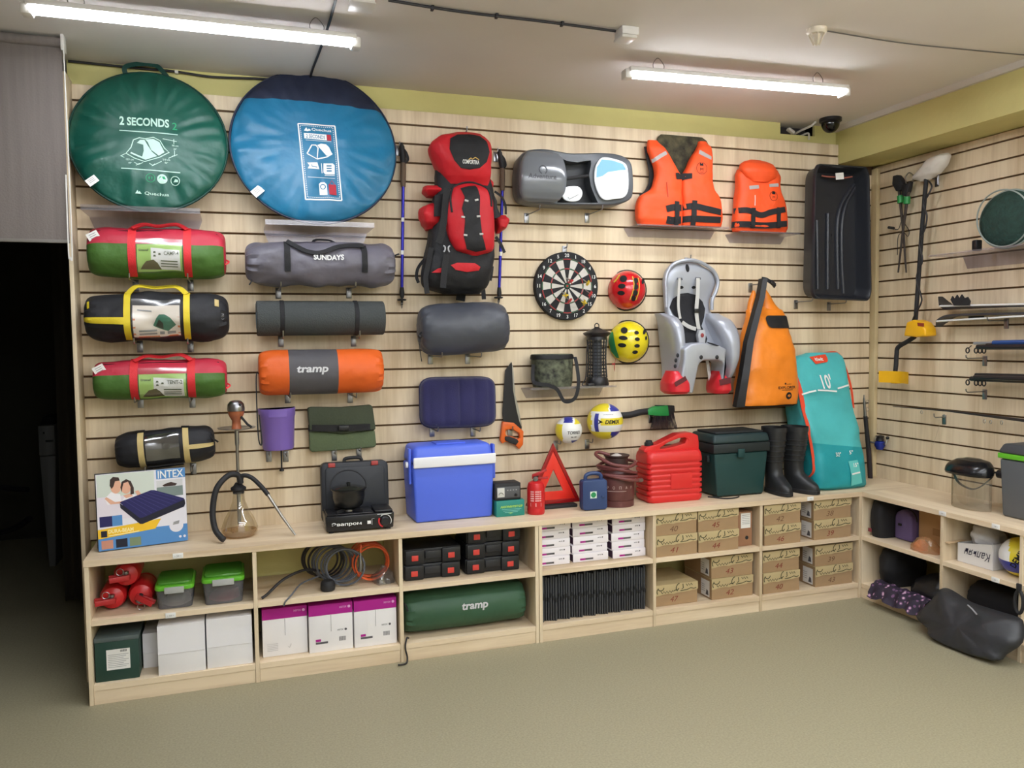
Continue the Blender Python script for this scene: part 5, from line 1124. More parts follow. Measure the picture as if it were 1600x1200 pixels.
for l in ([(585, 690), (588, 900), (590, 1095)], [(650, 650), (648, 880), (648, 1095)], [(805, 480), (730, 600), (705, 720), (705, 900), (710, 1095)], [(830, 470), (760, 590), (732, 720), (732, 950), (742, 1120)]):
    part('rib', MB().tube(spline([(q(a, b, .13)[0], -.128, q(a, b, .13)[1]) for a, b in l], 6), .012, 8), ribm, t)
part('pull_rope', MB().tube(spline([(q(a, b, .17)[0], -.15 - .01 * k, q(a, b, .12)[1]) for k, (a, b) in enumerate([(628, 437), (660, 445), (700, 448), (740, 455), (780, 450)])]), .005, 6), mat('orange grey rope', (150, 84, 70), .8), t)
cx, cz = q(716, 433, .19); part('price_label', MB().box(-.03, .03, -.002, 0, -.02, .02).xf(Matrix.Translation((cx, -.195, cz)) @ Matrix.Rotation(-.12, 4, 'Y')), tagw, t, label='white price label')
for px, py, lb in ((1251, 470, 'left one under the black sled'), (1303, 473, 'right one under the black sled')):
    cx, cz = f(px, py, .05); hook(f.ox + cx, f.oz + cz, .16, lb)

# ------------------------------------------------ life vests
vor = fabric('orange vest nylon', (246, 88, 40), .55, .9, 9); camd = mat('dark camouflage lining', (70, 66, 46), .8, var=(22, .95)); refl = mat('reflective grey tape', (178, 170, 168), .35)
z = Z(780, 180, 4.0); f = Fr(1060, 284, .08); q = lambda a, b, d=None: f(*z(a, b), d)
t = thing('life_vest', 'large orange life vest with camouflage lining on an acrylic shelf', 'life vest', f.loc)
part('back_panel', Loft(zrows(z, f, [(440, 1000, 1300, -.006, -.03), (300, 985, 1300, -.006, -.03), (200, 985, 1310, -.006, -.035), (150, 990, 1295, -.008, -.03), (130, 1010, 1270, -.01, -.025)], .02), 5).mb(32, 4), camd, t, label='camouflage lining')
vl = Loft(zrows(z, f, [(690, 878, 1140, -.035, -.105), (650, 860, 1140, -.03, -.12), (570, 862, 1140, -.03, -.12), (510, 885, 1140, -.03, -.12), (470, 945, 1140, -.03, -.11), (440, 962, 1140, -.03, -.11), (380, 975, 1135, -.03, -.11), (320, 970, 1100, -.03, -.11), (260, 952, 1070, -.03, -.10), (200, 935, 1040, -.03, -.09), (150, 945, 1005, -.03, -.06)]), 3.2, .006, 3)
part('front_panel', vl.mb(36, 5), vor, t)
vr = Loft(zrows(z, f, [(695, 1144, 1386, -.035, -.105), (640, 1144, 1390, -.03, -.12), (570, 1144, 1386, -.03, -.12), (520, 1144, 1375, -.03, -.12), (450, 1144, 1338, -.03, -.11), (380, 1150, 1332, -.03, -.11), (320, 1180, 1330, -.03, -.11), (260, 1210, 1336, -.03, -.10), (200, 1248, 1332, -.03, -.09), (158, 1268, 1308, -.03, -.06)]), 3.2, .006, 7)
part('front_panel', vr.mb(36, 5), vor, t)
strap(t, 'armhole_trim', [(q(a, b, .06)[0], -.04, q(a, b, .06)[1]) for a, b in [(932, 190), (945, 260), (962, 350), (958, 430), (925, 490), (890, 505)]], .035, fabric('black trim', (28, 28, 30)))
def onv(L, l, off, cuts=2): return MB().poly(L.front, [q(*p, .11) for p in l], off, cuts)
part('reflective_tape', onv(vl, [(970, 268), (1010, 240), (1048, 220), (1058, 240), (1015, 265), (975, 292)], .003), refl, t, fix=False)
part('reflective_tape', onv(vr, [(1262, 212), (1300, 235), (1334, 256), (1330, 278), (1290, 258), (1255, 238)], .003), refl, t, fix=False)
def band(L, l, w, nm='waist_strap', off=.004):
    pts = spline([(a, 0, b) for a, b in [q(*p, .11) for p in l]], 6); return part(nm, MB().stroke(lambda u, v, o: L.front(u, v, o), [(p[0], p[2]) for p in pts], w, off), web_b, t, fix=False)
band(vl, [(1040, 588), (1085, 578), (1138, 580)], .038); band(vl, [(1042, 655), (1085, 660), (1138, 655)], .042)
band(vr, [(1146, 575), (1215, 570), (1300, 590), (1384, 608)], .036); band(vr, [(1146, 650), (1220, 648), (1300, 652), (1384, 655)], .036)
band(vl, [(1105, 540), (1105, 615), (1105, 688)], .032, off=.007); band(vr, [(1215, 535), (1212, 610), (1210, 690)], .032, off=.007)
part('chest_strap', onv(vl, [(1100, 362), (1145, 358), (1145, 400), (1105, 400)], .006, 1), web_b, t, fix=False); part('chest_strap', onv(vr, [(1146, 358), (1205, 362), (1205, 396), (1165, 400), (1146, 412)], .006, 1), web_b, t, fix=False)
c = q(1265, 332, .11)
printed('badge', black_i, t, lambda mb: (mb.stroke(vr.front, arc(c[0], c[1], .034, 0, 350, 26), .002, .003, closed=True), mb.poly(vr.front, [(c[0] - .012, c[1] + .015), (c[0] + .012, c[1] + .015), (c[0] + .01, c[1] + .034), (c[0], c[1] + .026), (c[0] - .01, c[1] + .034)], .003), mb.text(vr.front, 'M', c[0], c[1] - .006, .016, .02, off=.003), mb.text(vr.front, 'VEST', c[0], c[1] - .024, .007, .026, off=.003)))
part('pocket_zip', MB().tube([(p[0], vl.front(p[0], p[1], .003)[1], p[1]) for p in [q(1046, 420, .11), q(1048, 460, .11), q(1050, 515, .11)]], .003, 6), mat('orange zip', (200, 60, 30), .5), t)
acrylic_shelf(2.865, 3.475, f.oz + q(1140, 700)[1] - .006, .16, 'clear acrylic shelf under the large life vest', flange=.05, lip=.004)
z = Z(1120, 160, 3.75); f = Fr(1190, 305, .08); q = lambda a, b, d=None: f(*z(a, b), d)
t = thing('life_vest', 'small orange child life vest with padded collar on an acrylic shelf', 'life vest', f.loc)
vs_ = Loft(zrows(z, f, [(758, 108, 412, -.02, -.10), (730, 104, 416, -.01, -.12), (610, 114, 402, -.01, -.125), (500, 124, 372, -.01, -.12), (430, 124, 378, -.01, -.11), (395, 140, 362, -.01, -.10)]), 3.2, .006, 2)
part('vest_body', vs_.mb(36, 5), vor, t)
part('collar', Loft(zrows(z, f, [(470, 200, 300, -.06, -.13), (440, 165, 345, -.04, -.14), (400, 148, 352, -.02, -.145), (360, 160, 338, -.02, -.12), (340, 185, 310, -.03, -.09), (330, 215, 285, -.04, -.07)], .1), 2.6, .006, 9).mb(32, 5), vor, t)
part('reflective_tape', onv(vs_, [(185, 490), (240, 485), (242, 506), (187, 512)], .003), refl, t, fix=False); part('reflective_tape', onv(vs_, [(300, 480), (360, 474), (361, 494), (302, 498)], .003), refl, t, fix=False)
band(vs_, [(118, 632), (180, 635), (250, 662), (310, 645), (398, 628)], .034); band(vs_, [(108, 712), (180, 716), (260, 722), (330, 720), (412, 710)], .036)
band(vs_, [(205, 620), (206, 680), (205, 738)], .03, off=.007); band(vs_, [(352, 618), (352, 680), (356, 738)], .03, off=.007)
c = q(330, 550, .12); printed('badge', black_i, t, lambda mb: (mb.stroke(vs_.front, arc(c[0], c[1], .028, 0, 350, 24), .002, .003, closed=True), mb.poly(vs_.front, [(c[0] - .012, c[1] + .012), (c[0] + .012, c[1] + .012), (c[0] + .01, c[1] + .028), (c[0] - .01, c[1] + .028)], .003), mb.text(vs_.front, 'M', c[0], c[1] - .006, .012, .014, off=.003)))
part('pocket_zip', MB().tube([(p[0], vs_.front(p[0], p[1], .003)[1], p[1]) for p in [q(222, 545, .12), q(222, 575, .12), q(221, 605, .12)]], .003, 6), mat('zip light', (220, 200, 190), .5), t)
acrylic_shelf(3.555, 3.985, f.oz + q(260, 765)[1] - .006, .155, 'clear acrylic shelf under the small life vest', flange=.05, lip=.004)

# ------------------------------------------------ grey two-lobed car case
z = Z(800, 225, 8.0); f = Fr(897, 281, .15); q = lambda a, b, d=None: f(*z(a, b), d)
t = thing('car_storage_case', 'dark grey two-lobed plastic storage case with clear windows', 'storage case', f.loc)
cg = mat('dark grey moulded plastic', (82, 86, 92), .38); cd = mat('deep grey recess', (22, 25, 30), .5)
out = spline([(a, b, 0) for a, b in [(105, 150), (200, 78), (350, 58), (480, 68), (700, 108), (900, 112), (1100, 106), (1300, 122), (1430, 170), (1495, 250), (1515, 400), (1515, 600), (1480, 690), (1350, 750), (1200, 772), (900, 775), (500, 765), (180, 720), (90, 640), (70, 480), (75, 300)]], 4, closed=True)
o1 = [q(a, b, .15) for a, b, _ in out]; o2 = [(x * .99, zz_ * .97 - .006) for x, zz_ in o1]
mb = MB(); n = len(o1)
for y, oo in ((-.02, [(x * .93, zz_ * .9) for x, zz_ in o1]), (-.05, o2), (-.14, o1), (-.155, [(x * .985, zz_ * .97) for x, zz_ in o1]), (-.16, [(x * .95, zz_ * .93) for x, zz_ in o1])): mb.v += [(p[0], y, p[1]) for p in oo]
for i in range(4):
    for j in range(n): mb.f.append((i * n + j, i * n + (j + 1) % n, (i + 1) * n + (j + 1) % n, (i + 1) * n + j))
mb.f += [tuple(range(n)), tuple(4 * n + j for j in range(n))]
rc_ = [q(*p, .16) for p in [(640, 190), (700, 215), (820, 228), (930, 210), (985, 205), (990, 250), (965, 380), (985, 520), (1030, 640), (1075, 735), (560, 735), (640, 620), (680, 500), (672, 350)]]
part('case_body', carve(mb.me('case_body'), MB().prism(rc_, -.30, -.085)), cg, t)
pod = Loft(zrows(z, f, [(718, 200, 540, -.15, -.17), (690, 140, 600, -.15, -.19), (600, 98, 648, -.15, -.215), (450, 88, 668, -.15, -.225), (300, 100, 660, -.15, -.22), (180, 135, 635, -.15, -.205), (110, 190, 590, -.15, -.185), (88, 260, 520, -.15, -.17)], .18), 3.6)
part('lid_dome', pod.mb(40, 5), mat('glossy grey lid', (112, 116, 122), .16, spec=.6), t, label='glossy grey domed lid')
c = q(375, 405, .22); printed('lid_lettering', ink('raised grey lettering', (70, 72, 78)), t, lambda mb: (mb.text(pod.front, 'Adventure', c[0], c[1], .026, .16, off=.002, shear=.1, bold=.01), mb.stroke(pod.front, arc(c[0] + .005, c[1] + .035, .022, -60, 250, 16), .006, .002)))
S = lambda u, v, o=0: (u, -.16 - o, v)
part('recess', MB().poly(plane_S(-.085), rc_, .001, 0), cd, t, fix=False, label='dark floor of the recess between the lobes')
part('recess_bar', MB().tube([(q(680, 435, .17)[0], -.168, q(680, 435, .17)[1]), (q(950, 395, .17)[0], -.168, q(950, 395, .17)[1])], .009, 8), blackm, t)
part('lens_window', MB().prism([q(a, b, .17) for a, b, _ in spline([(a, b, 0) for a, b in [(1120, 172), (1250, 180), (1400, 235), (1445, 330), (1452, 560), (1400, 665), (1280, 690), (1140, 695), (1060, 580), (1025, 420), (1045, 270)]], 4, closed=True)], -.176, -.161), mat('white case insert', (232, 238, 244), .12, coat=.6), t, bevel=.004, label='glossy white insert')
printed('insert_sky', ink('pale blue print', (132, 186, 224)), t, lambda mb: mb.poly(lambda u, v, o=0: (u, -.176 - o, v), [q(*p, .176) for p in [(1120, 195), (1250, 205), (1385, 250), (1425, 320), (1200, 350), (1130, 400), (1055, 420), (1060, 290)]], .0012, 1))
part('lens_window', MB().prism([q(a, b, .17) for a, b, _ in spline([(a, b, 0) for a, b in [(650, 550), (740, 528), (830, 535), (875, 590), (870, 660), (820, 712), (720, 718), (650, 690), (620, 620)]], 4, closed=True)], -.174, -.162), mat('white case insert', (232, 238, 244), .12, coat=.6), t, bevel=.003, label='small glossy oval insert')
printed('insert_tick', grey_i, t, lambda mb: mb.stroke(lambda u, v, o=0: (u, -.174 - o, v), [q(*p, .174) for p in [(700, 665), (718, 690), (830, 632)]], .004, .001))
hooks(f, (837, 934), 326, .19, 'under the grey car storage case')

# ------------------------------------------------ purple pot, folding seat
z = Z(310, 620, 5.0); f = Fr(433, 672, .1); q = lambda a, b, d=None: f(*z(a, b), d)
x0, x1 = q(470, 95)[0], q(768, 95)[0]; zt = q(620, 95)[1]; zb = q(620, 422)[1]; hw = (x1 - x0) / 2
t = thing('hanging_bucket', 'purple flat-backed plastic bucket hanging on two hooks', 'bucket', (f.ox + (x0 + x1) / 2, 0, f.oz), (0, -.02, 0))
pur = mat('purple plastic', (134, 108, 196), .45)
def bkt(w, d0, d1, z_, n=28):
    return [(-w + 0.0, -.006, z_)] + [(w * -math.cos(PI * i / n), -d0 - d1 * math.sin(PI * i / n) ** .8, z_) for i in range(n + 1)] + [(w, -.006, z_)]
rings = [bkt(hw * .80, .012, .085, zb), bkt(hw * .84, .012, .09, zb + .008), bkt(hw * .95, .012, .105, zt - .045), bkt(hw * .985, .012, .11, zt - .04), bkt(hw, .012, .112, zt), bkt(hw * .96, .016, .10, zt), bkt(hw * .8, .016, .08, zb + .012)]
n = len(rings[0]); mb = MB(); mb.v = [p for r in rings for p in r]
for i in range(len(rings) - 1):
    for j in range(n): mb.f.append((i * n + j, i * n + (j + 1) % n, (i + 1) * n + (j + 1) % n, (i + 1) * n + j))
mb.f += [tuple(range(n)), tuple((len(rings) - 1) * n + j for j in range(n))]
part('bucket_body', mb, pur, t)
strap(t, 'cord', [(.012, -.03, zb - .002), (.012, -.03, zb - .04), (.010, -.03, zb - .10)], .008, web_b)
part('cord_lock', MB().lathe([(0, 0), (.010, -.002), (.012, -.014), (0, -.018)], 12, (.010, -.03, zb - .10)), blackp, t)
hooks(f, (421, 448), 708, .105, 'under the purple bucket')
f = Fr(533, 670, .06); q = lambda a, b, d=None: f(*z(a, b), d)
t = thing('folding_seat_pad', 'olive green folded seat pad with black buckled strap', 'seat pad', f.loc)
olv = mat('olive foam', (92, 106, 76), .8, bump=(90, .3)); olv2 = mat('dark olive foam', (68, 76, 58), .8, bump=(90, .3))
part('lower_pad', MB().prism([q(*p) for p in [(866, 268), (1130, 290), (1382, 262), (1395, 380), (1380, 398), (1130, 420), (890, 436), (872, 420)]], -.045, -.012), olv, t, bevel=.008, seg=3)
part('upper_flap', MB().prism([q(*p) for p in [(852, 92), (870, 80), (1120, 82), (1345, 62), (1362, 78), (1386, 255), (1130, 290), (868, 262)]], -.062, -.03), olv2, t, bevel=.008, seg=3)
strap(t, 'strap', [(q(a, b, .07)[0], -y_, q(a, b, .07)[1]) for a, b, y_ in [(862, 246, .05), (930, 245, .068), (1130, 245, .070), (1300, 238, .068), (1380, 236, .05)]], .034, web_b)
cx, cz = q(1135, 244, .075); part('buckle', MB().box(-.028, .028, -.014, .0, -.014, .014).xf(Matrix.Translation((cx, -.072, cz))), blackp, t, bevel=.004)
cx, cz = f(540, 705, 0); hook(f.ox + cx - .06, f.oz + cz + .003, .07, 'left one under the olive seat pad'); hook(f.ox + cx + .07, f.oz + cz + .008, .07, 'right one under the olive seat pad')

# ================================================================== THINGS ON THE WORKTOP
# ------------------------------------------------ airbed box
A = Vector((.078, -.285, 0)); B = Vector((.452, -.205, 0)); ang = math.atan2(B.y - A.y, B.x - A.x); bw_ = (B - A).length; bh = .352; bd = .062
t = thing('airbed_box', 'printed cardboard airbed box lettered INTEX leaning on the wall', 'box', (A.x, A.y, TOP + .001), (-.07, 0, ang))
part('carton', MB().box(0, bw_, 0, bd, .009, bh), mat('box grey side', (74, 78, 84), .6), t, bevel=.002)
S = lambda u, v, o=0: (u, -o, v)
q = lambda zx, zy: (bw_ * (zx - 85 - (zy - 140) * .028) / 1325.0, bh * (1 - (zy - 140 + (zx - 85) * .068) / 1030.0))   # read off the enlarged crop
pb = ink('box blue', (84, 138, 196))
base = part('print_front', MB().poly(S, [(0.001, .010), (bw_ - .001, .010), (bw_ - .001, bh - .001), (.001, bh - .001)], .0006), ink('box white', (226, 224, 232)), t, fix=False)
def P(nm, col, l, off): printed(nm, ink(col[0], col[1]), base, lambda mb: mb.poly(S, [q(*p) for p in l], off))
def PR(nm, col, a, b, c_, d, off): printed(nm, ink(*col), base, lambda mb: mb.poly(S, [(bw_ * a, bh * b), (bw_ * c_, bh * b), (bw_ * c_, bh * d), (bw_ * a, bh * d)], off))
PR('photo_window', ('soft green grey', (206, 214, 204)), .01, .70, .64, .99, .0010)
PR('photo_bed', ('pale bed', (224, 216, 226)), .005, .40, .62, .70, .0010)
PR('blue_foot', ('box blue', (84, 138, 196)), .003, .01, .997, .24, .0010)
PR('logo_block', ('box blue', (84, 138, 196)), .665, .87, .997, .995, .0012)
printed('lettering', white_i, base, lambda mb: mb.text(S, 'INTEX', bw_ * .83, bh * .93, .036, .112, off=.0018, bold=.015))
PR('photo_small', ('grey green photo', (122, 136, 132)), .665, .63, .965, .76, .0012); PR('photo_small_sky', ('pale grey', (206, 206, 208)), .665, .76, .965, .85, .0012)
printed('photo_small_person', ink('dark hair', (60, 44, 40)), base, lambda mb: mb.poly(S, [(bw_ * .73, bh * .78), (bw_ * .76, bh * .80), (bw_ * .83, bh * .82), (bw_ * .9, bh * .79), (bw_ * .88, bh * .765), (bw_ * .75, bh * .765)], .0016))
# couple: shirts, arms, faces, hair
printed('couple_shirts', ink('white shirt', (238, 234, 238)), base, lambda mb: (mb.poly(S, [(bw_ * .09, bh * .68), (bw_ * .16, bh * .76), (bw_ * .26, bh * .72), (bw_ * .27, bh * .60), (bw_ * .12, bh * .60)], .0013), mb.poly(S, [(bw_ * .28, bh * .64), (bw_ * .32, bh * .70), (bw_ * .42, bh * .70), (bw_ * .44, bh * .62), (bw_ * .36, bh * .60)], .0013)))
printed('couple_skin', ink('skin print', (224, 172, 146)), base, lambda mb: (mb.poly(S, arc(bw_ * .215, bh * .83, .023, 0, 340, 18, .034), .0016), mb.poly(S, arc(bw_ * .325, bh * .81, .022, 0, 340, 18, .032), .0016), mb.poly(S, [(bw_ * .09, bh * .68), (bw_ * .11, bh * .70), (bw_ * .20, bh * .625), (bw_ * .30, bh * .63), (bw_ * .31, bh * .60), (bw_ * .15, bh * .60)], .0018), mb.poly(S, [(bw_ * .42, bh * .74), (bw_ * .46, bh * .75), (bw_ * .52, bh * .64), (bw_ * .46, bh * .65)], .0016), mb.poly(S, [(bw_ * .29, bh * .70), (bw_ * .37, bh * .72), (bw_ * .40, bh * .68), (bw_ * .32, bh * .66)], .0015)))
printed('couple_hair', ink('dark hair', (60, 44, 40)), base, lambda mb: (mb.poly(S, [(bw_ * .15, bh * .84), (bw_ * .155, bh * .92), (bw_ * .19, bh * .955), (bw_ * .25, bh * .94), (bw_ * .26, bh * .90), (bw_ * .21, bh * .895), (bw_ * .19, bh * .83), (bw_ * .17, bh * .80)], .002), mb.poly(S, [(bw_ * .265, bh * .81), (bw_ * .28, bh * .88), (bw_ * .33, bh * .91), (bw_ * .38, bh * .88), (bw_ * .41, bh * .79), (bw_ * .41, bh * .71), (bw_ * .37, bh * .70), (bw_ * .375, bh * .80), (bw_ * .35, bh * .875), (bw_ * .30, bh * .86), (bw_ * .285, bh * .80), (bw_ * .275, bh * .74)], .002)))
M_ = lambda a, b: (bw_ * a, bh * b)
printed('mattress_side', ink('navy dark', (32, 32, 48)), base, lambda mb: mb.poly(S, [M_(.25, .60), M_(.255, .54), M_(.46, .305), M_(.49, .30), M_(.97, .47), M_(.985, .51), M_(.98, .57), M_(.5, .40)], .0018))
printed('mattress_top', ink('navy print', (40, 38, 92)), base, lambda mb: mb.poly(S, [M_(.25, .61), M_(.27, .625), M_(.60, .735), M_(.64, .73), M_(.97, .585), M_(.975, .565), M_(.50, .385), M_(.46, .385)], .0022))
printed('mattress_ribs', ink('navy light', (62, 60, 116)), base, lambda mb: [mb.stroke(S, [M_(.30 + .30 * k / 7, .635 + .09 * k / 7), M_(.54 + .40 * k / 7, .41 + .16 * k / 7)], .0022, .0026) for k in range(8)])
printed('yellow_band', ink('box yellow', (236, 190, 44)), base, lambda mb: mb.poly(S, [M_(.003, .165), M_(.63, .22), M_(.70, .345), M_(.003, .285)], .0016))
printed('band_text', ink('pale yellow', (250, 234, 170)), base, lambda mb: (mb.text(S, 'DURA-BEAM', bw_ * .25, bh * .25, .018, .105, off=.002, bold=.03), mb.stroke(S, [M_(.12, .195), M_(.45, .215)], .004, .002)))
for i, (a, cl) in enumerate(((.035, ('hand photo', (196, 138, 116))), (.19, ('navy dark', (32, 32, 48))), (.34, ('olive photo', (120, 136, 104))))):
    PR('photo_strip', cl, a, .03, a + .125, .14, .0014)
PR('photo_side', ('navy print', (40, 38, 92)), .025, .315, .16, .45, .0014); PR('photo_side', ('box blue', (84, 138, 196)), .16, .315, .27, .45, .0014)
PR('band_icon', ('navy dark', (32, 32, 48)), .035, .185, .10, .265, .002)
printed('round_icon', ink('box white', (226, 224, 232)), base, lambda mb: (mb.poly(S, arc(bw_ * .87, bh * .23, .031, 0, 345, 24), .0014), mb.poly(S, arc(bw_ * .91, bh * .075, .006, 0, 330, 12), .0014), mb.poly(S, arc(bw_ * .96, bh * .075, .006, 0, 330, 12), .0014)))
printed('round_icon_pump', grey_i, base, lambda mb: mb.poly(S, [M_(.83, .24), M_(.84, .28), M_(.91, .295), M_(.90, .25)], .0018))

# ------------------------------------------------ hookah
hx, hy = .686, -.185
t = thing('hookah', 'glass hookah with wooden bowl, tray and black hose', 'hookah', (hx, hy, TOP + .0005))
glassm = clear('clear bottle glass', (240, 236, 226), .14, .03, .04)
part('glass_base', MB().lathe([(0, .003), (.07, .003), (.084, .018), (.086, .04), (.07, .085), (.045, .13), (.030, .17), (.026, .205), (.028, .215)], 40), glassm, t, label='clear glass bottle', fix=False)
part('water', MB().lathe([(0, .006), (.066, .006), (.078, .02), (.080, .03), (0, .03)], 32), clear('pale tea water', (226, 200, 150), .05, .25), t)
part('stopper', MB().lathe([(0, .208), (.026, .208), (.027, .222), (.036, .228), (.036, .238), (.024, .246), (.014, .262), (0, .262)], 24), blackm, t)
part('down_stem', MB().lathe([(0, .06), (.009, .06), (.009, .21), (0, .21)], 12), chrome, t)
part('stem', MB().lathe([(.007, .26), (.007, .44), (.010, .45), (.010, .52), (0, .52)], 16), steel, t)
part('tray', MB().lathe([(.01, .522), (.05, .520), (.086, .528), (.089, .532), (.086, .531), (.05, .523), (.01, .525)], 40), chrome, t)
part('bowl', MB().lathe([(0, .522), (.024, .522), (.021, .545), (.020, .565), (.030, .582), (.037, .598), (.038, .62), (.0, .622)], 28), mat('glazed terracotta bowl', (164, 92, 58), .4, var=(30, .2)), t)
part('wind_cover', MB().lathe([(.040, .612), (.041, .625), (.038, .645), (.026, .660), (.010, .664), (.0, .664)], 28), chrome, t)
part('cover_hole', MB().ball((.02, -.034, .644), .006), blackm, t)
part('tongs', MB().tube([(.022, -.02, .585), (.05, -.03, .548), (.07, -.03, .532)], .006, 6), blackm, t)
hp = spline([(.012, -.025, .262), (.0, -.03, .302), (-.045, -.05, .306), (-.098, -.075, .25), (-.118, -.09, .15), (-.110, -.11, .07), (-.085, -.13, .03), (-.07, -.14, .018)], 8)
part('hose', MB().tube(hp, .014, 12), blackm, t)
hp2 = spline([(.012, -.025, .262), (.02, -.03, .298), (.06, -.045, .29), (.105, -.06, .245), (.135, -.075, .205)], 8)
part('hose', MB().tube(hp2, .011, 12), blackm, t)
part('mouthpiece', MB().tube([(.133, -.074, .208), (.195, -.095, .10), (.255, -.115, .006)], [.008, .007, .005], 10), steel, t)

# ------------------------------------------------ gas stove, its case and the pot
f = Fr(550, 780, .3)
t = thing('stove_case', 'black plastic carry case standing behind the gas stove', 'case', (1.09, -.065, TOP + .0005), (-.06, 0, -.03))
cw_, ch = .345, .325
part('case_shell', MB().prism(rrect(0, cw_, 0, ch - .012, .028, 4), -.04, .04), mat('navy black case plastic', (34, 37, 44), .5), t, bevel=.006)
part('case_panel', MB().prism(rrect(.02, cw_ - .02, .02, ch - .035, .02, 4), -.048, -.041), mat('navy black case plastic', (34, 37, 44)), t, bevel=.004)
part('case_handle', MB().tube(spline([(.125, 0, ch - .016), (.13, 0, ch + .004), (.2, 0, ch + .006), (.215, 0, ch - .016)], 5), .009, 8), blackm, t)
for xx in (.055, .275): part('latch', MB().box(xx - .018, xx + .018, -.05, -.03, ch - .034, ch - .012), mat('dull red latch', (168, 62, 58), .45), t, bevel=.003)
t = thing('gas_stove', 'black portable gas stove with red dial and white lettering', 'camping stove', (1.082, -.315, TOP + .0005), (0, 0, -.02))
part('body', MB().hexa([(0.006, 0, .008), (.335, 0, .008), (.335, .17, .008), (.006, .17, .008)], [(0, -.004, .085), (.34, -.004, .085), (.34, .172, .085), (0, .172, .085)]), mat('glossy black enamel', (24, 24, 28), .25), t, bevel=.006)
for xx, yy in ((.03, .02), (.31, .02), (.03, .15), (.31, .15)): part('foot', MB().lathe([(0, 0), (.012, 0), (.012, .009), (0, .009)], 12, (xx, yy, 0)), blackm, t)
part('top_plate', MB().box(.01, .235, .008, .165, .0855, .092), mat('glossy black enamel', (24, 24, 28)), t, bevel=.003)
for i in range(4):
    a = PI / 4 + i * PI / 2; cx, cy = .125 + .06 * math.cos(a), .088 + .06 * math.sin(a)
    part('pot_support', MB().box(-.03, .03, -.003, .003, 0, .014).xf(Matrix.Translation((cx, cy, .092)) @ Matrix.Rotation(a, 4, 'Z')), blackm, t)
part('burner', MB().lathe([(0, .092), (.03, .092), (.03, .1), (0, .102)], 24, (.125, .088, 0)), steel, t)
part('gas_cover', MB().box(.245, .335, .01, .168, .0855, .098), blackp, t, bevel=.008)
part('dial', MB().lathe([(0, 0), (.022, 0), (.022, -.012), (.018, -.016), (0, -.016)], 24, (.292, -.004, .045), 'y'), blackp, t)
S = lambda u, v, o=0: (u, -.0036 - o, v)
printed('dial_print', ink('red print b', (206, 48, 52)), t, lambda mb: mb.stroke(S, arc(.292, .045, .030, 150, 250, 10), .008, .0008))
printed('dial_ring', white_i, t, lambda mb: (mb.stroke(S, arc(.292, .045, .032, -30, 130, 14), .0025, .0008), mb.stroke(S, [(.255, .080), (.325, .080)], .0025, .0008)))
printed('lettering', white_i, t, lambda mb: (mb.text(S, 'Эвапром', .104, .042, .021, .145, off=.0008, bold=.02), mb.poly(S, [(.205, .036), (.222, .036), (.222, .052), (.205, .052)], .0008), mb.stroke(S, [(.228, .03), (.228, .06), (.24, .06)], .0015, .0008)))
t = thing('camping_pot', 'black lidded cauldron with bail handle on the gas stove', 'pot', (1.210, -.228, TOP + .1075))
potm = mat('black pot enamel', (26, 27, 28), .3)
part('pot_body', MB().lathe([(0, 0), (.05, 0), (.068, .015), (.078, .05), (.080, .085), (.088, .094), (.088, .098), (.076, .096), (.072, .05), (.05, .008), (0, .008)], 36), potm, t)
part('lid', MB().lathe([(.086, .099), (.075, .103), (.04, .112), (.012, .115), (0, .115)], 36), mat('shiny pot lid', (70, 70, 66), .2, .7), t)
part('lid_knob', MB().lathe([(0, .114), (.008, .114), (.011, .126), (0, .13)], 14), potm, t)
part('bail_handle', MB().tube(spline([(-.088, 0, .09), (-.085, .01, .13), (-.05, .03, .17), (0, .035, .183), (.05, .03, .17), (.085, .01, .13), (.088, 0, .09)], 6), .0035, 8), blackm, t)

# ------------------------------------------------ cooler
t = thing('cooler_box', 'blue picnic cooler with white handle band on the worktop', 'cooler', (1.535, -.262, TOP + .001), (0, 0, .03))
cb_ = mat('cornflower blue plastic', (80, 108, 224), .45)
part('cooler_body', MB().hexa([(.012, .008, 0), (.428, .008, 0), (.428, .235, 0), (.012, .235, 0)], [(0, 0, .30), (.44, 0, .30), (.44, .243, .30), (0, .243, .30)]), cb_, t, bevel=.014, seg=3)
part('lid_top', MB().hexa([(0, 0, .302), (.44, 0, .302), (.44, .243, .302), (0, .243, .302)], [(.012, .02, .395), (.428, .02, .395), (.428, .225, .395), (.012, .225, .395)]), cb_, t, bevel=.022, seg=4)
part('lid_ridge', MB().box(.14, .30, .06, .17, .393, .402), cb_, t, bevel=.004)
part('handle_band', MB().hexa([(.0, -.014, .287), (.446, -.014, .287), (.446, -.0005, .287), (.0, -.0005, .287)], [(.0, -.014, .342), (.446, -.014, .342), (.446, -.0005, .342), (.0, -.0005, .342)]), plastic('white cooler band', (236, 236, 240)), t, bevel=.006, seg=3)
part('handle_arm', MB().box(-.016, -.001, .03, .075, .20, .385), cb_, t, bevel=.006)
part('handle_arm', MB().box(.441, .456, .03, .075, .20, .385), cb_, t, bevel=.006)
part('pivot', MB().lathe([(0, -.001), (.016, -.001), (.016, -.012), (0, -.014)], 16, (-.016, .052, .30), 'x'), plastic('white cooler band', (236, 236, 240)), t)

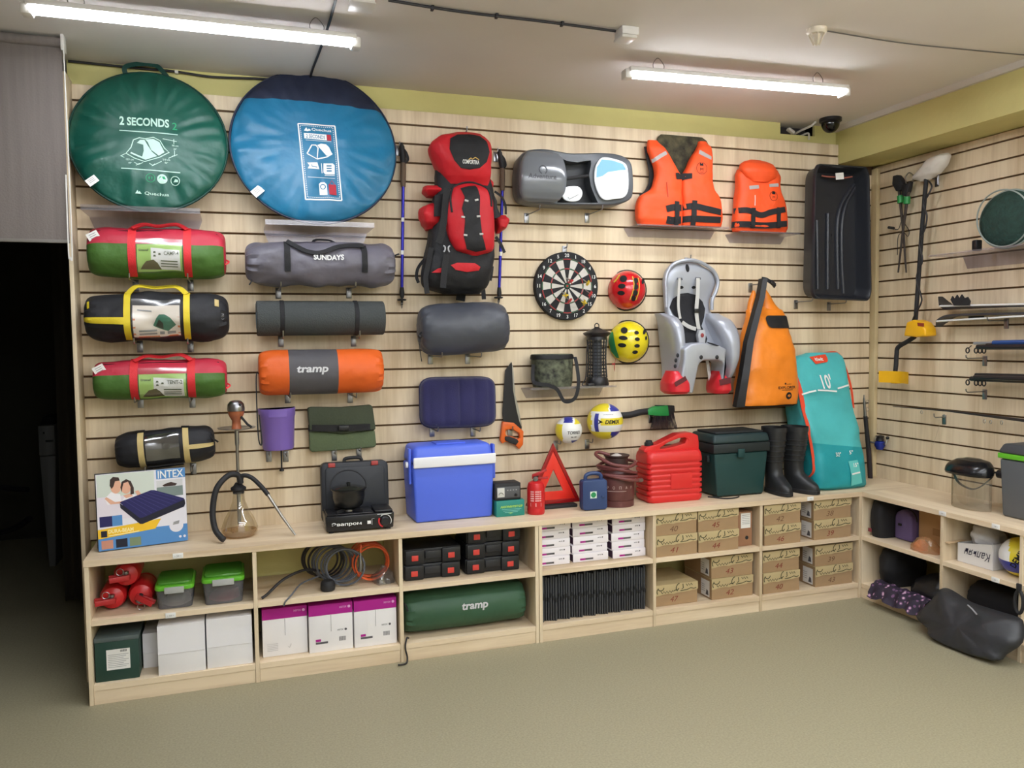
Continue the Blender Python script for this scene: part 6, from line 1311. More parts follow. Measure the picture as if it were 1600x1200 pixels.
# ------------------------------------------------ charger on teal box
t = thing('teal_box', 'small teal printed cardboard box under the black charger', 'box', (1.976, -.27, TOP + .0005))
part('carton', MB().box(0, .158, 0, .10, 0, .085), mat('teal card', (34, 134, 122), .5), t, bevel=.0015)
S = lambda u, v, o=0: (u, -o, v)
printed('title', ink('yellow green print', (190, 226, 70)), t, lambda mb: (mb.text(S, 'АККУМУЛЯТОР', .085, .052, .012, .125, off=.0006, bold=.02), mb.text(S, '12V', .08, .018, .009, .02, off=.0006)))
printed('small_print', ink('pale teal print', (140, 204, 196)), t, lambda mb: [mb.stroke(S, [(.03 + .008 * i, .038 - .008 * i), (.14 - .01 * i, .038 - .008 * i)], .002, .0006) for i in range(3)])
t = thing('battery_charger', 'small black battery charger on the teal box', 'charger', (1.972, -.262, TOP + .087))
part('charger_body', MB().box(0, .145, 0, .10, 0, .090), blackm, t, bevel=.004)
part('front_plate', MB().box(.008, .137, -.003, 0, .012, .072), mat('charger grey face', (84, 86, 90), .4), t, bevel=.001)
part('meter', MB().box(.012, .052, -.005, -.0032, .018, .068), mat('meter face', (206, 206, 200), .3), t, bevel=.001)
part('meter_dial', MB().tube(arc3 := [(.032 + .012 * math.cos(PI * i / 8), -.006, .03 + .012 * math.sin(PI * i / 8)) for i in range(9)], .0012, 4), blackp, t)
part('knob', MB().lathe([(0, -.003), (.008, -.003), (.007, -.012), (0, -.012)], 14, (.115, 0, .026), 'y'), blackp, t)
printed('panel_marks', grey_i, t, lambda mb: [mb.poly(lambda u, v, o=0: (u, -.003 - o, v), [(.066 + .016 * i, .05), (.074 + .016 * i, .05), (.074 + .016 * i, .056), (.066 + .016 * i, .056)], .0006) for i in range(4)])

# ------------------------------------------------ warning triangle and extinguisher
wr_ = mat('bright red reflector', (226, 48, 36), .3); dr_ = mat('dark red reflector', (150, 22, 26), .2)
f = Fr(860, 740, .14, z=TOP); z = Z(760, 660, 4.444); q = lambda a, b: f(*z(a, b), .14)
t = thing('warning_triangle', 'folding red warning triangle standing on the worktop', 'warning triangle', (f.ox, -.14, TOP))
tri = lambda l: [q(*p) for p in l]
O = tri([(250, 540), (455, 118), (475, 118), (622, 430), (622, 555), (420, 565)]); 
full = [(-.165, .022), (.0, .362), (.165, .022)]
cx0 = q(462, 400)[0]
def tr(s_, dz): return [(cx0 + x * s_, (zz_ - .13) * s_ + .13 + dz) for x, zz_ in full]
part('reflector_frame', ringprism(tr(1.0, 0), tr(.80, 0), -.012, .006), dr_, t, bevel=.003, label='dark red reflector frame')
part('fluorescent_frame', ringprism(tr(.80, 0), tr(.36, 0), -.009, .003), wr_, t, bevel=.002, label='bright red inner frame')
part('base_foot', MB().box(cx0 - .13, cx0 + .13, -.045, .045, .0005, .018), blackm, t, bevel=.004)
f = Fr(837, 770, .21, z=TOP)
def extinguisher(t, red, H=.20, r=.048):
    part('cylinder', MB().lathe([(0, 0), (r * .92, 0), (r, .008), (r, .03), (r * .97, .034), (r, .038), (r, H * .72), (r * .85, H * .84), (r * .4, H * .90), (0, H * .9)], 32), red, t)
    part('valve', MB().lathe([(0, H * .88), (.014, H * .88), (.014, H * 1.02), (0, H * 1.02)], 14), blackm, t)
    part('gauge', MB().lathe([(0, 0), (.013, 0), (.013, -.012), (0, -.013)], 18, (0, -.013, H * .96), 'y'), chrome, t)
    part('lever', MB().prism([(-.02, H * 1.0), (.01, H * 1.03), (.06, H * 1.16), (.06, H * 1.21), (.0, H * 1.10), (-.02, H * 1.06)], -.012, .012), mat('red lever', (176, 34, 38), .4), t, bevel=.003)
    part('carry_grip', MB().prism([(-.02, H * .95), (.02, H * .93), (.066, H * .95), (.07, H * 1.0), (.02, H * .98), (-.02, H * .99)], -.012, .012), mat('red lever', (176, 34, 38)), t, bevel=.003)
exr = mat('extinguisher red', (200, 36, 40), .3)
t = thing('fire_extinguisher', 'small red fire extinguisher standing before the warning triangle', 'extinguisher', (2.205, -.255, TOP + .0005), (0, 0, -.35))
extinguisher(t, exr)
Sc = lambda u, v, o=0: ((.048 + o) * math.sin(u / .048), -(.048 + o) * math.cos(u / .048), v)
printed('instruction_label', ink('pale pink label', (222, 164, 164)), t, lambda mb: [mb.poly(Sc, [(a, b), (a + w, b), (a + w, b + h), (a, b + h)], .0006, 1) for a, b, w, h in ((-.03, .046, .06, .02),) + tuple((-.03, .074 + .012 * i, .02, .007) for i in range(5)) + tuple((-.004, .074 + .012 * i, .034, .007) for i in range(5))])

# ------------------------------------------------ first-aid case
t = thing('first_aid_case', 'navy first-aid case with green cross sticker', 'first-aid kit', (2.462, -.275, TOP + .0005), (0, 0, -.06))
nv = mat('navy case plastic', (44, 66, 112), .45)
part('case_body', MB().prism(rrect(0, .142, .004, .168, .014, 3), -.03, .03), nv, t, bevel=.006)
part('case_seam', MB().prism(rrect(-.002, .144, .002, .170, .014, 3), .004, .009), mat('navy seam', (30, 46, 84), .5), t)
part('handle', MB().tube(spline([(.025, 0, .165), (.03, 0, .192), (.071, 0, .202), (.112, 0, .192), (.117, 0, .165)], 5), .011, 8), nv, t)
part('latch', MB().box(.108, .126, -.037, -.029, .07, .078), nv, t, bevel=.002)
S = lambda u, v, o=0: (u, -.03 - o, v)
part('sticker', MB().poly(S, [(.042, .068), (.080, .068), (.080, .106), (.042, .106)], .0006), ink('white sticker', (214, 232, 220)), t, fix=False)
printed('cross', ink('green cross', (50, 150, 92)), t, lambda mb: mb.poly(S, [(.056, .072), (.066, .072), (.066, .082), (.076, .082), (.076, .092), (.066, .092), (.066, .102), (.056, .102), (.056, .092), (.046, .092), (.046, .082), (.056, .082)], .0012))

# ------------------------------------------------ gas cylinder with hose
t = thing('gas_cylinder', 'small brown gas cylinder wrapped with a rubber hose', 'gas cylinder', (2.712, -.205, TOP + .0005), (0, 0, -.45))
brn = mat('brown cylinder paint', (98, 56, 54), .45, var=(12, .15)); hos = mat('brown rubber hose', (112, 58, 56), .5)
rc = .098
part('foot_ring', MB().lathe([(rc * .92, 0), (rc * .98, 0), (rc * .98, .035), (rc * .92, .035)], 36), brn, t)
part('tank', MB().lathe([(0, .03), (rc * .9, .03), (rc, .045), (rc, .15), (rc * .94, .18), (rc * .7, .205), (rc * .3, .215), (0, .215)], 40), brn, t)
part('collar', MB().lathe([(rc * .62, .195), (rc * .66, .195), (rc * .66, .27), (rc * .74, .278), (rc * .74, .284), (rc * .62, .28)], 32), mat('dark collar', (58, 38, 36), .5), t)
part('valve', MB().lathe([(0, .21), (.02, .21), (.02, .25), (.034, .262), (.03, .28), (.01, .29), (0, .29)], 18), mat('pale valve', (206, 200, 192), .4), t)
for k, (zz_, tl, r_) in enumerate(((.172, .10, .112), (.20, .22, .108), (.228, -.12, .104))):
    part('hose_loop', MB().tube([(r_ * math.cos(a), r_ * math.sin(a), zz_ + tl * .12 * math.cos(a + 2.4)) for a in [2 * PI * i / 36 for i in range(36)]], .0095, 8, closed=True), hos, t)
part('hose_end', MB().tube(spline([(.06, -.09, .23), (-.02, -.115, .245), (-.08, -.10, .272), (-.115, -.06, .292), (-.10, -.03, .302), (-.04, -.02, .285)]), .0095, 8), hos, t)
part('hose_end', MB().tube(spline([(-.06, -.10, .185), (.03, -.118, .168), (.085, -.10, .158), (.125, -.06, .15)]), .0095, 8), hos, t)
part('hose_nut', MB().tube([(.118, -.066, .151), (.14, -.045, .149)], .012, 6), steel, t)
Sc = lambda u, v, o=0: ((rc + o) * math.sin(u / rc), -(rc + o) * math.cos(u / rc), v)
printed('lettering', ink('pale cylinder stencil', (206, 184, 176)), t, lambda mb: [mb.text(Sc, ch_, -.088 + .036 * i, .112, .016, .012, off=.001) for i, ch_ in enumerate('ПРОПАН')])
printed('stencil_line', ink('pale cylinder stencil', (206, 184, 176)), t, lambda mb: mb.stroke(Sc, [(-.085 + .02 * i, .092) for i in range(8)], .002, .001))

# ------------------------------------------------ red jerry can
t = thing('jerry_can', 'red ribbed plastic jerry can with black cap', 'jerry can', (2.882, -.265, TOP + .0005), (0, 0, -.03))
jr = mat('red polyethylene', (214, 44, 44), .35, spec=.5)
jw, jd = .352, .185
def jrow(zz_, ins=0.0): return (zz_, ins, jw - ins, jd - ins * .5, ins * .5)
rows = [jrow(0, .012), jrow(.014, .002), jrow(.03, 0)]
for i in range(7):
    b = .035 + i * .030; rows += [jrow(b, .0), jrow(b + .004, .009), jrow(b + .010, .009), jrow(b + .014, .0), jrow(b + .026, .0)]
rows += [jrow(.252, .0), jrow(.272, .004), (.29, .012, jw - .008, jd - .012, .012)]
def ringz(r, n=8): 
    z_, xl, xr, yb, yf = r; return [(x, y, z_) for x, y in rrect(xl, xr, yf, yb, .03, n)]
rg = [ringz(r) for r in rows]; n = len(rg[0]); mb = MB(); mb.v = [p for r in rg for p in r]
for i in range(len(rg) - 1):
    for j in range(n): mb.f.append((i * n + j, i * n + (j + 1) % n, (i + 1) * n + (j + 1) % n, (i + 1) * n + j))
mb.f += [tuple(range(n)), tuple((len(rg) - 1) * n + j for j in range(n))]
part('can_body', mb, jr, t, smooth=60)
part('label_panel', MB().prism(rrect(.14, .275, .075, .165, .008, 3), -.004, .012), jr, t, bevel=.003)
outer = [(.0, .286), (.0, .30), (.02, .318), (.08, .326), (.14, .352), (.22, .384), (.30, .388), (.345, .37), (.352, .33), (.352, .286), (.25, .286), (.1, .286)]
inner = [(.10, .300), (.10, .306), (.105, .312), (.12, .318), (.15, .336), (.22, .358), (.26, .362), (.274, .352), (.268, .338), (.262, .326), (.2, .312), (.13, .302)]
part('handle_top', ringprism(outer, inner, .055, .13), jr, t, bevel=.012, seg=3)
part('cap', MB().lathe([(0, 0), (.026, 0), (.026, .022), (.020, .026), (.018, .036), (0, .036)], 20, (.048, .092, .314)), blackm, t)
part('spout_bar', MB().tube([(.29, .06, .345), (.275, .06, .36)], .008, 8), jr, t)

# ------------------------------------------------ fishing seat box
t = thing('fishing_seat_box', 'dark green plastic seat box with lid on the worktop', 'storage box', (3.305, -.275, TOP + .0005), (0, 0, -.01))
dg = mat('dark green plastic', (22, 62, 62), .5); dg2 = mat('dark lid plastic', (30, 52, 54), .5)
part('box_body', MB().hexa([(.03, .015, .006), (.345, .015, .006), (.345, .235, .006), (.03, .235, .006)], [(.0, 0, .262), (.365, 0, .262), (.365, .25, .262), (.0, .25, .262)]), dg, t, bevel=.01, seg=3)
part('lower_lid', MB().box(-.012, .372, -.012, .258, .264, .318), mat('black green lid band', (24, 34, 36), .55), t, bevel=.006)
part('upper_lid', MB().hexa([(-.014, -.014, .3195), (.374, -.014, .3195), (.374, .26, .3195), (-.014, .26, .3195)], [(-.002, .0, .372), (.364, .0, .372), (.364, .246, .372), (-.002, .246, .372)]), dg2, t, bevel=.014, seg=3)
part('seat_pad', MB().box(.02, .345, .02, .228, .3725, .384), mat('black seat pad rubber', (30, 34, 36), .7), t, bevel=.008)
part('latch', MB().box(.15, .195, -.018, -.001, .235, .285), dg, t, bevel=.003)
part('strap_stud', MB().box(-.022, -.002, .04, .075, .21, .25), mat('black green lid band', (24, 34, 36)), t, bevel=.005)
part('shoulder_strap', MB().tube(spline([(-.012, .05, .004), (.05, -.03, .004), (.12, -.035, .004), (.16, -.01, .004)], 5), .004, 6), blackm, t)
for xx in (.05, .325): part('foot', MB().box(xx - .02, xx + .02, .03, .07, 0, .0065), dg2, t)

# ------------------------------------------------ rubber boots
rub = mat('black rubber', (36, 37, 39), .42, spec=.5)
def boot(label, x, y, rz):
    t = thing('rubber_boot', label, 'boot', (x, y, TOP + .0005), (0, 0, rz), 'pair of black rubber boots'); t.scale = (.90, .92, 1.04)
    rows = [(.0, -.046, .046, .075, -.165), (.012, -.052, .052, .082, -.175), (.03, -.053, .053, .082, -.178), (.055, -.052, .052, .08, -.165), (.08, -.05, .05, .078, -.12), (.11, -.05, .05, .076, -.065), (.15, -.052, .052, .078, -.052), (.20, -.056, .056, .084, -.058), (.25, -.062, .062, .09, -.068), (.33, -.068, .068, .094, -.078), (.38, -.07, .07, .094, -.08)]
    L_ = Loft(rows, 2.3); mb = L_.mb(36, 4); mb.f.pop()
    mb.grid(lambda z_, a: L_.ring(z_, a, -.006), [.38, .34, .28], [2 * PI * j / 36 for j in range(36)], cv=True)
    part('boot_shaft', mb, rub, t)
    part('sole', Loft([(0, -.05, .05, .08, -.172), (.004, -.056, .056, .087, -.184), (.022, -.056, .056, .087, -.184), (.026, -.053, .053, .084, -.179)], 2.3).mb(36, 2), mat('black sole rubber', (28, 28, 30), .6), t)
    part('top_band', MB().grid(lambda z_, a: L_.ring(z_, a, .004), [.352, .356, .376, .381], [2 * PI * j / 36 for j in range(36)], cv=True), rub, t, fix=False)
    for i in range(5): part('rib', MB().tube([L_.ring(.185 + .03 * i, a, .001) for a in [2 * PI * j / 36 for j in range(36)]], .004, 6, closed=True), rub, t)
    return t
boot('black rubber boot standing beside the dark green seat box', 3.745, -.24, -.08)
boot('black rubber boot standing beside the teal board bag', 3.887, -.25, .26)

# ------------------------------------------------ paddle-board bag
z = Z(1080, 540, 4.616); f = Fr(1296, 660, .2, z=TOP); q = lambda a, b, d=.22: f(*z(a, b), d)
t = thing('paddleboard_bag', 'turquoise paddleboard bag with orange piping leaning in the corner', 'board bag', (f.ox, 0, TOP))
tq = fabric('turquoise cloth', (78, 182, 184), .55, 1.0, 7); tq2 = fabric('deep turquoise cloth', (34, 152, 160), .5, 1.0, 7); orr = mat('orange red piping', (226, 74, 44), .5)
rw = []
for zy, a, b, yb, yf in [(1040, 925, 1262, -.14, -.31), (1015, 908, 1284, -.10, -.335), (950, 912, 1284, -.08, -.34), (850, 910, 1268, -.06, -.33), (720, 888, 1244, -.05, -.31), (600, 850, 1228, -.04, -.29), (500, 820, 1192, -.03, -.26), (400, 788, 1168, -.03, -.23), (300, 758, 1152, -.04, -.22), (200, 735, 1130, -.03, -.18), (130, 738, 1112, -.03, -.15), (80, 775, 1085, -.03, -.12), (50, 850, 1050, -.04, -.09)]:
    d = (.5 * (-yb) + .5 * (-yf)) if zy < 900 else -yf - .02; p = q(a, zy, -yf - .01); p2 = q(b, zy, -yf - .02); rw.append((max(.001, (p[1] + p2[1]) / 2), p[0], p2[0], yb, yf))
sup = Loft(rw, 5.0, .010, 11, 6)
hv = halves(sup.mb(88, 6), (0, 0, q(1000, 735, .35)[1]), (.12, 0, 1))
part('bag_body', hv[0], tq, t); part('lower_panel', hv[1], tq2, t, label='deeper turquoise lower panel')
def sp2(l): return [(q(a, b, d)[0], sup.front(q(a, b, d)[0], q(a, b, d)[1], .007)[1], q(a, b, d)[1]) for a, b, d in l]
strap(t, 'piping', sp2([(742, 215, .16), (775, 320, .2), (820, 460, .24), (860, 590, .28), (900, 720, .31), (922, 840, .33), (925, 930, .34), (915, 1000, .34)]), .03, orr)
strap(t, 'piping', [(q(a, b, d)[0], -d, q(a, b, d)[1]) for a, b, d in [(745, 105, .09), (800, 85, .09), (880, 72, .09), (1000, 50, .08), (1060, 60, .085), (1100, 130, .10), (1135, 230, .12), (1158, 330, .15), (1170, 450, .17)]], .014, orr)
part('name_patch', MB().poly(sup.front, [q(*p, .13) for p in [(855, 82), (985, 62), (978, 108), (965, 118), (875, 132)]], .006, 1), orr, t, fix=False, label='orange name patch')
c = q(922, 98, .14); printed('patch_lettering', white_i, t, lambda mb: mb.text(sup.front, 'itiwit', c[0], c[1], .022, .062, off=.009, bold=.02))
def sp3(mb):
    c_ = q(970, 258, .21); mb.text(sup.front, "10'", c_[0], c_[1], .088, .078, off=.009, bold=.02)
    for l in (((790, 352), (830, 335), (880, 322)), ((890, 320), (960, 322), (1030, 328)), ((1038, 308), (1090, 295), (1138, 284))):
        mb.stroke(sup.front, [q(*p, .21) for p in l], .010, .009)
    for tx, a, b, w in (("32''", 1065, 785, .038), ("5''", 1155, 770, .026), ("15''", 1178, 858, .036)):
        c_ = q(a, b, .33); mb.text(sup.front, tx, c_[0], c_[1], .024, w, off=.009, bold=.015)
    mb.stroke(sup.front, [q(1148, 925, .34), q(1212, 912, .34)], .010, .010)
printed('print', white_i, t, sp3)
part('print_block', MB().poly(sup.front, [q(*p, .34) for p in [(1140, 835), (1205, 825), (1232, 990), (1150, 1012)]], .006, 2), mat('pale turquoise block', (96, 196, 192), .55), t, fix=False)

# ------------------------------------------------ spinning rod with reel in the corner
f = Fr(1358, 742, .07); q = lambda a, b: (f(a, b)[0], -.07, f(a, b)[1])
t = thing('spinning_rod', 'short dark fishing rod with blue reel standing in the corner', 'fishing rod', f.loc)
part('butt', MB().tube([q(1360, 748), q(1357, 700)], [.015, .016], 10), mat('burgundy black grip', (40, 30, 34), .6), t)
part('grip', MB().tube([q(1357, 702), q(1352, 650)], [.015, .013], 10), blackm, t)
part('silver_section', MB().tube([q(1352, 652), q(1350, 622)], [.012, .007], 10), chrome, t)
part('rod_tip', MB().tube([q(1350, 624), q(1350, 617)], [.005, .003], 8), chrome, t)
X = q(1357, 690); X = (X[0], X[1], X[2])
part('reel_seat', MB().tube([X, (X[0] + .02, -.09, X[2] - .005), (X[0] + .035, -.10, X[2] - .01)], .006, 8), blackp, t)
bl2 = mat('blue reel metal', (44, 60, 156), .25, .5); c = (X[0] + .055, -.11, X[2] - .01)
part('reel_body', MB().lathe([(0, -.045), (.02, -.04), (.034, -.012), (.03, .012), (.018, .02), (0, .02)], 20, c), bl2, t)
part('reel_spool', MB().lathe([(0, .02), (.026, .02), (.022, .036), (.027, .05), (0, .052)], 20, c), blackp, t)
part('reel_handle', MB().tube([(c[0], c[1] - .03, c[2]), (c[0], c[1] - .05, c[2]), (c[0] + .01, c[1] - .055, c[2] + .035)], .005, 8), steel, t)
part('reel_knob', MB().ball((c[0] + .01, c[1] - .056, c[2] + .042), .011), blackp, t)
part('bail_wire', MB().tube([(c[0] + .04 * math.cos(a), c[1], c[2] + .015 + .04 * math.sin(a)) for a in [-.6 + .3 * i for i in range(13)]], .0022, 6), steel, t)
for py in (640, 628):
    g = q(1351, py); part('line_guide', MB().tube([(g[0] + .022 + .012 * math.cos(a), g[1], g[2] + .012 * math.sin(a)) for a in [2 * PI * i / 14 for i in range(14)]], .002, 5, closed=True), steel, t)

# ================================================================== CONTENTS OF THE LOW SHELVES
SH = .3805; LO = .0905
# ------------------------------------------------ lying fire extinguishers
for lb, x, zc, ang in (('lying red fire extinguisher, lower left of the three in the shelf', .128, SH + .057, PI + .05), ('lying red fire extinguisher, lower right of the three in the shelf', .247, SH + .057, .45), ('lying red fire extinguisher on top of the two others', .190, SH + .157, PI + .02)):
    t = thing('fire_extinguisher', lb, 'extinguisher', (x, -.10, zc), (PI / 2, ang, 0), 'fire extinguishers lying in the shelf')
    extinguisher(t, exr, .23, .056)
    part('pull_ring', MB().tube([(.02 + .015 * math.cos(2 * PI * i / 18), -.03 + .015 * math.sin(2 * PI * i / 18), .25) for i in range(18)], .0018, 6, closed=True), chrome, t)
# ------------------------------------------------ clear boxes with green lids
clb = clear('milky clear plastic', (176, 176, 184), .07, .22, .15); lime = mat('lime green lid', (104, 190, 48), .35); lat = mat('grey latch plastic', (176, 178, 176), .4)
def tub(label, x0, x1, y0, h, fill):
    t = thing('storage_tub', label, 'storage box', ((x0 + x1) / 2, y0, SH), group='clear tubs with green lids'); w = (x1 - x0) / 2; d = .24
    mb = MB(); o = [rrect(-w * .86, w * .86, .012, d - .012, .02, 3), rrect(-w * .95, w * .95, 0, d, .022, 3)]
    mb.v = [(p[0], p[1], 0.001) for p in o[0]] + [(p[0], p[1], h) for p in o[1]]; n = len(o[0])
    mb.f = [(j, (j + 1) % n, n + (j + 1) % n, n + j) for j in range(n)] + [tuple(range(n))]
    part('tub_body', mb, clb, t)
    part('lid', MB().prism(rrect(-w, w, -.008, d + .008, .025, 4), h + .0005, h + .022, plane='xy'), lime, t, bevel=.005)
    part('lid_top', MB().prism(rrect(-w * .88, w * .88, .012, d - .012, .02, 4), h + .0225, h + .034, plane='xy'), clear('green clear lid', (110, 190, 70), .12, .45), t, bevel=.003)
    part('latch', MB().box(-w * .5, w * .5, -.015, -.0085, h - .012, h + .018), lat, t, bevel=.003)
    part('contents', Loft([(.004, -w * .7, w * .75, d * .9, .03), (.02, -w * .6, w * .72, d * .9, .03), (.045, -.01, w * .6, d * .7, .06)], 2.2, .012, 4, 30).mb(24, 4), fill, t)
tub('clear tub with green lid next to the lying extinguishers', .312, .480, -.375, .088, mat('pale contents', (206, 196, 176), .8, bump=(30, .5)))
tub('taller clear tub with green lid beside the upright panel', .512, .702, -.385, .104, mat('red contents', (196, 90, 92), .8, bump=(30, .5)))
# ------------------------------------------------ boxes of the first bay, lower shelf
t = thing('cardboard_box', 'dark green box with a white printed label in the lower shelf', 'box', (.062, -.39, LO))
part('carton', MB().box(0, .178, 0, .26, 0, .178), mat('dark green card', (30, 64, 54), .55), t, bevel=.002)
part('lid', MB().box(-.002, .180, -.002, .262, .1785, .198), mat('grey green card', (86, 98, 98), .5), t, bevel=.002)
lab = part('label', MB().box(.046, .142, -.0012, -.0002, .05, .142), tagw, t, label='white printed label')
printed('label_print', grey_i, lab, lambda mb: [mb.stroke(lambda u, v, o=0: (u, -.0012 - o, v), [(.052, .118 - .008 * i), (.136 - .01 * (i % 3), .118 - .008 * i)], .002, .0005) for i in range(8)])
printed('barcode', black_i, lab, lambda mb: [mb.stroke(lambda u, v, o=0: (u, -.0012 - o, v), [(.104 + .0035 * i, .128), (.104 + .0035 * i, .138)], .0018, .0005) for i in range(8)])
wc = mat('white carton', (240, 238, 240), .6, var=(3, .03)); gap = mat('carton seam shadow tape', (196, 192, 194), .6)
def whitebox(label, x0, x1, y, h, d=.3):
    t = thing('cardboard_box', label, 'box', (x0, y, LO)); w = x1 - x0
    part('carton', MB().box(0, w, 0, d, 0, h - .002), wc, t, bevel=.0015)
    part('shelf_shadow_step', MB().box(.0, w, -.003, -.0005, h * .42, h - .001), mat('white carton shaded tone', (236, 234, 237), .6), t, bevel=.0008, seg=1)  # shadow of the shelf above, modelled as a slightly darker sheet
whitebox('small plain white box between the dark green box and larger white boxes', .246, .312, -.29, .165, .2)
whitebox('large plain white box nearer the dark green box', .320, .520, -.405, .228)
whitebox('large plain white box beside the upright panel', .527, .727, -.398, .232)
# ------------------------------------------------ coils of the second bay
t = thing('cable_coil', 'grey and black coiled cable with plug on the shelf', 'cable', (0, 0, 0))
gcb = mat('grey cable', (88, 92, 100), .4)
for i in range(9):
    k = i / 8; cx, cy, cz, r = 1.07 + .105 * k, -.12 - .20 * k, SH + .1 + .004 * math.sin(i * 2), .088 + .004 * math.sin(i * 1.7)
    part('cable_loop', MB().tube([(cx + r * math.cos(a), cy - .12 * r * math.cos(a), cz + r * .98 * math.sin(a)) for a in [2 * PI * j / 40 for j in range(40)]], .0055, 6, closed=True), gcb if i > 2 else blk, t)
part('plug', MB().lathe([(0, 0), (.032, .002), (.036, .012), (.034, .04), (.026, .05), (0, .05)], 20, (1.085, -.345, SH), 'z'), blackm, t)
part('cable_tail', MB().tube(spline([(1.06, -.2, SH + .06), (.98, -.25, SH + .085), (.88, -.32, SH + .07), (.80, -.37, SH + .02), (.775, -.38, SH + .008)]), .007, 8), blk, t)
part('cable_tail', MB().tube(spline([(1.05, -.26, SH + .05), (.96, -.34, SH + .045), (.91, -.405, SH + .016), (.88, -.43, SH - .006), (.872, -.43, SH - .025)]), .004, 6), mat('grey cable', (88, 92, 100)), t)
t = thing('hose_coil', 'orange coiled air hose with metal fitting on the shelf', 'hose', (0, 0, 0))
orc = mat('orange hose', (226, 96, 48), .4)
for i in range(6):
    a0 = i * .5; cx, cy, cz, r = 1.305 + .006 * math.sin(i * 3), -.20 - .022 * i, SH + .102, .09 - .003 * (i % 3)
    part('hose_loop', MB().tube([(cx + r * math.cos(a), cy - (.5 - .12 * i) * r * math.cos(a + a0 * .2), cz + r * math.sin(a)) for a in [2 * PI * j / 40 for j in range(40)]], .0042, 6, closed=True), orc, t)
part('fitting', MB().tube([(1.247, -.345, SH + .17), (1.245, -.35, SH + .13), (1.245, -.35, SH + .11), (1.243, -.352, SH + .08)], [.003, .008, .010, .006], 10), chrome, t)
part('hose_end', MB().tube(spline([(1.25, -.34, SH + .21), (1.247, -.345, SH + .17)]), .004, 6), orc, t)
single('plastic_bag', Loft([(.002, -.06, .06, .05, -.06), (.03, -.055, .055, .05, -.055), (.06, -.03, .035, .03, -.03), (.08, -.008, .01, .008, -.008)], 2.0, .02, 3, 22).mb(28, 5), clear('crumpled clear film', (220, 222, 224), .2, .06, .15), 'crumpled clear plastic bag beside the orange hose', 'plastic bag', (1.362, -.30, SH))
# ------------------------------------------------ paper cartons with magenta tops
mag = ink('magenta band', (176, 34, 142))
def carton(label, x0, x1, y, side):
    t = thing('paper_carton', label, 'box', (x0, y, LO), group='paper cartons with magenta band'); w = x1 - x0; h = .232; S = plane_S(0)
    part('carton', MB().box(0, w, 0, .3, 0, h), wc, t, bevel=.0015)
    part('lid_band', MB().box(-.0005, w + .0005, -.002, .301, h - .052, h + .0005), mag, t, bevel=.001, seg=1, label='magenta top band')
    printed('seam', grey_i, t, lambda mb: mb.stroke(S, [(w * .5, h - .054), (w * .5, h - .135)], .0022, .0006))
    Sb = plane_S(-.002); printed('band_lettering', ink('pale magenta', (226, 170, 212)), t, lambda mb: (mb.text(Sb, 'xerox', w * .78, h - .02, .009, .035, off=.0006), mb.poly(Sb, arc(w * .92, h - .02, .007, 0, 330, 12), .0006)))
    if side:
        printed('label_magenta', mag, t, lambda mb: mb.poly(S, [(.03, .052), (.055, .052), (.055, .064), (.03, .064)], .0006))
        printed('label_grey', ink('dark grey print', (92, 90, 94)), t, lambda mb: (mb.poly(S, [(.03, .040), (.088, .040), (.088, .050), (.03, .050)], .0006), [mb.stroke(S, [(w - .065 + .004 * i, .045), (w - .065 + .004 * i, .066)], .0022, .0006) for i in range(8)], mb.text(S, 'xerox', w - .06, .10, .008, .03, off=.0006), mb.poly(S, arc(w - .034, .10, .006, 0, 330, 12), .0006)))
    else:
        printed('label_grey', ink('light grey print', (206, 204, 206)), t, lambda mb: ([mb.stroke(S, [(.02, .06 - .008 * i), (.07, .06 - .008 * i)], .003, .0006) for i in range(5)], mb.stroke(S, [(w * .56, .04), (w * .59, .034), (w * .63, .052)], .004, .0006)))
carton('magenta-topped paper carton at the left, without barcode label', .774, .982, -.352, False)
carton('magenta-topped paper carton in the middle of three', .988, 1.196, -.378, True)
carton('magenta-topped paper carton beside the upright panel', 1.203, 1.411, -.384, True)
# ------------------------------------------------ stove cases
cas = mat('black tool case', (26, 27, 31), .45); rdl = mat('red latch', (214, 66, 58), .4)
def toolcase(label, x, z_, y):
    t = thing('tool_case', label, 'case', (x, y, z_), group='black cases with red latches'); w, h, d = .295, .0775, .24
    part('case_shell', MB().box(0, w, .016, d, .001, h), cas, t, bevel=.006)
    for xx in (0.004, w - .102):
        part('corner_block', MB().box(xx, xx + .098, .0, .0155, .002, h - .002), cas, t, bevel=.006)
    part('handle', MB().box(.106, w - .106, .004, .0155, .026, h - .012), mat('black case handle', (34, 35, 39), .45), t, bevel=.004)
    for xx in (.052, w - .054): part('latch', MB().box(xx - .017, xx + .017, -.004, -.0003, .022, .050), rdl, t, bevel=.003)
for lb, x, k in (('bottom black case of the two-high stack', 1.462, 0), ('top black case of the two-high stack', 1.462, 1), ('bottom black case of the three-high stack', 1.784, 0), ('middle black case of the three-high stack', 1.784, 1), ('top black case of the three-high stack', 1.784, 2)):
    toolcase(lb + ' with red latches', x + .004 * ((k * 7) % 3), SH + k * .079, -.345)
